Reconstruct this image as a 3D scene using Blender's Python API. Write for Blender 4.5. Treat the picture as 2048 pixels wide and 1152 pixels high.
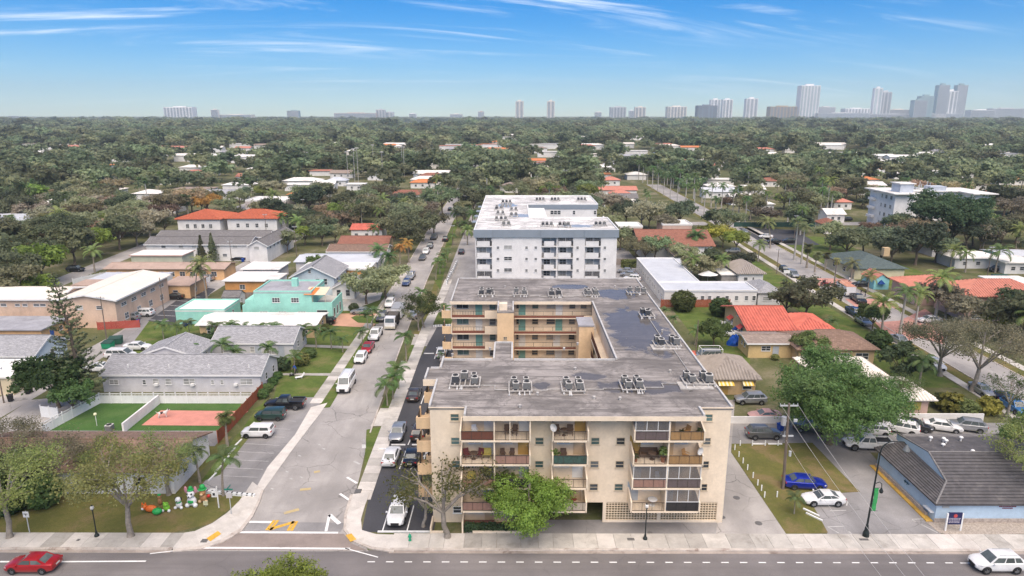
import bpy, math, random
import numpy as np
from mathutils import Vector, Matrix
for o in list(bpy.data.objects): bpy.data.objects.remove(o)
SC = bpy.context.scene
COL = SC.collection
R = math.radians
# ------------------------------------------------------------------ camera
FPX, CAMH = 1365.0,41.5
TH = math.atan(347 / FPX)
YAW = math.atan(4 / FPX)
cam_d = bpy.data.cameras.new('camera'); cam_d.lens = 36 * FPX / 2048; cam_d.sensor_width = 36
cam_d.clip_start = 0.5; cam_d.clip_end = 60000
cam = bpy.data.objects.new('camera', cam_d); COL.objects.link(cam)
cam.location = (0,0, CAMH); cam.rotation_euler = (math.pi / 2 - TH, 0, YAW)
SC.camera = cam
# ------------------------------------------------------------------ light
SUN_EL, SUN_AZ = 60.0,168.0          # azimuth clockwise from +Y
W = bpy.data.worlds.new('World'); SC.world = W; W.use_nodes = True
wn, wl = W.node_tree.nodes, W.node_tree.links
wn.clear()
def wnode(t, **k):
    n = wn.new(t)
    for a, b in k.items(): setattr(n, a, b)
    return n
sky = wnode('ShaderNodeTexSky', sky_type='NISHITA', sun_disc=False, sun_elevation=R(SUN_EL), sun_rotation=R(SUN_AZ),
            altitude=0, air_density=1.0, dust_density=0.0, ozone_density=3.0)
hsv = wnode('ShaderNodeHueSaturation'); hsv.inputs['Saturation'].default_value = 1.38; hsv.inputs['Value'].default_value = 1.2; hsv.inputs['Hue'].default_value = 0.5
wb = wnode('ShaderNodeMixRGB', blend_type='MULTIPLY'); wb.inputs[0].default_value = 1.0; wb.inputs[2].default_value = (0.70,0.865,1.13,1)
wl.new(sky.outputs[0], wb.inputs[1]); wl.new(wb.outputs[0], hsv.inputs['Color'])
tc = wnode('ShaderNodeTexCoord')
sep = wnode('ShaderNodeSeparateXYZ'); wl.new(tc.outputs['Generated'], sep.inputs[0])
def wmath(op, a, b=None, clamp=False):
    n = wnode('ShaderNodeMath', operation=op); n.use_clamp = clamp
    for i, v in enumerate((a, b)):
        if v is None: continue
        if isinstance(v, (int, float)): n.inputs[i].default_value = v
        else: wl.new(v, n.inputs[i])
    return n.outputs[0]
zc = wmath('MAXIMUM', sep.outputs[2], 0.0)
zz = wmath('ADD', zc, 0.14)
cx = wmath('DIVIDE', sep.outputs[0], zz); cy = wmath('DIVIDE', sep.outputs[1], zz)
def cloud(sx, sy, ox, oy, rot, scale, lo, hi, detail, dist):
    ca, sa = math.cos(rot), math.sin(rot)
    u = wmath('ADD', wmath('MULTIPLY', cx, ca), wmath('MULTIPLY', cy, sa))
    v = wmath('SUBTRACT', wmath('MULTIPLY', cy, ca), wmath('MULTIPLY', cx, sa))
    cmb = wnode('ShaderNodeCombineXYZ')
    wl.new(wmath('ADD', wmath('MULTIPLY', u, sx), ox), cmb.inputs[0]); wl.new(wmath('ADD', wmath('MULTIPLY', v, sy), oy), cmb.inputs[1])
    nz = wnode('ShaderNodeTexNoise'); nz.inputs['Scale'].default_value = scale; nz.inputs['Detail'].default_value = detail
    nz.inputs['Roughness'].default_value = 0.62; nz.inputs['Distortion'].default_value = dist
    wl.new(cmb.outputs[0], nz.inputs['Vector'])
    mr = wnode('ShaderNodeMapRange'); mr.clamp = True; mr.interpolation_type = 'SMOOTHSTEP'
    mr.inputs['From Min'].default_value = lo; mr.inputs['From Max'].default_value = hi
    wl.new(nz.outputs[0], mr.inputs['Value'])
    return mr.outputs[0]
c1 = cloud(0.35,1.5,3.1,1.7,0.26,1.15,0.44,0.80,12,1.8)
c2 = cloud(0.5,0.9,7.3,2.2,-0.2,0.45,0.41,0.56,5,0.4)
cm = wmath('MULTIPLY', wmath('MULTIPLY', c1, c2), wmath('MULTIPLY', zc, 8.5, True), True)
mixc = wnode('ShaderNodeMixRGB'); mixc.inputs['Color2'].default_value = (14,14.6,15.2,1)
wl.new(cm, mixc.inputs['Fac']); wl.new(hsv.outputs[0], mixc.inputs['Color1'])
bg = wnode('ShaderNodeBackground'); bg.inputs['Strength'].default_value = 0.046
wl.new(mixc.outputs[0], bg.inputs['Color'])
wo = wnode('ShaderNodeOutputWorld'); wl.new(bg.outputs[0], wo.inputs['Surface'])
sun_d = bpy.data.lights.new('sun', 'SUN'); sun_d.energy = 2.9; sun_d.angle = R(70); sun_d.color = (1.0,0.86,0.715)
sun = bpy.data.objects.new('sun', sun_d); COL.objects.link(sun)
_az, _el = R(SUN_AZ), R(SUN_EL)
_sd = Vector((math.sin(_az) * math.cos(_el), math.cos(_az) * math.cos(_el), math.sin(_el)))
sun.rotation_euler = _sd.to_track_quat('Z', 'Y').to_euler(); sun.location = (0,-60,120)
VS = SC.view_settings
VS.view_transform = 'Standard'; VS.look = 'None'; VS.gamma = 1; VS.use_curve_mapping = False; VS.exposure = 1.05
SC.cycles.max_bounces = 6; SC.cycles.diffuse_bounces = 3; SC.cycles.glossy_bounces = 3; SC.cycles.transmission_bounces = 4
SC.cycles.volume_bounces = 1; SC.cycles.transparent_max_bounces = 6
SC.cycles.use_denoising = True; SC.cycles.use_adaptive_sampling = True; SC.cycles.adaptive_threshold = 0.02
SC.cycles.caustics_reflective = False; SC.cycles.caustics_refractive = False
# ------------------------------------------------------------------ pixel -> place on a level plane (photo pixels, 2048 wide)
def G(px, py, z=0.0):
    x = (px - 1024) / FPX; u = (576 - py) / FPX
    dx, dy, dz = x, math.cos(TH) + u * math.sin(TH),-math.sin(TH) + u * math.cos(TH)
    c, s = math.cos(YAW), math.sin(YAW)
    dx, dy = dx * c - dy * s, dx * s + dy * c
    t = (z - CAMH) / dz
    return dx * t, dy * t
def XA(px, Y, z=0.0):
    """x of the point seen in column px that stands at depth Y and height z"""
    z0 = z - CAMH; c, s = math.cos(YAW), math.sin(YAW)
    k = (px - 1024) / FPX
    # x_cam = X c + Y s ; y_cam = -X s + Y c ; depth = y_cam cosTH - z0 sinTH
    a = c + k * s * math.cos(TH)
    b = k * (Y * c * math.cos(TH) - z0 * math.sin(TH)) - Y * s
    return b / a
def ZA(py, Y):
    """height of the point seen in row py that stands at depth Y"""
    u = (576 - py) / FPX
    return CAMH + Y * (-math.sin(TH) + u * math.cos(TH)) / (math.cos(TH) + u * math.sin(TH))
# ------------------------------------------------------------------ mesh helpers
class MB:
    def __init__(s): s.v = []; s.f = []; s.m = []
    def add(s, vs, fs, m=0):
        b = len(s.v); s.v += [tuple(p) for p in vs]
        for f in fs: s.f.append(tuple(i + b for i in f)); s.m.append(m)
        return s
    def box(s, x0, y0, z0, x1, y1, z1, m=0):
        if x0 > x1: x0, x1 = x1, x0
        if y0 > y1: y0, y1 = y1, y0
        if z0 > z1: z0, z1 = z1, z0
        return s.add([(x0, y0, z0),(x1, y0, z0),(x1, y1, z0),(x0, y1, z0),(x0, y0, z1),(x1, y0, z1),(x1, y1, z1),(x0, y1, z1)],
                     [(0,3,2,1),(4,5,6,7),(0,1,5,4),(1,2,6,5),(2,3,7,6),(3,0,4,7)], m)
    def quad(s, a, b, c, d, m=0): return s.add([a, b, c, d], [(0,1,2,3)], m)
    def prism(s, pts, z0, z1, m=0):
        n = len(pts)
        ar = sum(pts[i][0] * pts[(i + 1) % n][1] - pts[(i + 1) % n][0] * pts[i][1] for i in range(n))
        if ar < 0: pts = pts[::-1]
        vs = [(p[0], p[1], z0) for p in pts] + [(p[0], p[1], z1) for p in pts]
        fs = [tuple(range(n))[::-1], tuple(range(n, 2 * n))] + [(i, (i + 1) % n, n + (i + 1) % n, n + i) for i in range(n)]
        return s.add(vs, fs, m)
    def cyl(s, cx, cy, z0, z1, r, n=12, r2=None, m=0, caps=True):
        r2 = r if r2 is None else r2
        vs = [(cx + r * math.cos(2 * math.pi * i / n), cy + r * math.sin(2 * math.pi * i / n), z0) for i in range(n)]
        vs += [(cx + r2 * math.cos(2 * math.pi * i / n), cy + r2 * math.sin(2 * math.pi * i / n), z1) for i in range(n)]
        fs = [(i, (i + 1) % n, n + (i + 1) % n, n + i) for i in range(n)]
        if caps: fs += [tuple(range(n))[::-1], tuple(range(n, 2 * n))]
        return s.add(vs, fs, m)
    def tube(s, p0, p1, r0, r1=None, n=6, m=0):
        r1 = r0 if r1 is None else r1
        p0, p1 = Vector(p0), Vector(p1); d = p1 - p0
        if d.length < 1e-6: return s
        d.normalize(); a = d.orthogonal().normalized(); b = d.cross(a)
        vs = []
        for p, r in ((p0, r0),(p1, r1)):
            for i in range(n):
                t = 2 * math.pi * i / n
                vs.append(p + a * (r * math.cos(t)) + b * (r * math.sin(t)))
        return s.add(vs, [(i, (i + 1) % n, n + (i + 1) % n, n + i) for i in range(n)] + [tuple(range(n))[::-1], tuple(range(n, 2 * n))], m)
    def path(s, pts, rs, n=6, m=0):
        for i in range(len(pts) - 1): s.tube(pts[i], pts[i + 1], rs[i], rs[i + 1], n, m)
        return s
    def lathe(s, prof, cx=0, cy=0, n=12, m=0, sx=1, sy=1):
        b = []
        for r, z in prof:
            b += [(cx + sx * r * math.cos(2 * math.pi * i / n), cy + sy * r * math.sin(2 * math.pi * i / n), z) for i in range(n)]
        fs = []
        for k in range(len(prof) - 1):
            fs += [(k * n + i, k * n + (i + 1) % n, (k + 1) * n + (i + 1) % n, (k + 1) * n + i) for i in range(n)]
        return s.add(b, fs + [tuple(range(n))[::-1], tuple(range((len(prof) - 1) * n, len(prof) * n))], m)
    def ball(s, c, r, n=10, k=6, m=0):
        rx, ry, rz = (r, r, r) if isinstance(r, (int, float)) else r
        vs = [(c[0], c[1], c[2] - rz)]
        for j in range(1, k):
            a = math.pi * j / k - math.pi / 2
            vs += [(c[0] + rx * math.cos(a) * math.cos(2 * math.pi * i / n), c[1] + ry * math.cos(a) * math.sin(2 * math.pi * i / n), c[2] + rz * math.sin(a)) for i in range(n)]
        vs.append((c[0], c[1], c[2] + rz)); L = len(vs) - 1
        fs = [(0,1 + (i + 1) % n, 1 + i) for i in range(n)]
        for j in range(k - 2):
            q = 1 + j * n
            fs += [(q + i, q + (i + 1) % n, q + n + (i + 1) % n, q + n + i) for i in range(n)]
        q = 1 + (k - 2) * n
        fs += [(q + i, q + (i + 1) % n, L) for i in range(n)]
        return s.add(vs, fs, m)
    def mesh(s, name, mats, org=(0,0,0), smooth=None):
        me = bpy.data.meshes.new(name)
        ox, oy, oz = org
        me.from_pydata([(a - ox, b - oy, c - oz) for a, b, c in s.v], [], s.f)
        if not isinstance(mats, (list, tuple)): mats = [mats]
        for m in mats: me.materials.append(m)
        if len(mats) > 1: me.polygons.foreach_set('material_index', s.m)
        if smooth is not None:
            me.polygons.foreach_set('use_smooth', [True] * len(me.polygons))
            me.set_sharp_from_angle(angle=R(smooth))
        me.update()
        return me
    def build(s, name, mats, parent=None, smooth=None, **k):
        me = s.mesh(name, mats, ORG.get(parent.name, (0,0,0)) if parent else (0,0,0), smooth)
        o = obj(name, me, parent, **k)
        if parent: ORG[o.name] = ORG.get(parent.name, (0,0,0))
        return o
ORG = {}
def obj(name, me, parent=None, loc=(0,0,0), rz=0.0, label=None, cat=None, group=None, kind=None, rot=None, scale=None):
    o = bpy.data.objects.new(name, me); COL.objects.link(o)
    if parent is not None: o.parent = parent
    o.location = loc
    if rot is not None: o.rotation_euler = rot
    elif rz: o.rotation_euler = (0,0, rz)
    if scale is not None: o.scale = (scale,) * 3 if isinstance(scale, (int, float)) else scale
    if label: o['label'] = label
    if cat: o['category'] = cat
    if group: o['group'] = group
    if kind: o['kind'] = kind
    return o
def thing(name, label, cat, loc=(0,0,0), rz=0.0, group=None, scale=None):
    o = obj(name, None, None, loc, rz, label, cat, group, scale=scale); o.empty_display_size = 0.5
    ORG[o.name] = tuple(loc)
    return o
def rel(root, x, y, z):
    a = ORG[root.name]; return (x - a[0], y - a[1], z - a[2])
def copy_tree(o, parent=None):
    c = o.copy(); COL.objects.link(c); c.parent = parent
    if parent is not None and 'label' in c: del c['label']
    for ch in o.children: copy_tree(ch, c)
    return c
# ------------------------------------------------------------------ materials
MATS = {}
def new_mat(name):
    m = bpy.data.materials.new(name); m.use_nodes = True
    nt = m.node_tree
    for n in list(nt.nodes): nt.nodes.remove(n)
    out = nt.nodes.new('ShaderNodeOutputMaterial'); p = nt.nodes.new('ShaderNodeBsdfPrincipled')
    nt.links.new(p.outputs[0], out.inputs[0]); MATS[name] = m
    return m, nt, p, out
def nd(nt, t, **k):
    n = nt.nodes.new(t)
    for a, b in k.items():
        if a in n.inputs: n.inputs[a].default_value = b
        else: setattr(n, a, b)
    return n
def c4(c): return (c[0], c[1], c[2], 1)
def S(r, g, b):
    """sRGB 0-255 to linear"""
    f = lambda v: (v / 255 / 12.92) if v / 255 <= 0.04045 else ((v / 255 + 0.055) / 1.055) ** 2.4
    return (f(r), f(g), f(b))
def coords(nt, world=True, scale=(1,1,1), rot=0.0):
    if world: s = nd(nt, 'ShaderNodeNewGeometry').outputs['Position']
    else: s = nd(nt, 'ShaderNodeTexCoord').outputs['Object']
    mp = nd(nt, 'ShaderNodeMapping'); mp.inputs['Scale'].default_value = scale; mp.inputs['Rotation'].default_value = (0,0, rot)
    nt.links.new(s, mp.inputs['Vector'])
    return mp.outputs[0]
def noise(nt, vec, scale, detail=4, rough=0.6, dist=0.0):
    n = nd(nt, 'ShaderNodeTexNoise', Scale=scale, Detail=detail, Roughness=rough, Distortion=dist)
    nt.links.new(vec, n.inputs['Vector']); return n.outputs[0]
def ramp(nt, val, lo, hi, a=0.0, b=1.0):
    n = nd(nt, 'ShaderNodeMapRange'); n.interpolation_type = 'SMOOTHSTEP'
    n.inputs['From Min'].default_value = lo; n.inputs['From Max'].default_value = hi
    n.inputs['To Min'].default_value = a; n.inputs['To Max'].default_value = b
    nt.links.new(val, n.inputs['Value']); return n.outputs[0]
def mix(nt, fac, a, b, mode='MIX'):
    n = nd(nt, 'ShaderNodeMixRGB', blend_type=mode)
    for i, v in ((0, fac),(1, a),(2, b)):
        if isinstance(v, (int, float)): n.inputs[i].default_value = v
        elif isinstance(v, tuple): n.inputs[i].default_value = c4(v)
        else: nt.links.new(v, n.inputs[i])
    return n.outputs[0]
def mul(nt, a, b):
    n = nd(nt, 'ShaderNodeMath', operation='MULTIPLY')
    for i, v in ((0, a),(1, b)):
        if isinstance(v, (int, float)): n.inputs[i].default_value = v
        else: nt.links.new(v, n.inputs[i])
    return n.outputs[0]
def bump(nt, p, val, strength=0.3, dist=0.02):
    b = nd(nt, 'ShaderNodeBump', Strength=strength, Distance=dist); nt.links.new(val, b.inputs['Height']); nt.links.new(b.outputs[0], p.inputs['Normal'])
def mat(name, col, rough=0.8, var=0.14, scale=1.2, stain=0.0, stain_col=None, spec=0.3, metallic=0.0, world=True, bmp=0.0, stretch=(1,1,1), rand=0.0):
    """plain paint, stucco, concrete, wood: two octaves of tone plus optional dirt"""
    if name in MATS: return MATS[name]
    m, nt, p, out = new_mat(name)
    v = coords(nt, world, stretch)
    lo = tuple(max(0, c * (1 - var)) for c in col); hi = tuple(min(1, c * (1 + var)) for c in col)
    n1 = noise(nt, v, scale, 5,0.65)
    c = mix(nt, ramp(nt, n1,0.3,0.7), lo, hi)
    n2 = noise(nt, v, scale * 9,3)
    c = mix(nt, ramp(nt, n2,0.35,0.75,0,0.35), c, tuple(x * 0.8 for x in col))
    if stain > 0:
        sc = stain_col or tuple(x * 0.35 for x in col)
        v2 = coords(nt, world, (stretch[0] * 1.0, stretch[1] * 1.0, stretch[2] * 0.35))
        c = mix(nt, ramp(nt, noise(nt, v2, scale * 0.6,7,0.7,0.4),0.50,0.72,0, stain), c, sc)
    if rand > 0:
        oi = nd(nt, 'ShaderNodeObjectInfo'); h = nd(nt, 'ShaderNodeHueSaturation')
        nt.links.new(ramp(nt, oi.outputs['Random'], 0,1,1 - rand, 1 + rand), h.inputs['Value']); nt.links.new(c, h.inputs['Color']); c = h.outputs[0]
    nt.links.new(c, p.inputs['Base Color'])
    p.inputs['Roughness'].default_value = rough; p.inputs['Metallic'].default_value = metallic; p.inputs['Specular IOR Level'].default_value = spec
    if bmp > 0: bump(nt, p, n2, bmp, 0.03)
    return m
def glass_mat(name, col, rough=0.12, var=0.5):
    if name in MATS: return MATS[name]
    m, nt, p, out = new_mat(name)
    oi = nd(nt, 'ShaderNodeObjectInfo')
    a = tuple(c * (1 - var) for c in col); b = tuple(min(1, c * (1 + var)) for c in col)
    v = coords(nt, True)
    c = mix(nt, oi.outputs['Random'], a, b)
    c = mix(nt, ramp(nt, noise(nt, v, 1.3,2),0.35,0.65,0,0.5), c, tuple(x * 0.5 for x in col))
    nt.links.new(c, p.inputs['Base Color']); p.inputs['Roughness'].default_value = rough; p.inputs['Specular IOR Level'].default_value = 0.5
    return m
def paint_mat(name, col, metal=0.25, rough=0.28, coat=0.6):
    """car paint"""
    if name in MATS: return MATS[name]
    m, nt, p, out = new_mat(name)
    v = coords(nt, False)
    c = mix(nt, ramp(nt, noise(nt, v, 1.1,3),0.3,0.7), tuple(x * 0.9 for x in col), tuple(min(1, x * 1.06) for x in col))
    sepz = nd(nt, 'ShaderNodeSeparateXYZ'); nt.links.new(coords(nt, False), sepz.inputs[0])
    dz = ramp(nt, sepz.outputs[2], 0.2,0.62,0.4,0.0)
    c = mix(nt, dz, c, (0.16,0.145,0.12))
    nt.links.new(c, p.inputs['Base Color']); p.inputs['Metallic'].default_value = metal; p.inputs['Roughness'].default_value = rough
    p.inputs['Coat Weight'].default_value = coat; p.inputs['Coat Roughness'].default_value = 0.08
    return m
# ------------------------------------------------------------------ surfaces of the place
def asphalt(name, base, crack=0.5, patch=0.35, tint=(0.5,0.46,0.4), along=(0.25,0.05,1)):
    m, nt, p, out = new_mat(name)
    v = coords(nt)
    c = mix(nt, ramp(nt, noise(nt, v, 0.12,5,0.6),0.3,0.7), tuple(x * (1 - patch) for x in base), tuple(x * (1 + patch) for x in base))
    c = mix(nt, ramp(nt, noise(nt, coords(nt, True, along),1.6,4,0.6),0.42,0.66,0,0.42), c, tuple(x * 0.66 for x in base))
    c = mix(nt, ramp(nt, noise(nt, v, 0.5,6,0.7,1.0),0.60,0.80,0,0.35), c, tint)
    fine = noise(nt, v, 9,3)
    c = mix(nt, ramp(nt, fine, 0.3,0.8,0,0.35), c, tuple(x * 0.65 for x in base))
    vo = nd(nt, 'ShaderNodeTexVoronoi', feature='DISTANCE_TO_EDGE', Scale=0.22)
    dv = nd(nt, 'ShaderNodeMixRGB', blend_type='ADD'); dv.inputs[0].default_value = 1.0
    nz = nd(nt, 'ShaderNodeTexNoise', Scale=0.6, Detail=4); nt.links.new(v, nz.inputs['Vector'])
    nt.links.new(v, dv.inputs[1]); nt.links.new(nz.outputs['Color'], dv.inputs[2]); nt.links.new(dv.outputs[0], vo.inputs['Vector'])
    cr = mul(nt, ramp(nt, vo.outputs['Distance'], 0.0,0.012, crack, 0.0), ramp(nt, noise(nt, v, 0.15,2),0.42,0.6))
    c = mix(nt, cr, c, tuple(x * 0.3 for x in base))
    nt.links.new(c, p.inputs['Base Color'])
    nt.links.new(ramp(nt, fine, 0.2,0.8,0.72,0.95), p.inputs['Roughness']); bump(nt, p, fine, 0.2,0.01)
    return m
def grass_mat(name, a, b, dry, dryness=0.5, scale=0.35):
    m, nt, p, out = new_mat(name)
    v = coords(nt)
    c = mix(nt, ramp(nt, noise(nt, v, scale, 6,0.7),0.38,0.62), a, b)
    c = mix(nt, ramp(nt, noise(nt, v, 1.7,5,0.7),0.50,0.68,0,0.5), c, tuple((x + y) / 2 for x, y in zip(a, dry)))
    c = mix(nt, ramp(nt, noise(nt, v, scale * 0.5,7,0.7,0.5),0.48,0.66,0, dryness), c, dry)
    f = noise(nt, v, 14,4,0.7)
    c = mix(nt, ramp(nt, f, 0.3,0.75,0,0.6), c, tuple(x * 0.45 for x in a))
    nt.links.new(c, p.inputs['Base Color']); p.inputs['Roughness'].default_value = 0.95; p.inputs['Specular IOR Level'].default_value = 0.1
    bump(nt, p, f, 0.6,0.05)
    return m
def tar_roof(name, base, wet_at, streak=(0.06,0.55,1)):
    """old rolled roofing: streaks along its strips, bleached and dark patches, standing water"""
    m, nt, p, out = new_mat(name)
    v = coords(nt); vs = coords(nt, True, streak)
    c = mix(nt, ramp(nt, noise(nt, v, 0.18,6,0.7,0.8),0.36,0.64), tuple(x * 0.6 for x in base), tuple(min(1, x * 1.3) for x in base))
    c = mix(nt, ramp(nt, noise(nt, vs, 2.2,6,0.7,0.3),0.47,0.62,0,0.75), c, tuple(x * 0.40 for x in base))
    c = mix(nt, ramp(nt, noise(nt, vs, 1.1,5,0.7,0.8),0.53,0.66,0,0.6), c, tuple(min(1, x * 1.6) for x in base))
    ring = noise(nt, v, 0.30,5,0.6,0.9)
    edge = mul(nt, ramp(nt, ring, 0.47,0.50), ramp(nt, ring, 0.50,0.54,1,0))
    c = mix(nt, mul(nt, edge, 0.5), c, tuple(x * 0.35 for x in base))
    # standing water: low spots given as (x, y, radius x, radius y)
    tot = None
    pos = nd(nt, 'ShaderNodeSeparateXYZ'); nt.links.new(v, pos.inputs[0])
    for (wx, wy, rx, ry) in wet_at:
        def m_(op, a, b):
            n = nd(nt, 'ShaderNodeMath', operation=op)
            for i, q in ((0, a),(1, b)):
                if isinstance(q, (int, float)): n.inputs[i].default_value = q
                else: nt.links.new(q, n.inputs[i])
            return n.outputs[0]
        dx = m_('DIVIDE', m_('SUBTRACT', pos.outputs[0], wx), rx); dy = m_('DIVIDE', m_('SUBTRACT', pos.outputs[1], wy), ry)
        d = m_('SUBTRACT', 1.0, m_('SQRT', m_('ADD', m_('MULTIPLY', dx, dx), m_('MULTIPLY', dy, dy)),0))
        tot = d if tot is None else m_('MAXIMUM', tot, d)
    if tot is not None:
        nn = noise(nt, v, 0.45,5,0.6,0.6)
        s = nd(nt, 'ShaderNodeMath', operation='MULTIPLY_ADD'); s.inputs[1].default_value = 1.6; s.inputs[2].default_value = -0.8
        nt.links.new(nn, s.inputs[0])
        ad = nd(nt, 'ShaderNodeMath', operation='ADD'); nt.links.new(s.outputs[0], ad.inputs[0]); nt.links.new(tot, ad.inputs[1])
        wet = ramp(nt, ad.outputs[0], 0.02,0.22)
        damp = ramp(nt, ad.outputs[0], -0.25,0.05)
        c = mix(nt, mul(nt, damp, 0.3), c, tuple(x * 0.45 for x in base))
        c = mix(nt, mul(nt, wet, 0.75), c, tuple(x * 0.32 for x in base))
        nt.links.new(ramp(nt, wet, 0,1,0.8,0.1), p.inputs['Roughness'])
    else: p.inputs['Roughness'].default_value = 0.85
    f = noise(nt, v, 6,4,0.7)
    c = mix(nt, ramp(nt, f, 0.3,0.8,0,0.3), c, tuple(x * 0.6 for x in base))
    wv = nd(nt, 'ShaderNodeTexWave', bands_direction='Y', Scale=0.31, Distortion=0.8, Detail=2.0); nt.links.new(v, wv.inputs['Vector'])
    c = mix(nt, mul(nt, ramp(nt, wv.outputs['Fac'], 0.93,0.99,0,0.5), ramp(nt, noise(nt, vs, 0.8,3),0.4,0.6)), c, tuple(x * 0.45 for x in base))
    nt.links.new(c, p.inputs['Base Color']); p.inputs['Specular IOR Level'].default_value = 0.32
    return m
def shingle(name, col, row=0.18, var=0.25):
    m, nt, p, out = new_mat(name)
    sepn = nd(nt, 'ShaderNodeSeparateXYZ'); nt.links.new(coords(nt), sepn.inputs[0])
    cmb = nd(nt, 'ShaderNodeCombineXYZ')
    ad = nd(nt, 'ShaderNodeMath', operation='ADD'); nt.links.new(sepn.outputs[0], ad.inputs[0]); nt.links.new(sepn.outputs[1], ad.inputs[1])
    nt.links.new(ad.outputs[0], cmb.inputs[0]); 
    zz = nd(nt, 'ShaderNodeMath', operation='MULTIPLY'); zz.inputs[1].default_value = 3.0; nt.links.new(sepn.outputs[2], zz.inputs[0]); nt.links.new(zz.outputs[0], cmb.inputs[1])
    br = nd(nt, 'ShaderNodeTexBrick'); br.inputs['Scale'].default_value = 1.0
    br.inputs['Brick Width'].default_value = 0.4; br.inputs['Row Height'].default_value = row; br.inputs['Mortar Size'].default_value = 0.012
    br.inputs['Color1'].default_value = c4(tuple(x * (1 - var) for x in col)); br.inputs['Color2'].default_value = c4(tuple(min(1, x * (1 + var)) for x in col))
    br.inputs['Mortar'].default_value = c4(tuple(x * 0.4 for x in col))
    nt.links.new(cmb.outputs[0], br.inputs['Vector'])
    v = coords(nt)
    c = mix(nt, ramp(nt, noise(nt, v, 0.5,6,0.7),0.35,0.7,0,0.55), br.outputs[0], tuple(x * 0.72 for x in col))
    c = mix(nt, ramp(nt, noise(nt, v, 1.5,6,0.75),0.6,0.8,0,0.4), c, tuple(min(1, x * 1.5) for x in col))
    nt.links.new(c, p.inputs['Base Color']); p.inputs['Roughness'].default_value = 0.92; p.inputs['Specular IOR Level'].default_value = 0.15
    bump(nt, p, br.outputs['Fac'], 0.4,0.02)
    return m
def leaf_mat(name, col, hue=0.03, val=0.45, trans=0.48, sat=0.95):
    col = tuple(c * 1.22 for c in col)
    m, nt, p, out = new_mat(name)
    oi = nd(nt, 'ShaderNodeObjectInfo')
    v = coords(nt, True)
    n = noise(nt, v, 0.55,4,0.7)
    big = noise(nt, v, 0.018,4,0.65)
    c = mix(nt, ramp(nt, n, 0.3,0.72), tuple(x * 0.62 for x in col), tuple(min(1, x * 1.4) for x in col))
    n3 = noise(nt, v, 7.0,2)
    c = mix(nt, ramp(nt, n3,0.45,0.75,0,0.6), c, (min(1, col[0] * 1.9), min(1, col[1] * 1.6), col[2] * 1.2))
    c = mix(nt, ramp(nt, big, 0.50,0.66,0,0.55), c, (0.23,0.20,0.115))
    c = mix(nt, ramp(nt, big, 0.34,0.50,0.45,0), c, (0.085,0.12,0.055))
    h = nd(nt, 'ShaderNodeHueSaturation', Saturation=sat)
    nt.links.new(ramp(nt, oi.outputs['Random'], 0,1,0.5 - hue, 0.5 + hue), h.inputs['Hue'])
    mm = nd(nt, 'ShaderNodeMath', operation='FRACT'); mm2 = mul(nt, oi.outputs['Random'], 7.31); nt.links.new(mm2, mm.inputs[0])
    nt.links.new(ramp(nt, mm.outputs[0], 0,1,1 - val, 1 + val), h.inputs['Value']); nt.links.new(c, h.inputs['Color'])
    nt.links.new(h.outputs[0], p.inputs['Base Color']); p.inputs['Roughness'].default_value = 0.6; p.inputs['Specular IOR Level'].default_value = 0.25
    tr = nd(nt, 'ShaderNodeBsdfTranslucent'); nt.links.new(h.outputs[0], tr.inputs[0])
    mx = nd(nt, 'ShaderNodeMixShader'); mx.inputs[0].default_value = trans
    nt.links.new(p.outputs[0], mx.inputs[1]); nt.links.new(tr.outputs[0], mx.inputs[2]); nt.links.new(mx.outputs[0], out.inputs[0])
    return m
asph_main = asphalt('road_asphalt', (0.18,0.165,0.16),0.2,0.2,(0.22,0.20,0.18),(0.03,0.5,1))
asph_side = asphalt('street_asphalt', (0.355,0.333,0.312),0.75,0.24,(0.47,0.43,0.38))
asph_dark = asphalt('fresh_asphalt', (0.060,0.060,0.066),0.15,0.18,(0.10,0.10,0.10))
asph_grey = asphalt('lot_asphalt', (0.26,0.25,0.245),0.8,0.3,(0.40,0.37,0.33))
concrete = mat('concrete', (0.45,0.425,0.385),0.9,0.13,0.7,0.6,(0.22,0.20,0.17), rand=0.16)
concrete_new = mat('concrete_new', (0.57,0.535,0.49),0.9,0.1,0.7,0.5,(0.34,0.30,0.25), rand=0.07)
kerb_m = mat('kerb_concrete', (0.50,0.45,0.40),0.9,0.16,1.0,0.75,(0.14,0.08,0.06))
brick_pave = mat('brick_paving', (0.42,0.27,0.20),0.9,0.15,1.5,0.3)
coral = mat('coral_paint', (0.56,0.24,0.185),0.8,0.10,0.6,0.3,(0.42,0.2,0.16))
lawn = grass_mat('lawn', (0.085,0.130,0.030),(0.135,0.18,0.045),(0.23,0.195,0.09),0.7)
lawn_dry = grass_mat('lawn_dry', (0.125,0.130,0.040),(0.175,0.165,0.052),(0.26,0.185,0.10),0.85)
turf = grass_mat('turf', (0.06,0.13,0.035),(0.085,0.165,0.045),(0.13,0.18,0.07),0.35)
soil = grass_mat('ground_cover', (0.10,0.115,0.045),(0.16,0.155,0.075),(0.32,0.27,0.19),0.85,0.12)
white_paint = mat('white_marking', (0.78,0.78,0.76),0.7,0.08,2,0.45,(0.4,0.39,0.37))
worn_white = mat('worn_white_marking', (0.50,0.49,0.47),0.8,0.14,2,1.0,(0.36,0.35,0.34))
yellow_paint = mat('yellow_marking', (0.66,0.38,0.05),0.7,0.15,3,0.6,(0.40,0.28,0.12))
worn_yellow = mat('worn_yellow_marking', (0.48,0.38,0.20),0.8,0.1,2,0.9,(0.34,0.32,0.30))
water_m = mat('lake_water', (0.30,0.36,0.40),0.15,0.06,0.02, spec=0.5)
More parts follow.
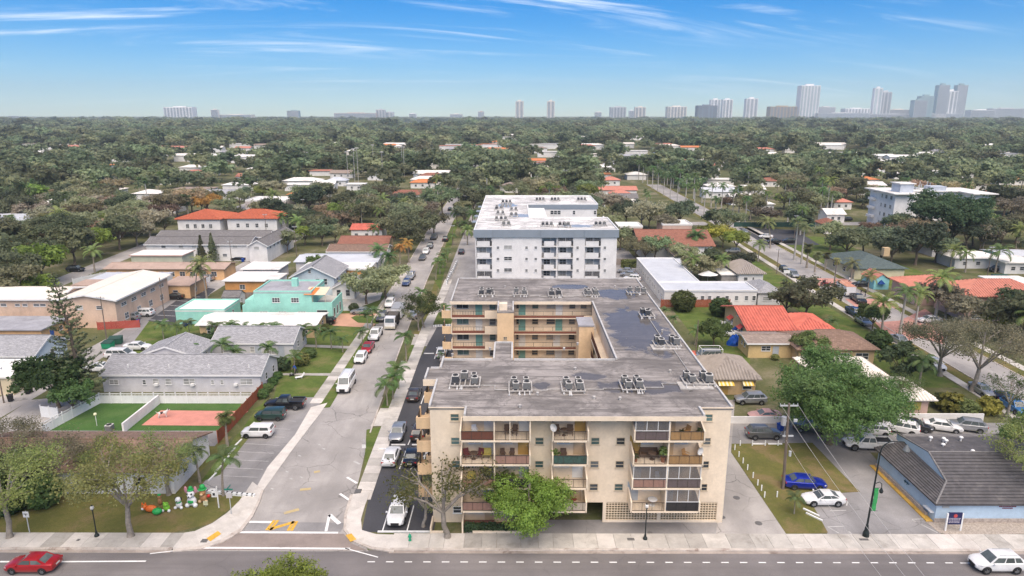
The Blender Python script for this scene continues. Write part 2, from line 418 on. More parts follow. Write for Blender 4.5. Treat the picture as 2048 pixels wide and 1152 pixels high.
# ------------------------------------------------------------------ ground
def sheet(name, pts, z, m, kind='structure', px=True, parent=None, **k):
    if px: pts = [G(*p) for p in pts]
    n = len(pts)
    ar = sum(pts[i][0] * pts[(i + 1) % n][1] - pts[(i + 1) % n][0] * pts[i][1] for i in range(n))
    if ar < 0: pts = pts[::-1]
    mb = MB().add([(x, y, z) for x, y in pts], [tuple(range(n))])
    return mb.build(name, m, parent, kind=kind if parent is None else None, **k)
def rect(name, x0, y0, x1, y1, z, m, **k): return sheet(name, [(x0, y0),(x1, y0),(x1, y1),(x0, y1)], z, m, px=False, **k)
AVOID = []
def avoid(x0, y0, x1, y1, front=0.0): AVOID.append((min(x0, x1), min(y0, y1) - front, max(x0, x1), max(y0, y1)))
def at_y(pts, y):
    """x on a polyline of (x, y) at the given y"""
    for (x0, y0),(x1, y1) in zip(pts, pts[1:]):
        if y0 <= y <= y1: return x0 + (x1 - x0) * (y - y0) / (y1 - y0)
    return pts[0][0] if y < pts[0][1] else pts[-1][0]
ground = MB()
_ys = [-200,40,300,1200,4000,14000]
_w = [600,600,1200,3500,9000,16000]
for i in range(5):
    ground.quad((-_w[i], _ys[i], 0),(_w[i], _ys[i], 0),(_w[i + 1], _ys[i + 1], 0),(-_w[i + 1], _ys[i + 1], 0))
ground = ground.build('ground', soil, kind='structure')
road = rect('road', -420,30,420,58.62,0.012, asph_main)
avoid(-500,0,500,63)
# side street, from its kerb lines
LK = [(-29.6,63.0),(-28.5,68.5),(-28.5,92.0),(-29.2,134.0),(-29.9,173.0),(-32.0,262.0),(-33.0,420)]
RK = [(-16.8,62.5),(-17.8,68.5),(-19.5,85.0),(-20.9,118.0),(-22.6,173.0),(-24.3,262.0),(-25.3,420)]
side_street = sheet('side_street', [(-33.5,58.4),(-14.2,58.4)] + RK + LK[::-1], 0.02, asph_side, px=False)
avoid(-40,60,-10,180); avoid(-32,180,-24,430)
# kerb + slabs
def slabs(parent, left, right, y0, y1, step, z=0.10, m=concrete, jog=0.02, fresh=0.12):
    rng = random.Random(int(y0 * 7 + y1)); y = y0
    while y < y1 - 0.3:
        e = min(y + step, y1); g = jog
        a = MB().prism([(at_y(left, y), y + g),(at_y(right, y), y + g),(at_y(right, e), e - g),(at_y(left, e), e - g)], 0, z + rng.uniform(-0.006,0.006))
        a.build('paving_slab', concrete_new if rng.random() < fresh else m, parent)
        y = e
def kerb_run(name, line, w, z=0.11, m=kerb_m):
    mb = MB()
    for (x0, y0),(x1, y1) in zip(line, line[1:]):
        mb.prism([(x0, y0),(x0 + w, y0),(x1 + w, y1),(x1, y1)], 0, z)
    return mb.build(name, m, kind='structure')
LSW_L = [(-37.2,92.4),(-35.4,105),(-34.8,134),(-35.3,173),(-37.2,262)]
LSW_L = [G(619,807), G(666,740), G(727,652), G(770,594), G(806,540)]
LSW_R = [(x + 1.75, y) for x, y in LSW_L]
sw = thing('sidewalk', 'x', 'y'); sw['kind'] = 'structure'; del sw['label']; del sw['category']
slabs(sw, LSW_L, LSW_R, LSW_L[0][1], LSW_L[-1][1], 1.8,0.06, mat('old_concrete', (0.40,0.38,0.34),0.9,0.12,0.7,0.4,(0.2,0.18,0.15), rand=0.14))
RSW_R = [G(741,1000), G(793,846), G(835,730), G(863,654), G(893,590)]
RSW_L = [(x - 1.9, y) for x, y in RSW_R]
slabs(sw, RSW_L, RSW_R, RSW_R[0][1], 172,1.9,0.07, concrete, fresh=0.3)
# front pavement slabs along the main road
fp = thing('front_pavement', 'x', 'y'); fp['kind'] = 'structure'; del fp['label']; del fp['category']
_rng = random.Random(4)
def front_slabs(x0, x1):
    x = x0
    while x < x1:
        w = _rng.choice([1.5,1.75,2.0,2.4]); e = min(x + w, x1)
        fresh = _rng.random() < 0.18
        MB().box(x + .012,58.86,0, e - .012,61.28,0.115 + _rng.uniform(-.005,.005)).build('paving_slab', concrete_new if fresh else concrete, fp)
        x = e
front_slabs(-80,-33.6); front_slabs(-12.2,75)
MB().box(-80,58.5,0,-33.6,58.85,0.13).build('kerb', kerb_m, kind='structure')
MB().box(-12.2,58.5,0,75,58.85,0.13).build('kerb', kerb_m, kind='structure')
MB().box(-80,58.12,0,-33.6,58.49,0.03).build('gutter', mat('gutter_concrete', (0.36,0.31,0.27),0.9,0.2,0.5,0.9,(0.09,0.055,0.04)), kind='structure')
MB().box(-12.2,58.12,0,75,58.49,0.03).build('gutter', MATS['gutter_concrete'], kind='structure')
# rounded corners of the pavement
def corner(inner, outer, z=0.115, m=concrete_new):
    inner = [G(*p) for p in inner]; outer = [G(*p) for p in outer]
    for i in range(len(inner) - 1):
        a, b, c, d = inner[i], outer[i], outer[i + 1], inner[i + 1]
        MB().prism([a, b, c, d], 0, z + 0.002 * (i % 3)).build('paving_slab', m, fp)
        # kerb stone outside
        def out(p, q, t): return (p[0] + (p[0] - q[0]) * t, p[1] + (p[1] - q[1]) * t)
        t = 0.16
        MB().prism([b, out(b, a, t), out(c, d, t), c], 0, z + 0.012).build('kerb_stone', kerb_m, fp)
corner([(344,1071),(390,1064),(425,1048),(455,1027),(478,1004),(492,985),(505,965)],
       [(346,1100),(400,1094),(444,1080),(480,1058),(502,1030),(516,1002),(524,980)])
corner([(788,1071),(752,1070),(724,1062),(722,1040),(730,1012),(741,985)],
       [(788,1101),(742,1095),(706,1080),(692,1058),(694,1030),(706,990)])
sheet('tactile_strip', [(413,1079),(436,1064),(443,1070),(421,1085)], 0.135, yellow_paint, parent=fp)
sheet('tactile_strip', [(691,1072),(703,1069),(713,1081),(701,1086)], 0.135, yellow_paint, parent=fp)
# street mouth paint: darker band, stop bar, crossing lines and the yellow centre Z
_sm = mat('street_mouth', (0.27,0.225,0.20),0.9,0.12,0.5,0.3)
sheet('crossing_apron', [(356,1101),(420,1094),(476,1067),(688,1068),(700,1086),(735,1101)], 0.028, _sm, parent=side_street)
sheet('patched_asphalt', [(497,1044),(690,1046),(681,1065),(470,1063)], 0.032, asph_grey, parent=side_street)
def line_px(name, a, b, w, m, z=0.040, parent=None):
    parent = parent or side_street
    (x0, y0),(x1, y1) = G(*a), G(*b); d = math.hypot(x1 - x0, y1 - y0); nx, ny = -(y1 - y0) / d * w / 2,(x1 - x0) / d * w / 2
    return sheet(name, [(x0 + nx, y0 + ny),(x1 + nx, y1 + ny),(x1 - nx, y1 - ny),(x0 - nx, y0 - ny)], z, m, px=False, parent=parent)
for a, b, w, m in [((470,1065),(676,1066),.3, white_paint),((490,1044),(545,1045),.35, white_paint),((400,1096),(700,1098),.28, white_paint),
                   ((652,1063),(659,1030),.28, white_paint),((659,1030),(679,1048),.45, white_paint),
                   ((533,1061),(549,1041),.3, yellow_paint),((541,1061),(556,1041),.3, yellow_paint),((576,1062),(587,1043),.3, yellow_paint),((583,1062),(594,1043),.3, yellow_paint),
                   ((537,1060),(590,1044),.45, yellow_paint),
                   ((300,1108),(400,1096),.14, white_paint),((690,1097),(756,1115),.14, white_paint),
                   ((680,988),(702,1003),.3, white_paint),((694,955),(714,967),.28, white_paint),((708,923),(720,929),.28, worn_white),
                   ((0,1124),(120,1124),.22, white_paint),((120,1124),(292,1123),.2, white_paint),
                   ]:
    line_px('road_line', a, b, w, m, 0.044 if m is yellow_paint else 0.040)
for a, b, w in [((600,980),(622,978),.5),((568,1027),(598,1019),.5),((628,945),(640,943),.5)]: line_px('road_line', a, b, w, worn_yellow)
_rr = random.Random(8)
for (px, py) in [(575,944),(600,912),(545,978),(583,958),(648,898),(640,890),(603,955)]:
    line_px('paint_scrap', (px - 3, py - 1),(px + 2, py + 1),0.16, worn_white)
x = -14.0
while x < 42: rect('lane_dash', x, 56.72, x + .72,56.86,0.03, white_paint, parent=road); x += 1.78
rect('road_line', 42.6,56.7,90,56.84,0.03, white_paint, parent=road)
# ------------------------------------------------------------------ lots, lawns, drives, back streets
# left of the side street
sheet('lawn', [(0,1069),(330,1070),(420,1048),(478,1004),(490,990),(395,984),(330,950),(0,950)], 0.03, lawn_dry)
rect('lawn', -75,62,-37.5,83,0.008, lawn_dry)
lot = sheet('parking_lot', [(392,984),(520,832),(552,795),(655,795),(625,850),(560,920),(512,990)], 0.026, asph_grey)
sheet('driveway_apron', [(505,990),(535,935),(590,870),(622,815),(655,806),(640,828),(590,893),(525,984)], 0.055, concrete_new)
for k in range(8):
    t = k / 8.0
    line_px('stall_line', (425 + 105 * t, 951 - 128 * t),(515 + 88 * t, 955 - 128 * t),.07, worn_white, 0.034, lot)
sheet('grass_verge', [(440,950),(545,815),(530,800),(507,828),(400,965)], 0.035, lawn)
# lawns on the left block
sheet('lawn', [(500,822),(548,795),(560,740),(640,600),(790,590),(640,808)], 0.022, lawn)
sheet('lawn', [(560,690),(610,655),(745,640),(690,735),(560,760)], 0.028, lawn)
sheet('grass_verge', [(634,818),(682,742),(728,672),(760,628),(748,660),(705,735),(672,795),(660,815)], 0.05, lawn)
sheet('lawn', [(240,720),(430,720),(430,640),(300,640)], 0.024, lawn)
sheet('garden_path', [(565,747),(665,747),(660,752),(565,751)], 0.06, concrete)
sheet('garden_path', [(600,689),(705,693),(702,698),(600,694)], 0.06, concrete)
_drive = mat('salmon_paving', (0.50,0.29,0.20),0.9,0.08,0.5,0.25)
sheet('driveway', [(668,652),(745,656),(770,625),(668,628),(650,645)], 0.06, _drive)
sheet('lawn', [(702,636),(712,631),(764,632),(757,648),(716,646)], 0.075, lawn)
sheet('yard_paving', [(640,622),(700,622),(760,600),(765,585),(650,590)], 0.05, concrete)
# walled dog yards
yard = sheet('yard_turf', [(-62.9,84.6),(-38.6,84.6),(-38.6,93.6),(-61.4,93.6)], 0.03, turf, px=False)
sheet('play_surface', [(283,851),(322,821),(497,823),(452,852)], 0.045, coral)
rect('yard_asphalt', -62.9,80.2,-38.6,84.6,0.034, asph_grey)
# back lane with its lots
lane = sheet('back_lane', [(-72.5,62),(-72.3,150),(-74.0,260),(-76,420),(-81,420),(-79.5,260),(-77.8,150),(-78,62)], 0.018, asph_side, px=False)
avoid(-82,60,-71,430)
sheet('gravel_yard', [(0,840),(60,800),(150,792),(190,835),(90,870),(0,870)], 0.012, asph_side)
sheet('parking_lot', [(200,700),(330,590),(420,590),(290,690)], 0.022, asph_grey)
lot2 = sheet('parking_lot', [(296,642),(392,573),(432,578),(345,650)], 0.034, asph_dark)
for k in range(7): line_px('stall_line', (300 + 13.5 * k, 640 - 9.6 * k),(338 + 12.5 * k, 642 - 9.6 * k),.12, white_paint, 0.04, lot2)
# right of the side street: verge, dark lot of the yellow block
sheet('grass_verge', [(733,860),(768,853),(734,942),(728,945)], 0.05, lawn)
sheet('grass_verge', [(762,816),(784,816),(808,752),(790,752)], 0.05, lawn)
sheet('grass_verge', [(805,722),(822,724),(838,690),(822,690)], 0.05, lawn)
sheet('grass_verge', [(826,668),(842,670),(868,610),(880,560),(872,555),(852,620)], 0.05, lawn_dry)
sheet('grass_verge', [(880,580),(900,500),(918,440),(908,440),(888,500),(868,560)], 0.052, lawn)
sheet('lawn', [(866,650),(905,650),(905,620),(876,626)], 0.06, lawn)
park = sheet('parking_lot', [(-15.6,61.6),(-8.2,61.6),(-8.2,140),(-15.0,140),(-17.2,100),(-16.6,72)], 0.024, asph_dark, px=False)
sheet('driveway', [(741,853),(772,852),(786,817),(761,817)], 0.045, concrete); sheet('driveway', [(790,751),(812,750),(822,724),(803,722)], 0.045, concrete); sheet('driveway', [(822,690),(840,690),(846,670),(829,668)], 0.045, concrete)
for a, b in [((765,1062),(781,1011)),((814,1062),(828,1010)),((820,940),(858,902)),((799,938),(812,902)),((842,940),(852,905)),((816,890),(830,858)),((842,808),(850,786)),((869,718),(876,695))]:
    line_px('stall_line', a, b, .12, white_paint, 0.032, park)
sheet('courtyard', [(-9,76),(23,76),(23,110),(-9,110)], 0.015, concrete, px=False)
# white block lot, with striped island
sheet('driveway', [(-17.5,119.5),(-7.5,119.5),(-7.5,330),(-18.5,330)], 0.022, asph_side, px=False)
rect('parking_lot', -7.5,119.5,23,146,0.02, asph_grey); rect('parking_lot', 22.5,146,36,215,0.02, asph_grey)
# right of the yellow block: drive, grass, parking of the blue building
sheet('driveway', [(1432,1072),(1445,900),(1452,800),(1470,800),(1462,905),(1574,1071)], 0.03, asph_side)
sheet('forecourt', [(930,1076),(1437,1074),(1437,1040),(930,1040)], 0.026, asph_grey)
sheet('lawn', [(1463,888),(1625,886),(1660,925),(1720,984),(1614,990),(1656,1066),(1574,1071),(1463,905)], 0.04, lawn_dry)
lot3 = sheet('parking_lot', [(1463,888),(1463,846),(2048,846),(2120,905),(1740,905),(1885,1071),(1656,1071),(1614,990),(1720,984),(1625,886)], 0.02, asph_grey)
for a, b in [((1693,1012),(1695,1003)),((1660,1022),(1692,1021)),((1657,1055),(1678,1067)),((1697,1063),(1703,1068)),((1824,1040),(1848,1053)),((1824,1039),(1855,1038)),((1832,1044),(1875,1066)),((1655,1054),(1688,1053))]:
    line_px('stall_line', a, b, .12, worn_white, 0.032, lot3)
sheet('gravel_bed', [(1852,1044),(2060,1045),(2060,1068),(1900,1071),(1878,1066)], 0.045, mat('pebbles', (0.38,0.33,0.28),0.95,0.3,6,0.4, bmp=0.6))
sheet('lawn', [(1380,640),(1500,640),(1500,760),(1450,770),(1400,720)], 0.016, lawn)
sheet('lawn', [(1330,600),(1460,600),(1480,690),(1400,690)], 0.02, lawn)
sheet('bare_soil', [(1460,800),(1560,800),(1600,842),(1462,842)], 0.02, soil)
sheet('lawn', [(1650,780),(1720,735),(1860,800),(1840,850)], 0.026, lawn_dry)
# right-hand street with kerbs, verges, pavements
RLK = [(73.0,62),(74.3,96.0),(74.7,121.0),(75.6,163.0),(78.0,250.0),(81,420)]
RRK = [(x + 8.4, y) for x, y in RLK]
sheet('cross_street', RLK + RRK[::-1], 0.024, asph_side, px=False); avoid(66,60,92,430)
_s1 = [(x - 3.9, y) for x, y in RLK]; _s2 = [(x - 2.4, y) for x, y in RLK]
slabs(sw, _s1, _s2,63,240,3.2,0.06, concrete)
_s3 = [(x + 2.2, y) for x, y in RRK]; _s4 = [(x + 3.8, y) for x, y in RRK]
slabs(sw, _s3, _s4,63,300,3.2,0.06, concrete)
kerb_run('kerb', RLK, -0.2,0.1); kerb_run('kerb', RRK, 0.2,0.1)
kerb_run('kerb', [p for p in LK if 93 < p[1]] , -0.2,0.12)
kerb_run('kerb', [(-19.4,84),(-19.55,86.5),(-20.0,96)], 0.2,0.12); kerb_run('kerb', [(-20.3,104),(-20.9,118),(-22.6,172),(-24.3,262)], 0.2,0.12)
sheet('verge', [(x - 2.35, y) for x, y in RLK] + [(x - 0.25, y) for x, y in RLK[::-1]], 0.03, lawn_dry, px=False)
sheet('verge', [(x + 0.25, y) for x, y in RRK] + [(x + 2.15, y) for x, y in RRK[::-1]], 0.03, lawn_dry, px=False)
sheet('lawn', [(x + 3.9, y) for x, y in RRK[3:5]] + [(108,235),(112,165)], 0.02, lawn, px=False)
rect('lawn', 60,165,71,200,0.02, lawn); rect('lawn', 62,100,70,160,0.02, lawn)
for a in [[(1620,556),(1700,558),(1740,575),(1630,572)], [(1690,598),(1760,598),(1800,616),(1716,618)], [(1750,645),(1820,640),(1860,668),(1790,690)], [(1770,655),(1850,618),(1880,640),(1890,690)]]:
    sheet('driveway', a, 0.04 + a[0][0] % 7 * .004, mat('pink_paving', (0.50,0.26,0.21),0.9,0.1,0.6,0.3))
sheet('asphalt_drive', [(1475,455),(1590,460),(1640,490),(1530,490)], 0.03, asph_dark)
sheet('cross_road', [(60,262),(200,262),(200,270),(60,270)], 0.02, asph_side, px=False); avoid(60,258,200,272)
# big streets on the far left and far distance
sheet('far_street', [(-118,150),(-112,150),(-122,330),(-130,330)], 0.02, asph_side, px=False); avoid(-130,140,-110,330)
sheet('far_street', [G(928,350), G(962,350), G(996,268), G(992,268)], 0.02, asph_side, px=False)
# ------------------------------------------------------------------ plants
def np_quads(name, V, mats, mi=None):
    """V: (n,4,3) -> mesh of loose quads"""
    n = len(V); me = bpy.data.meshes.new(name)
    me.vertices.add(n * 4); me.vertices.foreach_set('co', np.ascontiguousarray(V, dtype=np.float32).ravel())
    me.loops.add(n * 4); me.loops.foreach_set('vertex_index', np.arange(n * 4, dtype=np.int32))
    me.polygons.add(n); me.polygons.foreach_set('loop_start', np.arange(0, n * 4,4, dtype=np.int32))
    for m in (mats if isinstance(mats, (list, tuple)) else [mats]): me.materials.append(m)
    if mi is not None: me.polygons.foreach_set('material_index', np.asarray(mi, dtype=np.int32))
    me.update(calc_edges=True); return me
def unit(v): return v / np.maximum(np.linalg.norm(v, axis=-1, keepdims=True),1e-9)
def leaf_quads(rs, pts, out, size, jitter=0.9, up=0.35, aspect=1.6):
    n = len(pts)
    nrm = unit(out + np.array([0,0, up]) + rs.normal(0, jitter, (n, 3)))
    t = unit(np.cross(nrm, rs.normal(0,1,(n, 3)))); b = np.cross(nrm, t)
    s = size * rs.uniform(0.65,1.35,(n, 1))
    t = t * s * aspect * 0.5; b = b * s * 0.5
    # leaf-shaped quad: pointed ends
    return np.stack([pts - t, pts + b - t * 0.1, pts + t, pts - b - t * 0.1], axis=1)
def clump_points(rs, lobes, nclump, per, spread, shell=0.45, floor=-0.55):
    w = np.array([l[1][0] * l[1][1] + l[1][0] * l[1][2] for l in lobes]); w = w / w.sum()
    pick = rs.choice(len(lobes), nclump, p=w)
    C = np.array([l[0] for l in lobes])[pick]; Rr = np.array([l[1] for l in lobes])[pick]
    d = unit(rs.normal(0,1,(nclump, 3))); d[:, 2] = np.where(d[:, 2] < floor, -d[:, 2] * 0.6, d[:, 2])
    rad = rs.uniform(0,1,(nclump, 1)) ** shell
    ctr = C + d * Rr * rad
    P = np.repeat(ctr, per, axis=0) + rs.normal(0,1,(nclump * per, 3)) * spread * np.array([1,1,0.7])
    O = np.repeat(d, per, axis=0)
    return P, O
def limbs(rng, H, R_, th, n1, n2, flat, lean=(0,0)):
    """trunk and limbs of a broadleaf tree: returns MB of wood, tips"""
    mb = MB(); tr = max(0.10, H * 0.028)
    top = Vector((lean[0] + rng.uniform(-.04,.04) * H, lean[1] + rng.uniform(-.04,.04) * H, th))
    mid = top * 0.5 + Vector((rng.uniform(-.02,.02) * H, rng.uniform(-.02,.02) * H, 0))
    mb.path([(0,0,-0.1),(0,0,0.06 * H), mid, top], [tr * 1.7, tr * 1.15, tr, tr * 0.85], 8)
    tips = []
    for i in range(n1):
        a = 2 * math.pi * (i + rng.uniform(-.3,.3)) / n1
        rr = R_ * rng.uniform(0.42,0.78); hh = th + (H - th) * (rng.uniform(0.35,0.75) * flat + (1 - flat) * rng.uniform(0.2,0.9))
        e = Vector((top.x + rr * math.cos(a), top.y + rr * math.sin(a), hh))
        k = top.lerp(e, 0.5) + Vector((0,0,(hh - th) * rng.uniform(0.0,0.25)))
        mb.path([top, k, e], [tr * .6, tr * .4, tr * .2], 6); tips.append(e)
        for j in range(n2):
            b = a + rng.uniform(-.9,.9); q = k.lerp(e, rng.uniform(.2,.9))
            f = q + Vector((math.cos(b), math.sin(b), rng.uniform(.1,.9))) * (R_ * rng.uniform(.2,.42))
            f.z = min(f.z, H * 0.97)
            g = q.lerp(f, .5) + Vector((0,0, rng.uniform(-.03,.05) * H))
            mb.path([q, g, f], [tr * .26, tr * .18, tr * .08], 5); tips.append(f)
    e = Vector((top.x, top.y, th + (H - th) * .8)); mb.path([top, e], [tr * .55, tr * .2], 6); tips.append(e)
    return mb, tips
bark = mat('bark', (0.16,0.125,0.095),0.95,0.3,3,0.4, world=False)
bark_grey = mat('bark_grey', (0.27,0.24,0.205),0.95,0.25,3,0.4, world=False)
palm_bark = mat('palm_bark', (0.30,0.26,0.21),0.95,0.25,5,0.4, world=False, stretch=(.4,.4,3))
royal_bark = mat('royal_bark', (0.42,0.40,0.36),0.9,0.15,3,0.3, world=False)
LM = dict(
    green=leaf_mat('leaf_green', (0.088,0.14,0.042)), bright=leaf_mat('leaf_bright', (0.19,0.27,0.045),0.02,0.15),
    olive=leaf_mat('leaf_olive', (0.15,0.18,0.055),0.03), dark=leaf_mat('leaf_dark', (0.08,0.13,0.06),0.02),
    grey=leaf_mat('leaf_grey', (0.185,0.18,0.11),0.03), brown=leaf_mat('leaf_brown', (0.27,0.1823,0.081),0.03), rust=leaf_mat('leaf_rust', (0.3645,0.2025,0.0473),0.01,0.1),
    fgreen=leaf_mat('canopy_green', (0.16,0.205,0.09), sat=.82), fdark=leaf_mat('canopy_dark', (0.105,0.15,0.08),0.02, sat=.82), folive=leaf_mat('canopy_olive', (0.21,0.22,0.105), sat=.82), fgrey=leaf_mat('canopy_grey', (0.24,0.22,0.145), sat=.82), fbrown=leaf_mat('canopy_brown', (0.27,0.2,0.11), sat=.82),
    yellow=leaf_mat('leaf_yellow', (0.297,0.297,0.0405),0.02), palm=leaf_mat('leaf_palm', (0.0945,0.162,0.0513),0.02,0.2), palmlight=leaf_mat('leaf_palm_light', (0.2025,0.27,0.081),0.02,0.15), pine=leaf_mat('leaf_pine', (0.10,0.125,0.06),0.01,0.1,0.15))
PROTO = {}
def tree_proto(key, seed, H, R_, th, leaf, nclump, per, lsize, n1=6, n2=2, flat=0.6, lobe=0.42, zsq=0.75, wood=None, spread=0.06, shell=0.45, lean=(0,0), twigs=True, jit=.75):
    rng = random.Random(seed); rs = np.random.RandomState(seed)
    mb, tips = limbs(rng, H, R_, th, n1, n2, flat, lean)
    lobes = []
    for t in tips:
        r = R_ * lobe * rng.uniform(.7,1.25); lobes.append((np.array((t.x, t.y, min(t.z, H - r * zsq * .8))), np.array((r, r, r * zsq))))
    P, O = clump_points(rs, lobes, nclump, per, R_ * spread, shell)
    Q = leaf_quads(rs, P, O, lsize, jit)
    PROTO[key] = (mb.mesh('trunk', wood or bark, smooth=60) if twigs else None, np_quads('crown', Q, LM[leaf]), H, R_)
# near trees (leaf about a hand-span), middle trees, far trees
tree_proto('oak_bright', 11,9.0,4.2,1.5,'bright', 1500,26,.145,7,3,.15,.42,1.0, bark_grey, .062)
tree_proto('sparse_a', 12,8.5,4.6,2.6,'olive', 330,16,.12,6,5,.5,.34,.75, bark_grey, .075,.6)
tree_proto('sparse_f', 20,7.5,4.0,2.2,'green', 420,18,.15,6,5,.5,.36,.75, bark_grey, .07,.6)
tree_proto('sparse_b', 13,8.0,5.0,3.0,'olive', 470,17,.125,7,5,.6,.36,.7, bark_grey, .07,.55)
tree_proto('sparse_c', 14,10.0,6.2,3.2,'grey', 620,17,.135,8,6,.7,.33,.6, bark_grey, .07,.6)
tree_proto('bare', 15,7.0,3.6,2.4,'olive', 190,12,.12,6,6,.4,.32,.8, bark_grey, .07,.8)
tree_proto('big_green', 26,11.5,6.8,2.4,'green', 3200,26,.17,12,4,.25,.42,.85, bark, .05)
tree_proto('big_dark', 17,11.5,7.0,3.0,'dark', 1000,22,.32,9,3,.55,.36,.8, bark, .05)
tree_proto('leafy', 18,7.0,3.6,1.8,'green', 420,18,.28,6,3,.5,.42,.85, bark, .07)
tree_proto('fan_dark', 19,6.5,3.2,1.6,'dark', 300,22,.34,6,2,.4,.42,.9, bark, .07)
for i, (lf, H, R_, zs) in enumerate([('green', 9,5.0,.75),('dark', 10,5.2,.8),('olive', 8.5,5.4,.65),('grey', 8.5,5.4,.6),('brown', 8,5.0,.7),('green', 11,6.4,.7),('bright', 8,4.4,.8),('dark', 7,4.2,.85),('olive', 10,6.4,.6)]):
    tree_proto('mid%d' % i, 30 + i, H, R_, H * .3, lf if lf == 'bright' else 'f' + lf, 300,12,.42,7,2,.6,.40, zs, bark_grey if lf in ('grey', 'brown') else bark, .07, jit=.5)
tree_proto('mid_rust', 41,8,5.2,2.4,'rust', 300,12,.42,7,2,.6,.40,.75, bark, .07)
tree_proto('mid_yellow', 42,7,4.4,2,'yellow', 300,12,.38,7,2,.6,.40,.75, bark, .07)
for i, (lf, H, R_, zs) in enumerate([('green', 9,5.4,.75),('dark', 10,5.6,.8),('olive', 8.5,5.8,.65),('grey', 8.5,5.6,.6),('dark', 12,6.4,.8),('green', 11,6.4,.7),('olive', 9,5.4,.7),('brown', 8,5.2,.7)]):
    tree_proto('far%d' % i, 50 + i, H, R_, H * .3,'f' + lf, 130,4,.95,4,0,.6,.60, zs, None, .06, shell=.3, twigs=False, jit=.35)
def bush_mesh(key, seed, r, h, leaf, n=260, ls=.16):
    rs = np.random.RandomState(seed)
    lobes = [(np.array((0,0, h * .5)), np.array((r, r, h * .5)))]
    P, O = clump_points(rs, lobes, n, 8, r * .06,.2,-1.1); P[:, 2] = np.maximum(P[:, 2], 0.02)
    PROTO[key] = (None, np_quads('foliage', leaf_quads(rs, P, O, ls, .6), LM[leaf]), h, r)
bush_mesh('shrub_ball', 70,.95,1.5,'green'); bush_mesh('shrub_dark', 71,1.0,1.6,'dark'); bush_mesh('shrub_olive', 72,1.2,1.8,'olive'); bush_mesh('shrub_yellow', 73,1.2,2.0,'yellow', 120,.3)
bush_mesh('shrub_big', 74,2.6,4.6,'olive', 700,.26); bush_mesh('shrub_biggreen', 75,2.2,3.8,'green', 500,.26)
# palms -----------------------------------------------------------
def frond_quads(L, rise, droop, wid, pairs, tilt0, hang=0.5):
    """feather leaf along +X from the origin; returns leaflet quads and the rib path"""
    N = 12; pts = []; ang = tilt0; p = np.zeros(3)
    for i in range(N + 1):
        pts.append(p.copy()); ang -= droop / N * (0.4 + 1.2 * i / N)
        p = p + np.array([math.cos(ang),0, math.sin(ang)]) * L / N
    pts = np.array(pts); Q = []
    for i in range(pairs):
        t = 0.14 + 0.84 * i / (pairs - 1); f = t * N; k = min(int(f), N - 1); q = pts[k] + (pts[k + 1] - pts[k]) * (f - k)
        d = unit(pts[k + 1] - pts[k]); w = wid * (math.sin(math.pi * min(1, t * .92 + .12)) ** .7 + .12)
        for s in (-1,1):
            e = q + np.array([d[0] * w * .55, s * w * .80, d[2] * w * .55 - hang * w * .55])
            h = d * (L / pairs * .46)
            Q.append([q - h, q + h, e + h * .45, e - h * .25])
    return Q, pts
def frond_mesh(name, L, droop, wid, pairs, tilt, leaf='palm', hang=.5):
    Q, pts = frond_quads(L, 0, droop, wid, pairs, tilt, hang)
    r = L * .008
    for i in range(0, len(pts) - 1):
        a, b = pts[i], pts[i + 1]; o = np.array([0, r, 0]); u = np.array([0,0, r])
        Q.append([a - o, a + o, b + o, b - o])
    return np_quads(name, np.array(Q), LM[leaf])
FR = {}
for k, (L, dr, w, pr, lf) in dict(small=(2.15,2.1,.62,12,'palm'), coco=(3.9,1.9,.75,16,'palmlight'), cocod=(3.9,1.9,.75,16,'palm'), royal=(3.4,2.3,.8,13,'palm')).items():
    FR[k] = [frond_mesh('frond', L, dr, w, pr, t, lf) for t in (1.25,.8,.35)]
def palm_trunk(H, r, bend, m, seed=0, bulge=1.0):
    rng = random.Random(seed); mb = MB(); pts = []; rs_ = []
    for i in range(7):
        t = i / 6; pts.append((bend * t * t, 0, H * t - (0.1 if i == 0 else 0))); rs_.append(r * (1.45 - .55 * min(1, t * 2.2)) * (bulge if 0 < i < 4 else 1))
    mb.path(pts, rs_, 8)
    return mb.mesh('trunk', m, smooth=60)
PT = {k: palm_trunk(H, r, b, m) for k, (H, r, b, m) in dict(small=(3.0,.09,.15, palm_bark), small2=(4.2,.1,.5, palm_bark), coco=(8.5,.17,1.4, palm_bark), coco2=(6.5,.2,.5, palm_bark), royal=(12.0,.24,.1, royal_bark), royal2=(9.0,.24,.05, royal_bark), sabal=(5.5,.2,.2, palm_bark)).items()}
PTOP = dict(small=(3.0,.15), small2=(4.2,.5), coco=(8.5,1.4), coco2=(6.5,.5), royal=(12.0,.1), royal2=(9.0,.05), sabal=(5.5,.2))
def palm_crown_mesh(name, L, droop, wid, pairs, n, leaf, seed, ball=False):
    rng = random.Random(seed); Q = []
    for i in range(n):
        til = rng.uniform(-1.1,1.4) if ball else (1.35 - 1.5 * (i / n)) + rng.uniform(-.1,.1)
        q, pts = frond_quads(L * rng.uniform(.85,1.1),0, droop, wid, pairs, til)
        a = i * 2.39996 + rng.uniform(-.2,.2); c, s = math.cos(a), math.sin(a)
        M = np.array([[c, -s, 0], [s, c, 0], [0,0,1]])
        Q.append(np.array(q) @ M.T)
        for j in range(0, len(pts) - 2,3):
            o = np.array([0, L * .012,0]); Q.append(np.array([[pts[j] - o, pts[j] + o, pts[j + 3] + o, pts[j + 3] - o]]) @ M.T)
    return np_quads(name, np.concatenate(Q), LM[leaf])
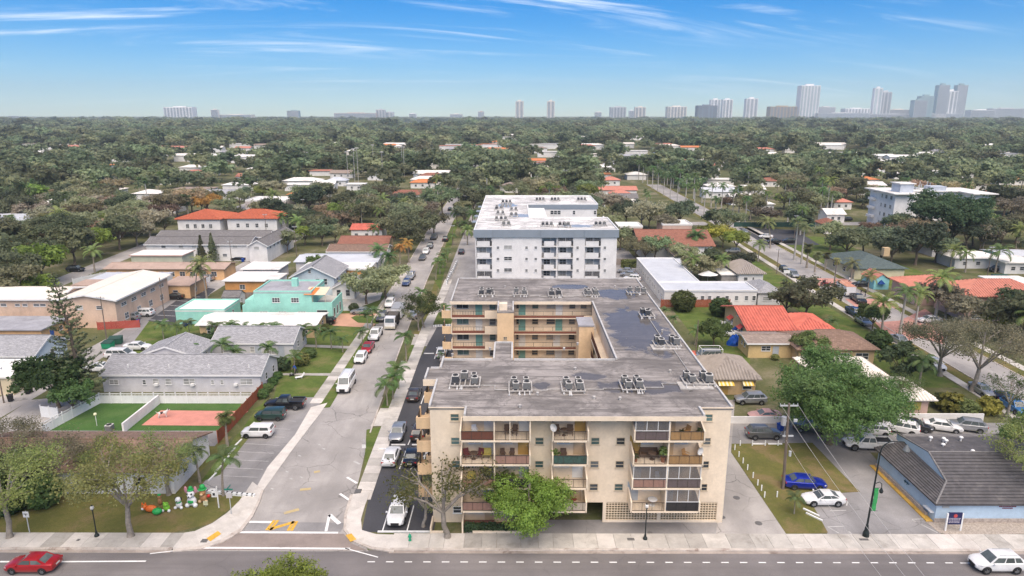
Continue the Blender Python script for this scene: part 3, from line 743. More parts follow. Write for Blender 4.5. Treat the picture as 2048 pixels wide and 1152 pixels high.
PC = dict(coco=palm_crown_mesh('crown', 3.8,1.9,.8,10,17,'palm', 1), cocol=palm_crown_mesh('crown', 3.8,1.9,.8,10,17,'palmlight', 2),
          royal=palm_crown_mesh('crown', 3.3,2.2,.85,9,14,'palm', 3), sabal=palm_crown_mesh('crown', 1.7,1.6,.75,7,34,'olive', 4, True), sabalg=palm_crown_mesh('crown', 1.7,1.6,.75,7,34,'palm', 5, True),
          rust=palm_crown_mesh('crown', 3.2,2.1,.8,9,15,'rust', 6))
NTREE = [0]
def tree(px, py, key, s, label, name='tree', group=None, rz=None, z=0, xy=None, sz=None, cat='tree'):
    x, y = xy or G(px, py); NTREE[0] += 1
    tm, cm_, H, R_ = PROTO[key]
    rz = rz if rz is not None else (NTREE[0] * 2.399) % 6.28
    o = thing(name, label, cat, (x, y, z), rz, group, scale=(s, s, sz or s))
    if tm: obj('trunk', tm, o)
    obj('crown' if tm else 'foliage', cm_, o)
    return o
def palm(px, py, kind, s, label, group=None, crown=None, fronds=None, nf=9, rz=None, xy=None, name='palm_tree', lean=0):
    x, y = xy or G(px, py); NTREE[0] += 1
    rz = rz if rz is not None else (NTREE[0] * 2.399) % 6.28
    o = thing(name, label, 'palm', (x, y, 0), rz, group, scale=s)
    obj('trunk', PT[kind], o)
    h, b = PTOP[kind]
    if fronds:
        rng = random.Random(NTREE[0])
        for i in range(nf):
            a = i * 2.39996 + rng.uniform(-.25,.25); me = FR[fronds][0 if i < nf * .3 else (1 if i < nf * .68 else 2)]
            obj('frond', me, o, (b, 0, h - .05), rot=(0, rng.uniform(-.12,.12), a), scale=rng.uniform(.85,1.12))
    else: obj('crown', PC[crown], o, (b, 0, h - .05))
    return o
# ------------------------------------------------------------------ building kit
def slab3(mb, pts, t, m=0):
    n = len(pts); vs = [tuple(p) for p in pts] + [(p[0], p[1], p[2] - t) for p in pts]
    mb.add(vs, [tuple(range(n)), tuple(range(n, 2 * n))[::-1]] + [(i, n + i, n + (i + 1) % n, (i + 1) % n) for i in range(n)], m)
def ribs(mb, a, b, c, d, pitch, w, h, m=0):
    """barrel-tile ribs on the slope with eave a-b and ridge d-c"""
    a, b, c, d = map(Vector, (a, b, c, d)); e = b - a; L = e.length; e.normalize()
    n = e.cross(d - a); n.normalize()
    if n.z < 0: n = -n
    s0 = (d - a).dot(e); s1 = (c - a).dot(e); up = (d - a) - e * s0
    k = int(L / pitch)
    for i in range(k + 1):
        s = (i + .5) * L / (k + 1); t = 1.0
        if s < s0: t = min(t, s / s0)
        if s > s1: t = min(t, (L - s) / max(1e-6, L - s1))
        if t < .06: continue
        p = a + e * s; q = p + up * t
        mb.add([p - e * w, p + n * h, p + e * w, q - e * w, q + n * h, q + e * w], [(0,1,4,3),(1,2,5,4),(0,2,1)], m)
WIN = {}
frame_white = mat('window_frame_white', (0.72,0.72,0.70),0.6,0.05)
frame_grey = mat('window_frame_grey', (0.42,0.44,0.44),0.6,0.05)
frame_tan = mat('window_frame_tan', (0.55,0.46,0.34),0.7,0.05)
g_dark = glass_mat('glass_dark', (0.050,0.058,0.065)); g_mid = glass_mat('glass_mid', (0.15,0.165,0.175),.15,.35); g_pale = glass_mat('glass_blinds', (0.38,0.38,0.36),.4,.2); g_teal = glass_mat('glass_teal', (0.10,0.17,0.165),.15,.4)
g_screen = glass_mat('glass_screen', (0.27,0.27,0.28),.3,.3)
GLS = dict(d=g_dark, m=g_mid, p=g_pale, t=g_teal, s=g_screen)
SIDE = dict(f=0.0, r=math.pi / 2, l=-math.pi / 2, b=math.pi)
def win_mesh(w, h, nx, ny, fm):
    k = (round(w, 2), round(h, 2), nx, ny, fm.name)
    if k in WIN: return WIN[k]
    f = MB(); t = .055; x0, x1 = -w / 2, w / 2
    f.box(x0,-.05,0, x0 + t, .0, h); f.box(x1 - t, -.05,0, x1,.0, h); f.box(x0 + t, -.05, h - t, x1 - t, .0, h); f.box(x0 + t, -.05,0, x1 - t, .0, t)
    f.box(x0 - .06,-.09,-.07, x1 + .06,0,0)
    for i in range(1, nx): q = x0 + w * i / nx; f.box(q - t / 2,-.045, t, q + t / 2,0, h - t)
    for j in range(1, ny): q = h * j / ny; f.box(x0 + t, -.042, q - t / 2, x1 - t, 0, q + t / 2)
    g = MB().box(x0 + t, -.02, t, x1 - t, 0.0, h - t)
    WIN[k] = (f.mesh('window', fm), g)
    return WIN[k]
PANE = {}
def window(root, side, x, y, z, w, h, gl='d', nx=1, ny=2, fm=None, name='window'):
    fm = fm or frame_white
    me, g = win_mesh(w, h, nx, ny, fm)
    o = obj(name, me, root, rel(root, x, y, z), SIDE[side])
    k = (round(w, 2), round(h, 2), gl)
    if k not in PANE: PANE[k] = g.mesh('pane', GLS[gl])
    obj('pane', PANE[k], o)
    return o
DOORM = {}
def door(root, side, x, y, z, w=.92, h=2.05, m=None, name='door'):
    m = m or frame_white; k = (w, h, m.name)
    if k not in DOORM:
        d = MB().box(-w / 2,-.04,0, w / 2,0, h).box(-w / 2 - .07,-.055,0,-w / 2,0, h + .07).box(w / 2,-.055,0, w / 2 + .07,0, h + .07).box(-w / 2,-.055, h, w / 2,0, h + .07)
        hd = MB().box(w / 2 - .14,-.09,.95, w / 2 - .08,-.04,1.05)
        DOORM[k] = (d.mesh('door', m), hd.mesh('handle', frame_grey))
    o = obj(name, DOORM[k][0], root, rel(root, x, y, z), SIDE[side]); obj('handle', DOORM[k][1], o)
    return o
def roof(root, kind, x0, y0, x1, y1, h, rise, ov, m, tile=0.0, t=.14, rim=None, name='roof', fascia=None, cap=None):
    mb = MB()
    if kind == 'flat':
        mb.box(x0 - ov, y0 - ov, h, x1 + ov, y1 + ov, h + .22)
        o = mb.build(name, m, root)
        if fascia:
            f = MB(); a, b, c, d = x0 - ov - .03, y0 - ov - .03, x1 + ov + .03, y1 + ov + .03
            f.box(a, b, h - .04, c, b + .03, h + .26).box(a, b + .03, h - .04, a + .03, d, h + .26).box(c - .03, b + .03, h - .04, c, d, h + .26)
            f.build('fascia', fascia, o)
        if rim:
            f = MB(); e = ov - .0; w = .22; hh = h + .22 + rise
            f.box(x0 - e, y0 - e, h + .22, x1 + e, y0 - e + w, hh).box(x0 - e, y1 + e - w, h + .22, x1 + e, y1 + e, hh)
            f.box(x0 - e, y0 - e + w, h + .22, x0 - e + w, y1 + e - w, hh).box(x1 + e - w, y0 - e + w, h + .22, x1 + e, y1 + e - w, hh)
            f.build('parapet', rim, o)
        return o
    X0, Y0, X1, Y1 = x0 - ov, y0 - ov, x1 + ov, y1 + ov
    if kind == 'gx':
        ym = (y0 + y1) / 2; sl = rise / (ym - y0); ze = h - ov * sl + t; zr = h + rise + t
        P = [[(X0, Y0, ze),(X1, Y0, ze),(X1, ym, zr),(X0, ym, zr)], [(X1, Y1, ze),(X0, Y1, ze),(X0, ym, zr),(X1, ym, zr)]]
    elif kind == 'gy':
        xm = (x0 + x1) / 2; sl = rise / (xm - x0); ze = h - ov * sl + t; zr = h + rise + t
        P = [[(X1, Y0, ze),(X1, Y1, ze),(xm, Y1, zr),(xm, Y0, zr)], [(X0, Y1, ze),(X0, Y0, ze),(xm, Y0, zr),(xm, Y1, zr)]]
    elif kind == 'shed':   # high at the back
        ze = h + t; zr = h + rise + t
        P = [[(X0, Y0, ze),(X1, Y0, ze),(X1, Y1, zr),(X0, Y1, zr)]]
    else:                  # hip
        w, d = X1 - X0, Y1 - Y0; ze = h - .12 + t; zr = h + rise + t; k = min(w, d) / 2
        if w >= d:
            ym = (Y0 + Y1) / 2; a, b = X0 + k, X1 - k
            P = [[(X0, Y0, ze),(X1, Y0, ze),(b, ym, zr),(a, ym, zr)], [(X1, Y1, ze),(X0, Y1, ze),(a, ym, zr),(b, ym, zr)], [(X1, Y0, ze),(X1, Y1, ze),(b, ym, zr)], [(X0, Y1, ze),(X0, Y0, ze),(a, ym, zr)]]
        else:
            xm = (X0 + X1) / 2; a, b = Y0 + k, Y1 - k
            P = [[(X1, Y0, ze),(X1, Y1, ze),(xm, b, zr),(xm, a, zr)], [(X0, Y1, ze),(X0, Y0, ze),(xm, a, zr),(xm, b, zr)], [(X0, Y0, ze),(X1, Y0, ze),(xm, a, zr)], [(X1, Y1, ze),(X0, Y1, ze),(xm, b, zr)]]
    for q in P:
        slab3(mb, q, t)
        if tile: ribs(mb, q[0], q[1], q[2], q[3] if len(q) > 3 else q[2], tile, tile * .28, tile * .30)
    o = mb.build(name, m, root)
    if kind == 'gx' or (kind == 'hip' and X1 - X0 >= Y1 - Y0):
        a, b = (X0, X1) if kind == 'gx' else (X0 + min(X1 - X0, Y1 - Y0) / 2, X1 - min(X1 - X0, Y1 - Y0) / 2)
        MB().box(a, (Y0 + Y1) / 2 - .14, h + rise + t - .03, b, (Y0 + Y1) / 2 + .14, h + rise + t + .06).build('ridge_cap', cap or m, o)
    elif kind == 'gy': MB().box((X0 + X1) / 2 - .14, Y0, h + rise + t - .03,(X0 + X1) / 2 + .14, Y1, h + rise + t + .06).build('ridge_cap', cap or m, o)
    if fascia and kind in ('gx', 'gy'):
        f = MB()
        if kind == 'gx':
            for yy in (Y0 - .03, Y1): f.box(X0, yy, ze - t - .12, X1, yy + .03, ze + .02)
            for xx in (X0 - .04, X1):
                for s0, s1 in ((Y0,(Y0 + Y1) / 2),(Y1,(Y0 + Y1) / 2)):
                    f.add([(xx, s0, ze - t - .12),(xx + .04, s0, ze - t - .12),(xx + .04, s1, zr - t - .12),(xx, s1, zr - t - .12),(xx, s0, ze + .02),(xx + .04, s0, ze + .02),(xx + .04, s1, zr + .02),(xx, s1, zr + .02)],
                          [(0,1,2,3),(4,5,6,7),(0,1,5,4),(1,2,6,5),(2,3,7,6),(3,0,4,7)])
        else:
            for xx in (X0 - .03, X1): f.box(xx, Y0, ze - t - .12, xx + .03, Y1, ze + .02)
            for yy in (Y0 - .04, Y1):
                for s0, s1 in ((X0,(X0 + X1) / 2),(X1,(X0 + X1) / 2)):
                    f.add([(s0, yy, ze - t - .12),(s0, yy + .04, ze - t - .12),(s1, yy + .04, zr - t - .12),(s1, yy, zr - t - .12),(s0, yy, ze + .02),(s0, yy + .04, ze + .02),(s1, yy + .04, zr + .02),(s1, yy, zr + .02)],
                          [(0,1,2,3),(4,5,6,7),(0,1,5,4),(1,2,6,5),(2,3,7,6),(3,0,4,7)])
        f.build('fascia', fascia, o)
    return o
def house(name, label, x0, y0, x1, y1, h, wall, rf, wins=(), doors=(), cat='house', group=None, front_clear=0.0, base=0.0):
    """rf = (kind, rise, overhang, material, {extra})"""
    if x0 > x1: x0, x1 = x1, x0
    r = thing(name, label, cat, ((x0 + x1) / 2,(y0 + y1) / 2,0),0, group)
    w = MB().box(x0, y0, base - .05 if base == 0 else base, x1, y1, h)
    kind, rise = rf[0], rf[1]
    if kind == 'gx':
        ym = (y0 + y1) / 2
        w.add([(x0, y0, h),(x0, y1, h),(x0, ym, h + rise),(x1, y0, h),(x1, y1, h),(x1, ym, h + rise)], [(0,2,1),(3,4,5),(0,3,5,2),(1,2,5,4)])
    elif kind == 'gy':
        xm = (x0 + x1) / 2
        w.add([(x0, y0, h),(x1, y0, h),(xm, y0, h + rise),(x0, y1, h),(x1, y1, h),(xm, y1, h + rise)], [(0,1,2),(3,5,4),(0,2,5,3),(1,4,5,2)])
    elif kind == 'shed':
        w.add([(x0, y0, h),(x1, y0, h),(x1, y1, h),(x0, y1, h),(x1, y1, h + rise),(x0, y1, h + rise)], [(0,1,4,5),(0,5,3),(1,2,4),(3,5,4,2)])
    w.build('wall', wall, r)
    roof(r, kind, x0, y0, x1, y1, h, rise, rf[2], rf[3], **(rf[4] if len(rf) > 4 else {}))
    e = .012
    def place(s, u): return {'f': (u, y0 - e),'b': (u, y1 + e),'l': (x0 - e, u),'r': (x1 + e, u)}[s]
    for q in wins:
        s, u, z, ww, hh = q[:5]; kw = q[5] if len(q) > 5 else {}
        window(r, s, *place(s, u), z, ww, hh, **kw)
    for q in doors:
        s, u = q[:2]; door(r, s, *place(s, u), q[4] if len(q) > 4 else 0.02, m=q[2] if len(q) > 2 else None, w=q[3] if len(q) > 3 else .92)
    avoid(x0 - 2, y0 - 2, x1 + 2, y1 + 2, front_clear)
    return r
def wrow(side, a, b, n, z, w, h, **k): return [(side, a + (b - a) * (i + .5) / n, z, w, h, k) for i in range(n)]
# wall and roof materials
def stucco(name, col, stain=.25): return mat(name, col, 0.9,0.09,0.45, stain * 1.7, tuple(x * .55 for x in col), bmp=0.15)
M_cream = stucco('stucco_cream', (0.77,0.65,0.50),.28); M_peach = stucco('stucco_peach', (0.68,0.50,0.37)); M_white = stucco('stucco_white', (0.74,0.725,0.70),.2); M_grey = stucco('stucco_palegrey', (0.58,0.575,0.59))
M_mint = stucco('stucco_mint', (0.33,0.66,0.55),.15); M_orange = stucco('stucco_orange', (0.66,0.33,0.12)); M_blue = stucco('stucco_skyblue', (0.45,0.58,0.70),.15); M_tan = stucco('stucco_tan', (0.58,0.42,0.24)); M_pink = stucco('stucco_pink', (0.60,0.42,0.35)); M_lblue = stucco('stucco_paleblue', (0.50,0.58,0.62)); M_yel = stucco('stucco_yellow', (0.62,0.46,0.23)); M_apri = stucco('stucco_apricot', (0.72,0.45,0.23)); M_sage = stucco('stucco_sage', (0.50,0.52,0.40))
W_roof = mat('white_roof_coat', (0.74,0.72,0.68),0.85,0.08,0.3,0.65,(0.40,0.36,0.32)); W_roof2 = mat('cream_roof_coat', (0.74,0.67,0.58),0.85,0.05,0.3,0.3,(0.5,0.44,0.38)); G_roof = mat('grey_flat_roof', (0.34,0.34,0.36),0.9,0.15,0.5,0.5,(0.16,0.15,0.15)); T_roof = mat('tan_flat_roof', (0.42,0.31,0.25),0.9,0.1,0.4,0.4); B_roof = mat('pale_metal_roof', (0.52,0.54,0.57),0.6,0.08,0.4,0.4,(0.34,0.37,0.42))
SH_grey = shingle('shingle_grey', (0.34,0.34,0.35)); SH_brown = shingle('shingle_brown', (0.245,0.165,0.125)); SH_dgrey = shingle('shingle_darkgrey', (0.20,0.19,0.185)); SH_tan = shingle('shingle_tan', (0.32,0.255,0.215)); SH_green = shingle('shingle_green', (0.105,0.135,0.130)); SH_redbrown = shingle('shingle_redbrown', (0.30,0.135,0.095))
TL_red = mat('tile_red', (0.54,0.15,0.105),0.8,0.18,0.6,0.5,(0.36,0.10,0.07)); TL_terra = mat('tile_terracotta', (0.42,0.115,0.060),0.85,0.2,1.5,0.45,(0.22,0.07,0.045)); TL_pink = mat('tile_pink', (0.50,0.205,0.150),0.85,0.12,0.8,0.3,(0.36,0.15,0.11)); TL_white = mat('tile_white', (0.72,0.67,0.60),0.85,0.06,0.8,0.4,(0.45,0.38,0.32)); TL_grey = mat('tile_grey', (0.30,0.265,0.235),0.9,0.12,0.8,0.5,(0.16,0.14,0.12)); TL_dark = mat('tile_charcoal', (0.095,0.09,0.092),0.8,0.2,1.2,0.5,(0.24,0.22,0.21)); TL_orange = mat('tile_orange', (0.55,0.20,0.08),0.85,0.15,1,0.3)
white_trim = mat('white_trim', (0.76,0.76,0.74),0.6,0.04,1,.2); fence_white = mat('white_vinyl', (0.76,0.77,0.76),0.6,0.05,1,.25,(0.5,0.5,0.46)); wood_red = mat('stained_wood', (0.30,0.09,0.045),0.85,0.2,2,.4, stretch=(3,3,.4)); wood_grey = mat('weathered_wood', (0.26,0.22,0.19),0.9,0.2,2,.4, stretch=(3,3,.4)); red_wall = mat('red_fence_paint', (0.42,0.09,0.065),0.8,.1,1,.3)
metal_dark = mat('dark_metal', (0.035,0.035,0.038),0.45,.1,2, metallic=.4); metal_grey = mat('grey_metal', (0.40,0.41,0.42),0.5,.1,2,.3, metallic=.3); black = mat('black_rubber', (0.03,0.03,0.03),0.8,.1)
brown_rail = mat('brown_rail', (0.115,0.055,0.035),0.7,.12,2); teal_door = mat('teal_door', (0.17,0.36,0.33),0.6,.06); ochre_door = mat('ochre_door', (0.48,0.31,0.10),0.6,.06); tan_door = mat('tan_door', (0.55,0.42,0.28),.6,.06); grey_door = mat('grey_door', (0.42,0.46,0.50),.6,.06)
# ------------------------------------------------------------------ yellow apartment block
YB = thing('apartment_block', 'long cream apartment block with tarred flat roof round an open courtyard', 'building', (6.7,90,0))
avoid(-12,60,24,120)
YF, XL, XR, ZR = 63.4,-8.45,21.85,13.05
FL = [2.65,5.25,7.85,10.45]
w = MB()
w.box(XL, YF, -.05,-5.3, YF + .3,12.79)                      # front wall, left of balconies
w.box(-5.3, YF, FL[0] - .25,2.0, YF + .3,12.79); w.box(-5.3, YF, -.05,2.0, YF + .3, FL[0] - .25)
w.box(2.0, YF, FL[0] - .12,9.3, YF + .3,12.79)               # above the car entry
w.box(9.3, YF, -.05,9.62, YF + .3,12.79); w.box(9.62, YF, 2.5,21.2, YF + .3,12.79); w.box(9.62, YF, -.05,21.2, YF + .3,.28); w.box(15.0, YF, .28,15.35, YF + .3,2.5); w.box(21.2, YF, -.05, XR, YF + .3,12.79)
w.box(XL, YF + .3,-.05, XL + .3,77,12.79); w.box(XR - .3, YF + .3,-.05, XR, 118.4,12.79)
w.box(XL + .3,76.7,0,12.3,77,12.79)                        # court side of the front wing
w.box(12.3,77,0,12.6,103.5,12.79)                          # court side of the right wing
w.box(-9.9,104.7,0,12.6,105,12.79); w.box(-9.9,118.1,0, XR - .3,118.4,12.79); w.box(-9.9,105,0,-9.6,118.1,12.79)
w.build('wall', M_cream, YB)
MB().box(2.0, YF + .02, FL[0] - .3, XR - .3,76.7, FL[0] - .13).build('garage_ceiling', M_cream, YB)
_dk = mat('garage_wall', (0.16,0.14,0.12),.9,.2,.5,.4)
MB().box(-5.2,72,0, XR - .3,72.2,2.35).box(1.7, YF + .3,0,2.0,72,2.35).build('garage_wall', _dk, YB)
# pierced block screen
sc = MB(); bs = .295
xs = []
for x0, x1 in ((9.62,15.0),(15.35,21.2)):
    n = int(round((x1 - x0) / bs)); d = (x1 - x0) / n
    for i in range(n + 1): sc.box(x0 + i * d - .035, YF + .05,.28, x0 + i * d + .035, YF + .2,2.5)
    for j in range(9):
        z = .28 + j * 2.22 / 8; sc.box(x0, YF + .06, z - .035, x1, YF + .19, z + .035)
        if j < 8:
            for i in range(n):
                cx0, cz = x0 + (i + .5) * d, z + 2.22 / 16; q = .07
                for sx, sz in ((-1,-1),(1,-1),(1,1),(-1,1)):
                    a, b = cx0 + sx * d / 2, cz + sz * .139
                    sc.add([(a, YF + .07, b),(a - sx * q * 1.2, YF + .07, b),(a, YF + .07, b - sz * q * 1.2),(a, YF + .18, b),(a - sx * q * 1.2, YF + .18, b),(a, YF + .18, b - sz * q * 1.2)], [(0,1,2),(3,5,4),(1,4,5,2)])
sc.build('block_screen', mat('screen_block', (0.70,0.58,0.42),.9,.08,2,.3), YB, kind='stuff')
# roofs: each deck is a slab of the same height
tar = tar_roof('tar_roof', (0.285,0.26,0.24), [(16.8,89,4.4,11.5),(13.5,68.6,5.6,2.2),(8.5,71.8,2.4,1.2),(9.5,113.0,3.4,1.8),(3,69.0,1.0,1.2),(17,108,4,4)])
rf = MB().box(XL - .12, YF - .05,12.8, XR + .15,77.0, ZR)
rf.box(-4.9,61.2,12.8,18.65, YF - .05, ZR)
rf.box(12.2,77.0,12.8, XR + .15,103.2, ZR).box(-10.0,103.2,12.8, XR + .15,118.6, ZR).box(-10.0,70.7,12.8, XL - .12,74.2, ZR).box(-8.9,77.0,12.8,-8.6,78.4, ZR)
rf.box(-2.5,77.0,12.8,-.1,83.3, ZR).box(-2.5,97.7,12.8,0.0,103.2, ZR)
ROOF = rf.build('roof', tar, YB)
lip = mat('roof_edge_metal', (0.52,0.51,0.49),.7,.12,1.2,.5)
def rimw(mb, x0, y0, x1, y1, w=.2, h=.2):
    if x0 == x1: mb.box(x0 - w / 2, y0, ZR, x0 + w / 2, y1, ZR + h)
    else: mb.box(x0, y0 - w / 2, ZR, x1, y0 + w / 2, ZR + h)
rm = MB()
for q in [(XR - .02, YF, XR - .02,118.4),(XL - .02, YF + .1, XL - .02,70.5),(-9.85,70.9,-9.85,74.0),(XL - .02,74.2, XL - .02,77.9),(-8.4,76.9,-2.6,76.9),(-2.4,77.1,-2.4,83.2),(-.22,77.1,-.22,83.2),(-2.3,83.2,-.3,83.2),(0,76.9,12.1,76.9),(12.3,77.1,12.3,103.0),(-9.85,103.5,-9.85,118.2),(-2.4,97.9,-2.4,103.0),(-.12,97.9,-.12,103),(-9.6,118.5,21.6,118.5),(-9.6,74.1,-8.6,74.1),(-4.8,61.4,-4.8,63.3),(18.55,61.4,18.55,63.3)]: rimw(rm, *q)
rm.build('roof_edge', lip, ROOF)
fa = MB().box(-4.95,61.12,12.62,18.7,61.19, ZR + .03)
for q in [(XL - .13, YF - .12,12.98,-4.96, YF - .055),(18.71, YF - .12,12.98, XR + .16, YF - .055),(0.02,103.1,12.62,12.1,103.19),(-10.05,103.1,12.62,-2.55,103.19),(-10.06,70.62,12.35, XL, 70.69)]: MB().box(*q, ZR + .035).build('fascia', M_cream, ROOF)
fa.build('fascia', M_cream, ROOF)
# front balconies
rail_dark = mat('rail_bronze', (0.07,0.055,0.045),.6,.1)
rail_black = mat('rail_black', (0.02,0.02,0.022),.6,.1)
pan_salmon = mat('panel_salmon', (0.46,0.27,0.21),.8,.06); pan_brown = mat('panel_brown', (0.20,0.075,0.05),.8,.1,3); pan_ochre = mat('panel_ochre', (0.50,0.30,0.13),.8,.08); pan_green = mat('panel_green', (0.06,0.13,0.11),.8,.3,4); pan_cream = mat('panel_cream', (0.60,0.52,0.42),.8,.06); pan_mauve = mat('panel_mauve', (0.19,0.15,0.15),.8,.08); pan_black = mat('panel_black', (0.06,0.056,0.054),.7)
def railing(parent, x0, x1, y, z, h=1.0, n=None, m=None, panel=None, axis='x'):
    m = m or rail_dark
    r = MB(); n = n or int((x1 - x0) / .125)
    def bx(a, b, dy, z0, z1):
        if axis == 'x': r.box(a, y - dy, z0, b, y + dy, z1)
        else: r.box(y - dy, a, z0, y + dy, b, z1)
    bx(x0, x1,.022, z + h - .05, z + h); bx(x0, x1,.016, z + .06, z + .1)
    for i in range(n + 1):
        q = x0 + (x1 - x0) * i / n; ww = .03 if i % max(1, n // 3) == 0 else .011
        bx(max(x0, q - ww), min(x1, q + ww),.012, z + .1, z + h - .05)
    o = r.build('railing', m, parent)
    if panel:
        p = MB()
        if axis == 'x': p.box(x0 + .02, y + .03, z + .08, x1 - .02, y + .045, z + h - .06)
        else: p.box(y + .03, x0 + .02, z + .08, y + .045, x1 - .02, z + h - .06)
        p.build('infill_panel', panel, o)
    return o
BY = 61.25
def balcony(x0, x1, F, fins=(1,1), rail=(rail_dark, None), win=(.35,1.35,'d'), dr=(.8, None), encl=None, h=2.42):
    b = MB().box(x0, BY, F - .17, x1, YF, F)
    for s, on in ((x0, fins[0]),(x1, fins[1])):
        if on: b.add([(s - .07, BY, F - .17),(s - .07, YF, F - .17),(s - .07, YF, F + 1.55),(s - .07, BY, F + 1.02),(s + .07, BY, F - .17),(s + .07, YF, F - .17),(s + .07, YF, F + 1.55),(s + .07, BY, F + 1.02)],
                     [(0,3,2,1),(4,5,6,7),(0,4,7,3),(3,7,6,2),(1,2,6,5),(0,1,5,4)])
    o = b.build('balcony', M_cream, YB)
    railing(o, x0 + .08, x1 - .08, BY + .06, F, 1.0, None, rail[0], rail[1])
    w = x1 - x0
    if win: window(YB, 'f', x0 + w * win[0], YF - .012, F + 1.25, win[1], .85, win[2], 2,1)
    if dr: door(YB, 'f', x0 + w * dr[0], YF - .012, F + .01,.95,2.05, dr[1] or frame_white)
    if encl:
        kind, n = encl; fr = MB(); gl = []
        zb = F + (1.02 if kind != 'full' else .05)
        fr.box(x0 + .05, BY + .1, F, x0 + .11, BY + .16, F + h).box(x1 - .11, BY + .1, F, x1 - .05, BY + .16, F + h).box(x0 + .11, BY + .1, F + h - .06, x1 - .11, BY + .16, F + h).box(x0 + .11, BY + .1, F + 1.0, x1 - .11, BY + .16, F + 1.06)
        for i in range(1, n):
            q = x0 + .08 + (w - .16) * i / n; fr.box(q - .03, BY + .095, F, q + .03, BY + .165, F + h - .06)
        e = fr.build('screen_frame', frame_white, o)
        for i in range(n):
            a = x0 + .08 + (w - .16) * i / n + .035; c = x0 + .08 + (w - .16) * (i + 1) / n - .035
            MB().box(a, BY + .12, F + .03, c, BY + .135, F + h - .08).build('screen_pane', SCREEN, e)
    return o
def screen_mat(name, col, alpha):
    m, nt, p, out = new_mat(name)
    p.inputs['Base Color'].default_value = c4(col); p.inputs['Roughness'].default_value = .25
    tr = nd(nt, 'ShaderNodeBsdfTransparent'); mx = nd(nt, 'ShaderNodeMixShader'); mx.inputs[0].default_value = alpha
    nt.links.new(tr.outputs[0], mx.inputs[1]); nt.links.new(p.outputs[0], mx.inputs[2]); nt.links.new(mx.outputs[0], out.inputs[0])
    return m
SCREEN = screen_mat('insect_screen', (0.20,0.195,0.195),.34)
LX = [(-5.25,-1.92),(-1.92,1.6)]
left = [[((rail_dark, pan_salmon),(.3,1.5,'m'),(.82, grey_door)),((rail_dark, pan_salmon),(.3,1.4,'m'),(.8, None))],
        [((rail_dark, pan_salmon),(.3,1.6,'p'),(.85, frame_grey)),((rail_black, pan_black),(.35,1.6,'m'),(.85, grey_door))],
        [((rail_dark, None),(.38,1.2,'d'),(.8, None)),((rail_dark, pan_salmon),(.33,1.2,'m'),(.82, ochre_door))],
        [((rail_dark, pan_brown),(.42,1.2,'d'),(.84, None)),((rail_dark, None),(.33,1.2,'m'),(.84, None))]]
for k, F in enumerate(FL):
    for j, (x0, x1) in enumerate(LX):
        rl, wn_, dr_ = left[k][j]; balcony(x0, x1, F, (j == 0, j == 1), rl, wn_, dr_)
third = [((rail_dark, pan_cream),(.2,1.0,'p'),(.75, tan_door)),((rail_dark, None),(.3,1.5,'p'),(.78, None)),((rail_dark, pan_green),(.35,1.3,'d'),(.8, tan_door)),((rail_dark, None),(.3,1.45,'p'),(.82, ochre_door))]
for k, F in enumerate(FL): balcony(3.85,7.3, F, (1,1), *third[k])
rgt = [[((rail_dark, None),(.6,1.2,'p'),(.14, grey_door), None),((rail_black, pan_black),(.6,1.2,'d'),(.2, None),('h', 3))],
       [((rail_dark, pan_salmon),(.55,1.3,'p'),(.2, None),('h', 2)),((rail_dark, pan_mauve), None, None, ('full', 3))],
       [((rail_dark, None),(.5,1.2,'d'),(.14, ochre_door), None),((rail_dark, pan_ochre),(.5,1.3,'d'),(.12, tan_door), None)],
       [((rail_dark, pan_mauve),(.5,1.3,'m'),(.2, None),('h', 3)),((rail_dark, pan_ochre),(.55,1.5,'p'),(.14, tan_door), None)]]
for k, F in enumerate(FL):
    for j, (x0, x1) in enumerate(((11.85,15.28),(15.28,18.7))): balcony(x0, x1, F, (j == 0, j == 1), *rgt[k][j])
for q in [(-1.99, BY + .12, FL[0] - .17,-1.85, YF, 12.79),(15.21, BY + .12, FL[0] - .17,15.35, YF, 12.79),(1.53, BY + .02, FL[3], 1.67, BY + .16,12.62),(-.42, BY + .02, FL[3], -.34, BY + .1,12.62)]: MB().box(*q).build('balcony_divider', M_cream, YB)
for x, gl, sk in ((-5.95,'t', ()),(2.6,'t', ()),(8.27,'m', ()),(10.85,'d', ()),(19.6,'d', ())):
    for k, z in enumerate((3.75,6.35,8.95,11.55)): window(YB, 'f', x, YF - .012, z, .88 if x < 19 else .8,.8,'dmtd'[(k + int(x)) % 4] if x > 8 else gl, 1,2, frame_tan)
window(YB, 'f', -5.9, YF - .012,1.1,.9,.8,'d')
# ground-floor patio with hedge and low walls
for q in [(-8.55,61.3,0,-8.4,63.4,.75),(-5.3,61.3,0,-5.15,63.4,1.3),(1.5,61.3,0,1.66,63.4,2.45),(-8.4,61.32,0,-7.2,61.46,.3),(-4.2,61.32,0,1.5,61.46,.3)]: MB().box(*q).build('patio_wall', M_cream, YB)
railing(YB, -5.1,-2.0,62.2,0,1.05,24, brown_rail, pan_brown); MB().box(-5.1,62.4,.01,1.5, YF, .06).build('patio_floor', brick_pave, YB)
window(YB, 'f', -4.0, YF - .012,1.2,1.5,.9,'d', 2,1); door(YB, 'f', -2.5, YF - .012,.05,.95,2.05, tan_door)
window(YB, 'f', -.6, YF - .012,1.2,1.5,.9,'d', 2,1)
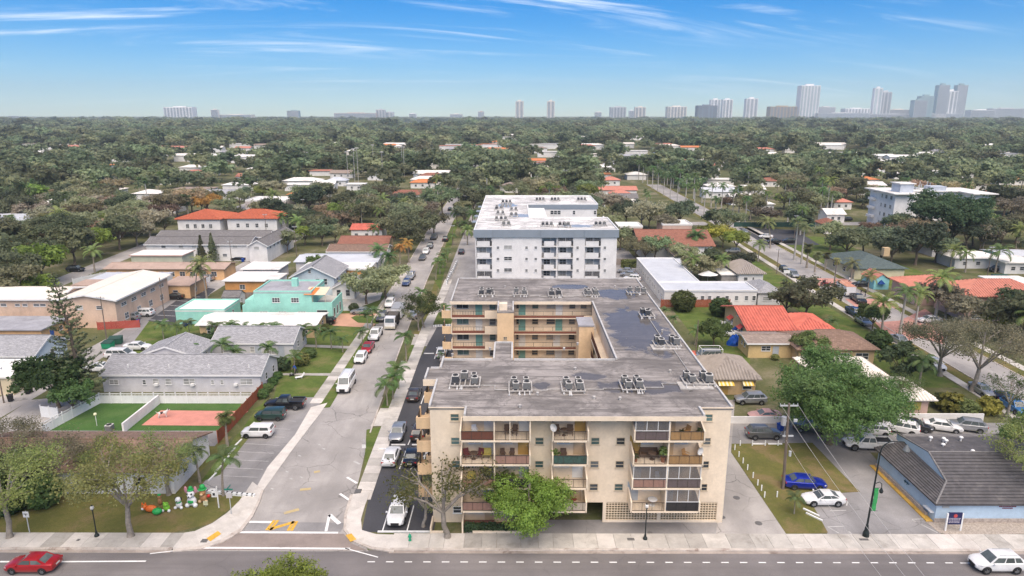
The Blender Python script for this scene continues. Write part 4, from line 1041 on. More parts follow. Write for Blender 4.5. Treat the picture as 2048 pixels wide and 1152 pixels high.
# left side: stacked balconies and their boxes
def side_box(x0, x1, y0, y1, F):
    o = MB().box(x0, y0, F - .17, x1, y1, F).box(x0, y0, F, x1, y0 + .14, F + 1.05).box(x0, y0 + .14, F, x0 + .14, y0 + .5, F + 1.05).box(x0, y1 - .5, F, x0 + .14, y1, F + 1.05).build('side_balcony', stucco('stucco_gold', (0.70,0.50,0.30)), YB)
    railing(o, y0 + .5, y1 - .5, x0 + .05, F, 1.0,18, rail_dark, None, 'y')
for F in FL: side_box(-10.0, XL, 70.7,74.2, F); side_box(-10.0, XL, 64.2,67.2, F)
for F in FL: side_box(-11.4,-9.9,103.4,106.6, F)
MB().box(-8.75,74.0,0, XL, 78.3,12.79).build('bay_wall', M_cream, YB)
# courtyard side of the back wing: galleries with doors and windows
GY = 103.1
dcols = [[(.7, teal_door),(6.6, None)], [(.7, None),(6.3, None)], [(.7, teal_door),(6.6, teal_door)], [(.7, teal_door),(6.6, None)]]
for k, F in enumerate(FL):
    g = MB().box(0.05, GY, F - .2,12.3,104.7, F).box(0.05, GY, F, 12.3, GY + .08, F + .32).build('gallery', M_cream, YB)
    MB().box(0.05, GY - .02, F - .02,11.0, GY - .002, F + .34).build('gallery_band', pan_brown, g)
    railing(g, 0.1,12.2, GY + .1, F + .3,.78,8, rail_dark)
    for u, m in dcols[k]: door(YB, 'f', 0.6 + u, 104.7 - .012, F, .95,2.1, m or frame_white)
    for u, ww, gl in ((.15,.6,'d'),(2.9,1.0,'dmdt'[k]),(5.4,1.4,'mpmp'[k]),(8.8,1.0,'mdmm'[k]),(10.6,1.0,'pmpm'[k])): window(YB, 'f', .5 + u, 104.7 - .012, F + 1.05, ww, .9, gl, 1,2, frame_tan)
gold = MATS['stucco_gold']
MB().box(-2.5,97.72,0,-.02,103.08,12.79).build('stair_tower', gold, YB)
MB().box(-2.2,98.4, ZR, -1.0,99.6, ZR + .95).build('roof_hatch', M_cream, YB)
window(YB, 'f', -1.3,97.70,8.6,.55,.5,'d', 2,2, frame_tan)
MB().box(-2.48,77.02,0,-.12,83.28,12.79).build('stair_tower', gold, YB)
MB().box(9.3,93.0,0,11.4,97.0,12.2).build('lift_tower', gold, YB)
MB().box(9.2,92.9,12.2,11.5,97.1,12.4).build('lift_tower_roof', G_roof, YB)
for F in FL:
    g = MB().box(11.0,77.1, F - .2,12.3,103.05, F).build('gallery', M_cream, YB)
    railing(g, 77.2,92.8,11.05, F, 1.05,40, brown_rail, pan_brown, 'y')
for k, F in enumerate(FL):     # left part of the back wing, seen past the palm
    o = MB().box(-9.9,103.2, F - .2,-2.5,104.7, F).box(-4.6,103.2, F, -2.5,103.34, F + 1.1).box(-9.95,103.2, F, -9.8,104.7, F + 1.5).build('balcony', M_cream, YB)
    railing(o, -9.75,-4.65,103.28, F + .3,.75,12, rail_dark); MB().box(-9.8,103.21, F, -4.62,103.27, F + .42).build('balcony_band', pan_brown, o)
    window(YB, 'f', -8.2,104.7 - .012, F + 1.05,1.9,1.1,'tdtd'[k], 2,1, frame_grey); door(YB, 'f', -5.6,104.7 - .012, F, .95,2.1, teal_door if k % 2 else frame_white); window(YB, 'f', -3.4,104.7 - .012, F + .9,1.0,1.2,'mtmt'[k], 1,2, frame_grey)
# ------------------------------------------------------------------ roof condensers
def ac_parts(dark):
    c = MB().box(-.38,-.38,.08,.38,.38,.78); c.box(-.34,-.34,0,-.2,-.2,.08).box(.2,-.34,0,.34,-.2,.08).box(-.34,.2,0,-.2,.34,.08).box(.2,.2,0,.34,.34,.08)
    cs = c.mesh('casing', mat('ac_casing_dark', (0.10,0.105,0.115),.5,.15,4, metallic=.3, world=False) if dark else mat('ac_casing', (0.25,0.25,0.24),.5,.15,4,.3, metallic=.2, world=False))
    l = MB()
    for i in range(9):
        z = .14 + i * .062; l.box(-.395,-.395, z, .395,.395, z + .018)
    lv = l.mesh('louvre', mat('ac_louvre_dark', (0.06,0.062,0.068),.6,.1) if dark else mat('ac_louvre', (0.15,0.15,0.15),.6,.1))
    t = MB().box(-.40,-.40,.78,.40,.40,.84).mesh('top', mat('ac_top', (0.58,0.56,0.52),.6,.1,3,.4, world=False))
    f = MB().cyl(0,0,.841,.87,.33,16).cyl(0,0,.87,.90,.09,8).mesh('fan_grille', mat('ac_fan', (0.03,0.03,0.03),.7,.1))
    return cs, lv, t, f
ACM = [ac_parts(False), ac_parts(True)]
NAC = [0]
def condenser(x, y, z, dark, label, group, s=1.0, rz=0):
    o = thing('ac_condenser', label, 'air conditioner', (x, y, z), rz, group, scale=s * .82); NAC[0] += 1
    for nm, me in zip(('casing', 'louvre', 'top', 'fan_grille'), ACM[1 if dark else 0]): obj(nm, me, o)
    return o
stand_m = mat('stand_whitewash', (0.44,0.42,0.39),.8,.2,2,1.0,(0.25,0.23,0.22))
def ac_group(cx, cy, z, lay, label, group, pad=True):
    """a cluster of condensers on its own whitewashed stand; lay: (dx, dy, dark, size)"""
    xs = [q[0] for q in lay]; ys = [q[1] for q in lay]
    st = MB(); x0, x1, y0, y1 = min(xs) - .6, max(xs) + .6, min(ys) - .75, max(ys) + .6
    st.box(cx + x0, cy + y0, z + .25, cx + x1, cy + y0 + .14, z + .34).box(cx + x0, cy + y1 - .14, z + .25, cx + x1, cy + y1, z + .34)
    for a in (x0, x1 - .14): st.box(cx + a, cy + y0 + .14, z + .25, cx + a + .14, cy + y1 - .14, z + .34)
    n = max(2, int((x1 - x0) / .5))
    for i in range(1, n): a = x0 + (x1 - x0) * i / n; st.box(cx + a - .06, cy + y0 + .14, z + .26, cx + a + .06, cy + y1 - .14, z + .33)
    for a in (x0 + .1, x1 - .24):
        for b in (y0 + .1, y1 - .24): st.box(cx + a, cy + b, z, cx + a + .14, cy + b + .14, z + .25)
    r = thing('equipment_stand', 'whitewashed steel stand carrying ' + label, 'stand', (cx, cy, z),0, group + ' stands')
    st.build('frame', stand_m, r)
    pp = MB(); rng = random.Random(int(cx * 10 + cy))
    for i in range(5):
        a = cx + rng.uniform(x0, x1); b = cy + y0 - rng.uniform(.05,.5); pp.tube((a, b, z),(a, b + .4, z + .32),.05,.05,6); pp.ball((a, b, z + .07),.12,6,4)
    pp.build('pipes', mat('pipe_wrap', (0.55,0.54,0.52),.7,.2,3,.6), r, kind='stuff')
    for dx, dy, dk, s in lay: condenser(cx + dx, cy + dy, z + .34, dk, 'roof air-conditioning condenser in ' + label, group, s, rng.uniform(-.06,.06))
L4 = [(-.75,.75,0,1.0),(.55,.85,0,.95),(-.55,-.6,0,1.05),(.6,-.6,0,1.15)]
L5 = [(-1.0,-.2,1,1.15),(-.1,.8,0,1.2),(.95,.6,1,1.0),(1.1,-.5,0,1.05)]
L6 = [(-.55,.9,1,1.0),(-.55,-.4,1,1.05),(.6,.1,1,1.05)]
grp = 'rooftop condensers of the cream block'
for (px, py), lay, lb in [((930,768), L5,'the end cluster above the side balconies'),((1042,778), L4,'the second cluster along the street wing'),((1147,778), L4,'the third cluster along the street wing'),((1265,775), L4,'the cluster by the widest puddle of the street wing'),((1390,763), [(-.9,.3,0,1.05),(-.55,-.7,0,1.05),(.9,.2,0,1.1),(1.25,-.75,0,1.25)], 'the corner cluster on a white pad'),
                          ((970,590), L6 + [(1.0,.8,0,.9)], 'the back-wing cluster above the side street'),((1042,590), L4[:2] + [(0.5,-.3,0,1.0)], 'the second back-wing cluster'),((1110,592), L6 + [(.5,1.1,0,.9)], 'the dark middle back-wing cluster'),((1183,590), L4,'the fourth back-wing cluster'),((1270,588), L4[:2] + [(1.4,.2,0,1)], 'the back-wing corner cluster'),
                          ((1292,632), [(-.4,.3,1,1.1),(.5,.5,0,.9),(0.1,-.5,1,1.1)], 'the lone dark cluster of the court wing'),((1331,690), [(-1.0,.3,0,1.2),(-.7,-.6,1,1.1),(.9,.4,0,1.15),(1.2,-.5,0,1.25)], 'the court-wing cluster on a white pad')]:
    x, y = G(px, py, ZR); ac_group(x, y, ZR, lay, lb, grp)
for (px, py, a, b) in [(1331,695,3.6,1.9),(1390,772,3.6,2.0)]:
    x, y = G(px, py, ZR); MB().box(x - a / 2, y - b / 2, ZR + .002, x + a / 2, y + b / 2, ZR + .1).build('equipment_pad', stand_m, ROOF)
_rv = random.Random(3)
for (px, py) in [(1188,798),(1040,815),(905,712),(1340,745),(1128,700),(1324,664),(1075,790),(980,700),(1150,740),(1240,800),(1010,575),(1230,575),(1155,690)]:
    x, y = G(px, py, ZR)
    MB().lathe([(.13, ZR),(.11, ZR + .22),(.18, ZR + .25),(.16, ZR + .34),(.03, ZR + .37)], x, y, 8).build('roof_vent', stand_m, ROOF)

for i, (px0, py0, px1, py1) in enumerate([(960,772,1020,781),(1060,782,1128,780),(1170,780,1243,778),(1290,776,1360,768),(990,592,1030,592),(1060,592,1098,594),(1125,594,1168,592),(1300,640,1325,680),(1345,700,1385,752)]):
    (x0, y0),(x1, y1) = G(px0, py0, ZR), G(px1, py1, ZR); MB().path([(x0, y0, ZR + .08),((x0 + x1) / 2, y0, ZR + .08),((x0 + x1) / 2, y1, ZR + .08),(x1, y1, ZR + .08)], [.05] * 4,6).build('conduit', stand_m, ROOF)
# ------------------------------------------------------------------ white apartment block behind
WB = thing('apartment_block', 'white apartment block with grey fascia band and white coated roof', 'building', (7,175,0))
WY = 146.0; WZ = ZA(463, WY); WX0, WX1 = XA(951, WY, 12), XA(1233, WY, 12)
wcol = [(XA(a, WY, 12), XA(b, WY, 12)) for a, b in ((953,984),(1083,1113),(1115,1146),(1169.5,1201))]
yb1 = G(1200,432, WZ)[1]; yc0 = G(1060,438, WZ)[1]; yb0 = G(1120,411, WZ)[1]; yb2 = G(1100,394, WZ)[1]; xcl = XA(1058, yc0, WZ); xr2 = XA(1194, yb0, WZ)
avoid(WX0 - 10,118, WX1 + 12, yb2 + 4)
w = MB(); xs = [WX0] + [v for c in wcol for v in c] + [WX1]
for i in range(0, len(xs),2): w.box(xs[i], WY, 0, xs[i + 1], WY + .3, WZ)
for a, b in wcol: w.box(a, WY + 1.5,0, b, WY + 1.8, WZ).box(a, WY + .3,0, a + .1, WY + 1.5, WZ - 1.2).box(b - .1, WY + .3,0, b, WY + 1.5, WZ - 1.2)
w.box(WX0, WY + .3,0, WX0 + .3, yb2, WZ).box(WX1 - .3, WY + .3,0, WX1, yb1, WZ).box(xcl, yc0 - .3,0, WX1 - .3, yc0, WZ).box(xcl, yc0,0, xcl + .3, yb0, WZ).box(xcl + .3, yb0,0, xr2, yb0 + .3, WZ).box(xr2 - .3, yb0 + .3,0, xr2, yb2, WZ).box(WX0 + .3, yb2 - .3,0, xr2 - .3, yb2, WZ)
w.build('wall', M_white, WB)
w_tar = tar_roof('white_tar_roof', (0.70,0.68,0.65), [(2,168,3,3),(14,152,4,2),(-2,188,3,5)])
WR = MB().box(WX0 - .3, WY - .3, WZ, WX1 + .3, yc0, WZ + .25).box(WX0 - .3, yc0, WZ, xcl + .1, yb0 - .1, WZ + .25).box(WX0 - .3, yb0 - .1, WZ, xr2 + .3, yb2 + .3, WZ + .25).build('roof', w_tar, WB)
rm = MB(); h0, h1 = WZ + .25, WZ + .5
for x0, y0, x1, y1 in [(WX0 - .3, WY - .3, WX1 + .3, WY - .08),(WX0 - .3, WY - .08, WX0 - .08, yb2 + .3),(WX1 + .08, WY - .08, WX1 + .3, yc0),(xcl + .1, yc0 - .2, WX1 + .08, yc0),(xcl - .1, yc0, xcl + .1, yb0 - .1),(xcl + .1, yb0 - .1, xr2 + .3, yb0 + .1),(xr2 + .1, yb0 + .1, xr2 + .3, yb2 + .3),(WX0 - .08, yb2 + .1, xr2 + .1, yb2 + .3)]: rm.box(x0, y0, h0, x1, y1, h1)
rm.build('parapet', white_trim, WR)
gb = mat('fascia_bluegrey', (0.235,0.275,0.315),.8,.05,.6,.15)
zf = ZA(474.5, WY)
fb = MB()
seg = [WX0 - .35, wcol[0][1] + .15, wcol[1][0] - .2, wcol[2][1] + .2, wcol[3][0] - .2, wcol[3][1] + .2, WX1 + .35]
for i in range(6):
    d = .5 if i in (0,2,4) else .33
    fb.box(seg[i], WY - d, zf, seg[i + 1], WY - .31, WZ + .42)
fb.box(xcl + .32, yb0 - .12, WZ - 1.0, xr2 + .32, yb0 - .105, WZ + .2)
fb.build('fascia_band', gb, WR)
fz = [ZA(q, WY) for q in (492,515.5,539,562)]
rowz = [ZA(q + 2.2, WY) for q in (472.4,495.9,518.6,541.5)]
for ci, (a, b) in enumerate(wcol):
    for k, F in enumerate(fz):
        o = MB().box(a, WY - .15, F - .2, b, WY + 1.5, F).box(a + (.15 if ci != 1 else .55), WY - .16, F + .02, b - .55 if ci == 1 else b - .45, WY - .02, F + 1.08).build('balcony', M_white, WB)
        railing(o, b - .45 if ci != 1 else a + .06, b - .05 if ci != 1 else a + .5, WY - .06, F, 1.05,4, metal_dark)
        window(WB, 'f', a + (b - a) * .38, WY + 1.49, F + .85,1.5,1.15,'dpmd'[(k + ci) % 4], 2,2); door(WB, 'f', a + (b - a) * .82, WY + 1.49, F, .85,2.0, grey_door if (k + ci) % 3 else frame_grey)
        if (k == 0 and ci in (0,3)) or (k == 3 and ci in (0,3)) or (k == 0 and ci == 2):
            e = MB().box(a + .02, WY - .1, F + 1.08, a + .08, WY - .04, F + 2.3).box(b - .08, WY - .1, F + 1.08, b - .02, WY - .04, F + 2.3).box((a + b) / 2 - .03, WY - .1, F + 1.08,(a + b) / 2 + .03, WY - .04, F + 2.3).box(a + .08, WY - .09, F + 2.2, b - .08, WY - .05, F + 2.3).build('screen_frame', frame_white, o)
            MB().box(a + .02, WY - .11, F + 2.3, b - .02, WY - .03, F + 2.36).build('screen_head', frame_white, e); MB().box(a + .08, WY - .08, F + 1.1, b - .08, WY - .07, F + 2.3).build('screen_pane', SCREEN, e)
for px, ww, nx in ((996,.62,1),(1016,1.75,2),(1053,.62,1),(1071.5,.62,1),(1155,.6,1),(1209.5,.6,1)):
    for k, z in enumerate(rowz):
        window(WB, 'f', XA(px, WY, z), WY - .012, z, ww, .62 if nx == 1 else .85,'t' if (nx == 2 and k == 0) else ('p' if nx == 2 and k == 1 else 'd'), nx, 2)
sh = XA(1016, WY, rowz[0])
for s in (-1,1): MB().box(sh + s * 1.25 - .28, WY - .05, rowz[0] - .1, sh + s * 1.25 + .28, WY - .012, rowz[0] + .95).build('shutter', mat('pale_teal', (0.50,0.68,0.68),.7,.05), WB)
MB().box(xcl + .31, yc0 + 1, WZ - 4, xcl + 4.6, yb0 - 3, WZ - .3).build('stair_tower', M_white, WB)
for k, px in enumerate((1087,1104,1111,1118,1148,1190)): window(WB, 'f', XA(px, yb0, WZ - 2), yb0 - .012 - .0, WZ - 2.5,.9 if px < 1140 else .7,1.1,'d', 1,2)
for i in range(4): MB().box(WX0 - 1.4,158 + i * 9, WZ + .02, WX0 - .31,160.5 + i * 9, WZ + .2).build('side_balcony_roof', gb, WB)
g2 = 'rooftop condensers of the white block'
R3_ = [(-.9,0,1,1.0),(0,.1,1,1.0),(.95,.05,0,1.0)]
for i, (px, py, lay) in enumerate([(1012,452, [(-.5,0,0,1.1),(.6,0,0,1.1)]),(1094,453, R3_),(1128,453, R3_ + [(.2,-1.1,0,1)]),(1200,452, R3_),(998,419, [(-.6,1,1,1),(-.6,-1,1,1),(.6,0,0,1)]),(1000,430, [(-.5,.5,0,1),(.7,0,0,1)]),(1027,422, [(-.5,0,0,1),(.6,0,0,1)]),(1027,433, [(-.5,0,0,1),(.6,0,0,1)]),(1013,407, [(-1,0,1,1),(0,0,1,1),(1,0,0,1)]),(1080,402, R3_),(1110,402, R3_),(1163,402, R3_),(1000,441, [(-.8,0,0,1),(.3,0,1,1),(1.3,0,0,1)])]):
    x, y = G(px, py, WZ + .25)
    ac_group(x, y, WZ + .25, lay, ['the pair by the front parapet corner', 'a front-bar cluster of three', 'the four-unit front-bar cluster', 'the front-bar cluster at the far parapet end', 'the tallest cluster of the long wing', 'the middle pair of the long wing', 'the pair beside the court wall', 'the lower pair beside the court wall', 'the row of three at the long-wing head', 'the first back-bar cluster', 'the second back-bar cluster', 'the third back-bar cluster', 'the row before the long wing begins'][i], g2)
# ------------------------------------------------------------------ houses on the left block
fw = dict(fascia=white_trim)
vet = house('clinic', 'white clinic with brown hipped-end shingle roof beside the fenced dog yards', -62.5,68.8,-38.2,77.9,3.0, M_white, ('gx', 1.4,.5, SH_brown), [('r', 71.5,1.2,1.0,1.0),('r', 75.5,1.2,1.0,1.0),('f', -42,1.0,1.4,1.2),('f', -47,1.0,1.4,1.2),('f', -53,1.0,1.4,1.2)], [('f', -44.6)], 'clinic')
_w1 = [(288.6,.55,.8,1,'m'),(312,.95,1.0,1,'p'),(337,.95,1.0,1,'p'),(373,.9,1.0,1,'p'),(384.5,.9,1.0,1,'p'),(425,.5,.8,1,'p'),(444,.5,.8,1,'p'),(493,1.9,1.0,2,'p'),(228,1.4,.8,2,'p')]
gh = house('row_house', 'long pale grey single-storey house with grey shingle gable behind white fence', -63.2,97.9,-38.9,105.6,2.95, M_grey, ('gx', 1.75,.3, SH_grey, fw),
           [('f', XA(px, 97.9,1.7),1.25, w_, h_, dict(gl=g, nx=n)) for px, w_, h_, n, g in _w1] + [('r', 100.4,1.2,.8,1.1),('r', 103.6,1.2,.8,1.1)])
for px in (312,384.5,471): x = XA(px, 97.6,1.4); MB().box(x - .28,97.45,1.15, x + .28,97.9 - .02,1.5).build('window_ac', frame_white, gh)
for px in (256,338,418,498): x, y = G(px, 733,4.4); MB().cyl(x, y, 4.2,4.75,.09,8).build('vent_pipe', white_trim, gh)
house('row_house_wing', 'grey shingle-roofed rear wing joined behind the long pale grey house', -62.0,106.2,-52.6,113.2,2.9, M_grey, ('gy', 1.6,.3, SH_grey, fw), [('r', 110,1.2,.9,1)])
_x0 = XA(424,113,2)
house('bungalow', 'pale grey bungalow with grey shingle gable, palms along its front', _x0,113.2,-38.7,121.0,2.8, M_grey, ('gx', 1.7,.3, SH_grey, fw),
      [('f', XA(505,113.2,1.5),1.1,.8,1, dict(gl='p')),('f', XA(543,113.2,1.5),.7,1.8,1.3, dict(gl='p', nx=2)),('f', XA(456,113.2,1.5),1.0,1.6,1.1, dict(gl='p', nx=2)),('r', 116,1.2,.8,1.1, dict(gl='d')),('r', 119,1.2,.8,1.1)],
      [('f', XA(517,113.2,1), grey_door),('f', XA(563,113.2,1), grey_door)])
_x0, _x1 = XA(396,123.8,2.5), XA(628,123.8,2.5)
house('motel_row', 'long low house with bright white coated roof behind the palm row', _x0,124.3, _x1,132.0,2.65, M_tan, ('gx', .55,.6, W_roof), wrow('f', _x0 + 1, _x1 - 1,9,.9,1.4,1.2, gl='d', nx=2) + [('r', 126.5,1,1,1),('r', 129.5,1,1,1)], [('f', _x0 + 4.2, ochre_door),('f', _x0 + 12, ochre_door)])
# mint villa
MX0, MXm, MX1 = XA(497,134.6,4), XA(624,134.6,4), XA(664,134.6,4)
mv = house('villa', 'mint green two-storey stucco villa with grey flat roof and roof terrace', MX0 + 1.2,134.6, MXm, 144.5,6.1, M_mint, ('flat', .3,.0, G_roof, dict(rim=M_mint)),
           [('f', XA(px, 134.6, z + .5), z, 1.6,1.0, dict(gl='d', nx=3)) for px, z in ((552,4.2),(590,4.2),(528,1.3),(565,1.3),(604,1.3))])
MB().box(MX0 - .8,134.9,0, MX0 + 1.19,140,4.6).box(MX0 - 1.6,135.2,0, MX0 - .81,139,3.4).build('stair_turret', M_mint, mv)
MB().box(MXm, 134.6,0, MX1,143,3.3).box(MXm, 134.6,3.3, MX1,134.8,4.2).box(MX1 - .2,134.8,3.3, MX1,143,4.2).build('terrace_wing', M_mint, mv)
MB().box(MXm + .02,134.81,3.3, MX1 - .21,142.98,3.36).build('terrace_floor', concrete, mv)
for yy in (135.9,138.3,140.7): window(mv, 'r', MX1 + .012, yy, .8,1.2,1.9,'d', 1,1)
window(mv, 'f', XA(645,134.6,1.5),134.588,.6,2.2,2.0,'d', 1,1)
aw = MB(); slab3(aw, [(MXm - 1.5,134.3,5.9),(MX1 - 1.2,134.3,5.9),(MX1 - 1.2,138.6,6.5),(MXm - 1.5,138.6,6.5)], .06)
for x in (MXm + .1, MX1 - 1.4): aw.tube((x, 134.9,3.3),(x, 134.9,5.86),.05)
aw.build('awning', mat('awning_cream', (0.70,0.58,0.42),.8,.06), mv)
aw = MB(); slab3(aw, [(MXm - 1.5,134.28,5.97),(MXm + .6,134.28,5.97),(MXm + .9,138.0,6.5),(MXm - .8,138.0,6.5)], .05); aw.build('awning_patch', mat('awning_orange', (0.66,0.20,0.05),.8,.06), mv)
x = XA(590,140,7); MB().box(x - .6,139.5,6.3, x + .6,140.7,8.0).build('chimney', M_mint, mv)
house('garage', 'mint green garage with peeling white flat roof beside the lane', XA(352,133,1.5),133.0, XA(411,133,1.5) + 4.0,141,2.7, M_mint, ('flat', .3,.02, W_roof, dict(rim=M_mint)), [('r', 137,1.1,.8,.9)], cat='garage')
# gabled blue-grey house
_x0, _x1 = XA(584,156,4), XA(668,156,4)
house('cottage', 'pale blue gabled cottage with grey shingle roof behind the mint villa', _x0,156, _x1,168,4.6, M_lblue, ('gy', 2.4,.6, SH_grey, fw), [('f', XA(619,156,6),5.4,.7,.8, dict(gl='d')),('f', XA(635,156,4),2.6,1.0,1.5),('f', XA(650,156,4),2.6,1.0,1.5),('r', 159,3.0,1,1.2),('r', 163,3,1,1.2)])
house('porch', 'grey-roofed porch wing with dark windows at the side of the blue cottage', _x1 + .4,152.5, _x1 + 5.4,162,2.7, M_white, ('gy', 1.3,.4, SH_grey, fw), wrow('r', 153,161.5,5,.8,.9,1.5, gl='d') + wrow('f', _x1 + .8, _x1 + 5,2,.8,1,1.5, gl='d'))
house('bungalow', 'orange bungalow with white flat roof by a plank fence', XA(450,158,2),158, XA(527,158,2),167,2.95, M_orange, ('flat', .2,.6, W_roof), [('f', XA(485,158,1.5),1,1.3,1.1, dict(nx=2)),('r', 160,1,1,1.1),('r', 164,1,1,1.1)])
house('shed', 'small white shed with pale flat roof next to the orange bungalow', XA(530,159,2),159, XA(558,159,2),165,3.1, M_white, ('flat', .2,.25, W_roof), [('f', XA(541,159,2),1.5,1.4,.8)], cat='shed')
house('bungalow', 'grey-walled bungalow with white flat roof behind the orange bungalow', XA(486,170,3),170, XA(556,170,3),178,3.1, M_grey, ('flat', .2,.6, W_roof), wrow('f', XA(490,170,3), XA(550,170,3),3,1,1.2,1))
house('bungalow', 'orange stucco house under a stepped white roof behind the olive trees', XA(600,167,3),168.5, XA(735,167,3),175.5,3.3, M_orange, ('flat', .3,.4, W_roof, dict(rim=white_trim)), [('r', 171,1,1,1.1),('f', XA(715,168,2),1,1.4,1.1)])
house('bungalow', 'wide white house with pale grey metal roof beside the side street', XA(590,178,3.4),178.5, XA(752,178,3.4),189,3.3, M_grey, ('gx', .7,.5, B_roof), wrow('f', XA(600,178,2), XA(748,178,2),6,1,1.2,1.1))
house('house', 'low house with brown shingle roof and white eave boards by the street trees', XA(655,193,3),193.5, XA(770,193,3),202,3.2, M_white, ('gx', 1.2,.5, SH_brown, fw), wrow('f', XA(660,193,3), XA(765,193,3),4,1,1.2,1.1))
house('house', 'house with reddish brown double roof behind the low brown-roofed house', XA(678,206,3),206, XA(775,206,3),216,3.2, M_tan, ('gx', 1.4,.5, SH_redbrown), wrow('f', XA(680,206,3), XA(770,206,3),4,1,1.2,1.1))
house('house', 'white house with bright vermilion roof under spreading olive trees', XA(702,231,3),231, XA(764,231,3),240,3.4, M_white, ('gx', 1.2,.5, TL_red, dict(tile=.5)), wrow('f', XA(702,231,3), XA(764,231,3),3,1,1.2,1.1), front_clear=6)
# white two-storey L building with dark shingles
_x0, _x1, _x2 = XA(292,195,5), XA(497,195,5), XA(543,197,5)
house('apartment_house', 'white two-storey building with weathered dark shingle roof behind small firs', _x0,195, _x1,203.5,5.0, M_white, ('gx', 1.4,.5, SH_dgrey, fw), [('f', XA(px, 195, z + .4), z, 1.3,.9, dict(gl=g)) for px, z, g in ((327,3.9,'d'),(362,3.9,'p'),(388,3.9,'p'),(435,3.9,'p'),(470,3.9,'p'),(305,1.3,'m'),(378,1.3,'m'),(340,1.3,'m'),(450,1.3,'m'))], cat='building')
house('apartment_house', 'dark-shingled cross wing with louvred upper gallery over a car port', _x1 + .8,193, _x2,217,5.0, M_white, ('gy', 1.5,.5, SH_dgrey, fw), wrow('r', 194,214,6,3.7,1.3,1, gl='m') + [('f', (_x1 + _x2) / 2,3.8,1.5,.9, dict(gl='p'))], cat='building')
house('apartment_house', 'rear dark-shingled wing parallel to the white two-storey building', XA(322,212,5),210, _x1 + .2,217,4.6, M_white, ('gx', 1.3,.5, SH_dgrey, fw), cat='building')
for i, (a, b) in enumerate(((369,452),(463,560))):
    house('townhouse', ['white townhouse with terracotta hip roof and dark entrance canopy', 'white townhouse with terracotta hip roof at the lane corner'][i], XA(a, 240,4.5),235 + i * 1.5, XA(b, 240,4.5),249,6.4, M_white, ('hip', 2.3,.8, TL_terra, dict(tile=.6)), wrow('f', XA(a, 240,4.5) + 2, XA(b, 240,4.5) - 2,4,3.2,1.1,1.4, gl='d', nx=2) + wrow('r', 242,253,3,3.2,1,1.2), cat='townhouse')
house('office', 'pale pinkish flat-roofed building behind the terracotta townhouses', XA(491,290,4),290, XA(572,290,4),304,5.6, stucco('stucco_dusty', (0.52,0.46,0.44)),('flat', .5,.0, W_roof, dict(rim=M_white)), wrow('f', XA(500,290,3), XA(570,290,3),5,2.6,.9,1.4, gl='d'), front_clear=20, cat='building')
# ------------------------------------------------------------------ left of the lane
ph = house('apartment_house', 'peach two-storey building whose cream gable roof runs along the lane', -90.5,130.5,-79.3,151.5,5.9, M_peach, ('gy', 1.0,.7, W_roof2, fw),
           wrow('r', 131.5,150.5,5,3.9,1.9,.7, gl='d', nx=2) + wrow('r', 131.5,150.5,4,1.0,1.4,1.3, gl='m', nx=2) + [('f', -86.5,3.8,1.4,.9, dict(gl='p')),('f', -82.5,3.9,1.3,.7)], cat='building')
house('apartment_house', 'peach front wing with broad cream roof beside the tall conifer', -128,131.2,-91.3,140.5,5.9, M_peach, ('gx', 1.0,.6, W_roof2, fw), [('f', XA(px, 131,5),4.3, w_, .55, dict(gl='d', nx=n)) for px, w_, n in ((33,1,1),(48,1,1),(71,1.2,1),(84,1.2,1))] + wrow('f', -125,-100,6,4.3,1.2,.6), cat='building')
house('bungalow', 'orange house with weathered grey flat roof and blue door', -104,120, XA(82,120,2.5),128,2.9, M_apri, ('flat', .1,.45, G_roof), [('f', XA(px, 120,1.8),1.1,1.1,1.0, dict(gl='d')) for px in (18,54,-10)] + [('r', 125.5,1.2,.9,.9)], [('r', 122.8, mat('blue_door', (0.05,0.13,0.42),.6),.9)])
house('house', 'pale blue house with grey shingle gable and pink-framed openings', -104,106.5, XA(67,106.5,2.5),115,2.9, M_lblue, ('gx', 2.0,.4, SH_grey, fw), [('r', 108.2,1,.8,1.2, dict(gl='d')),('r', 111,.5,.9,2, dict(gl='d')),('f', XA(12,106.5,2),1,1.3,1, dict(gl='d')),('f', XA(40,106.5,2),1,1.3,1, dict(gl='d'))])
house('cottage', 'small cream cottage with white flat roof at the lane corner', -100,96.6, XA(25,96.6,1.5),104,2.85, stucco('stucco_butter', (0.66,0.56,0.38)),('flat', .1,.3, W_roof), [('r', 99.6,1.1,1.3,1.3, dict(gl='d', nx=2))])
house('long_house', 'long low apricot house with tan roof behind the peach building', XA(215,172,2.5),171.5, XA(449,172,2.5),179,3.0, M_apri, ('gx', .7,.6, T_roof), wrow('f', XA(230,172,2), XA(440,172,2),10,1,1.4,1.2, gl='d', nx=2))
house('carport', 'pale metal carport roof between the peach and tan-roofed buildings', XA(175,160,3),160, XA(312,160,3),168,2.6, M_white, ('flat', .05,.2, B_roof), cat='carport')
house('annex', 'low peach annex with dull tan roof behind the cream-roofed wing', XA(150,154,3),153, XA(240,154,3),158.5,3.0, M_peach, ('flat', .05,.3, T_roof))
house('annex', 'apricot annex with tan roof past the end of the peach building', XA(322,153,3),153.2, XA(378,153,3),162,3.0, M_apri, ('flat', .05,.3, T_roof), [('f', XA(350,153,2),1,1.2,1),('r', 156,1,1,1)])
house('house', 'sage green flat house with white pink-trimmed roof', XA(262,183,3.5),183, XA(364,183,3.5),190,4.0, M_sage, ('flat', .3,.35, W_roof, dict(fascia=M_pink)), wrow('f', XA(290,183,2), XA(360,183,2),4,1.4,1.0,.8, gl='d'))
house('warehouse', 'orange-yellow warehouse with pale metal roof among the street trees', -205,207,-165,250,6.0, M_yel, ('flat', .3,.3, B_roof, dict(fascia=white_trim)), cat='warehouse', front_clear=14)
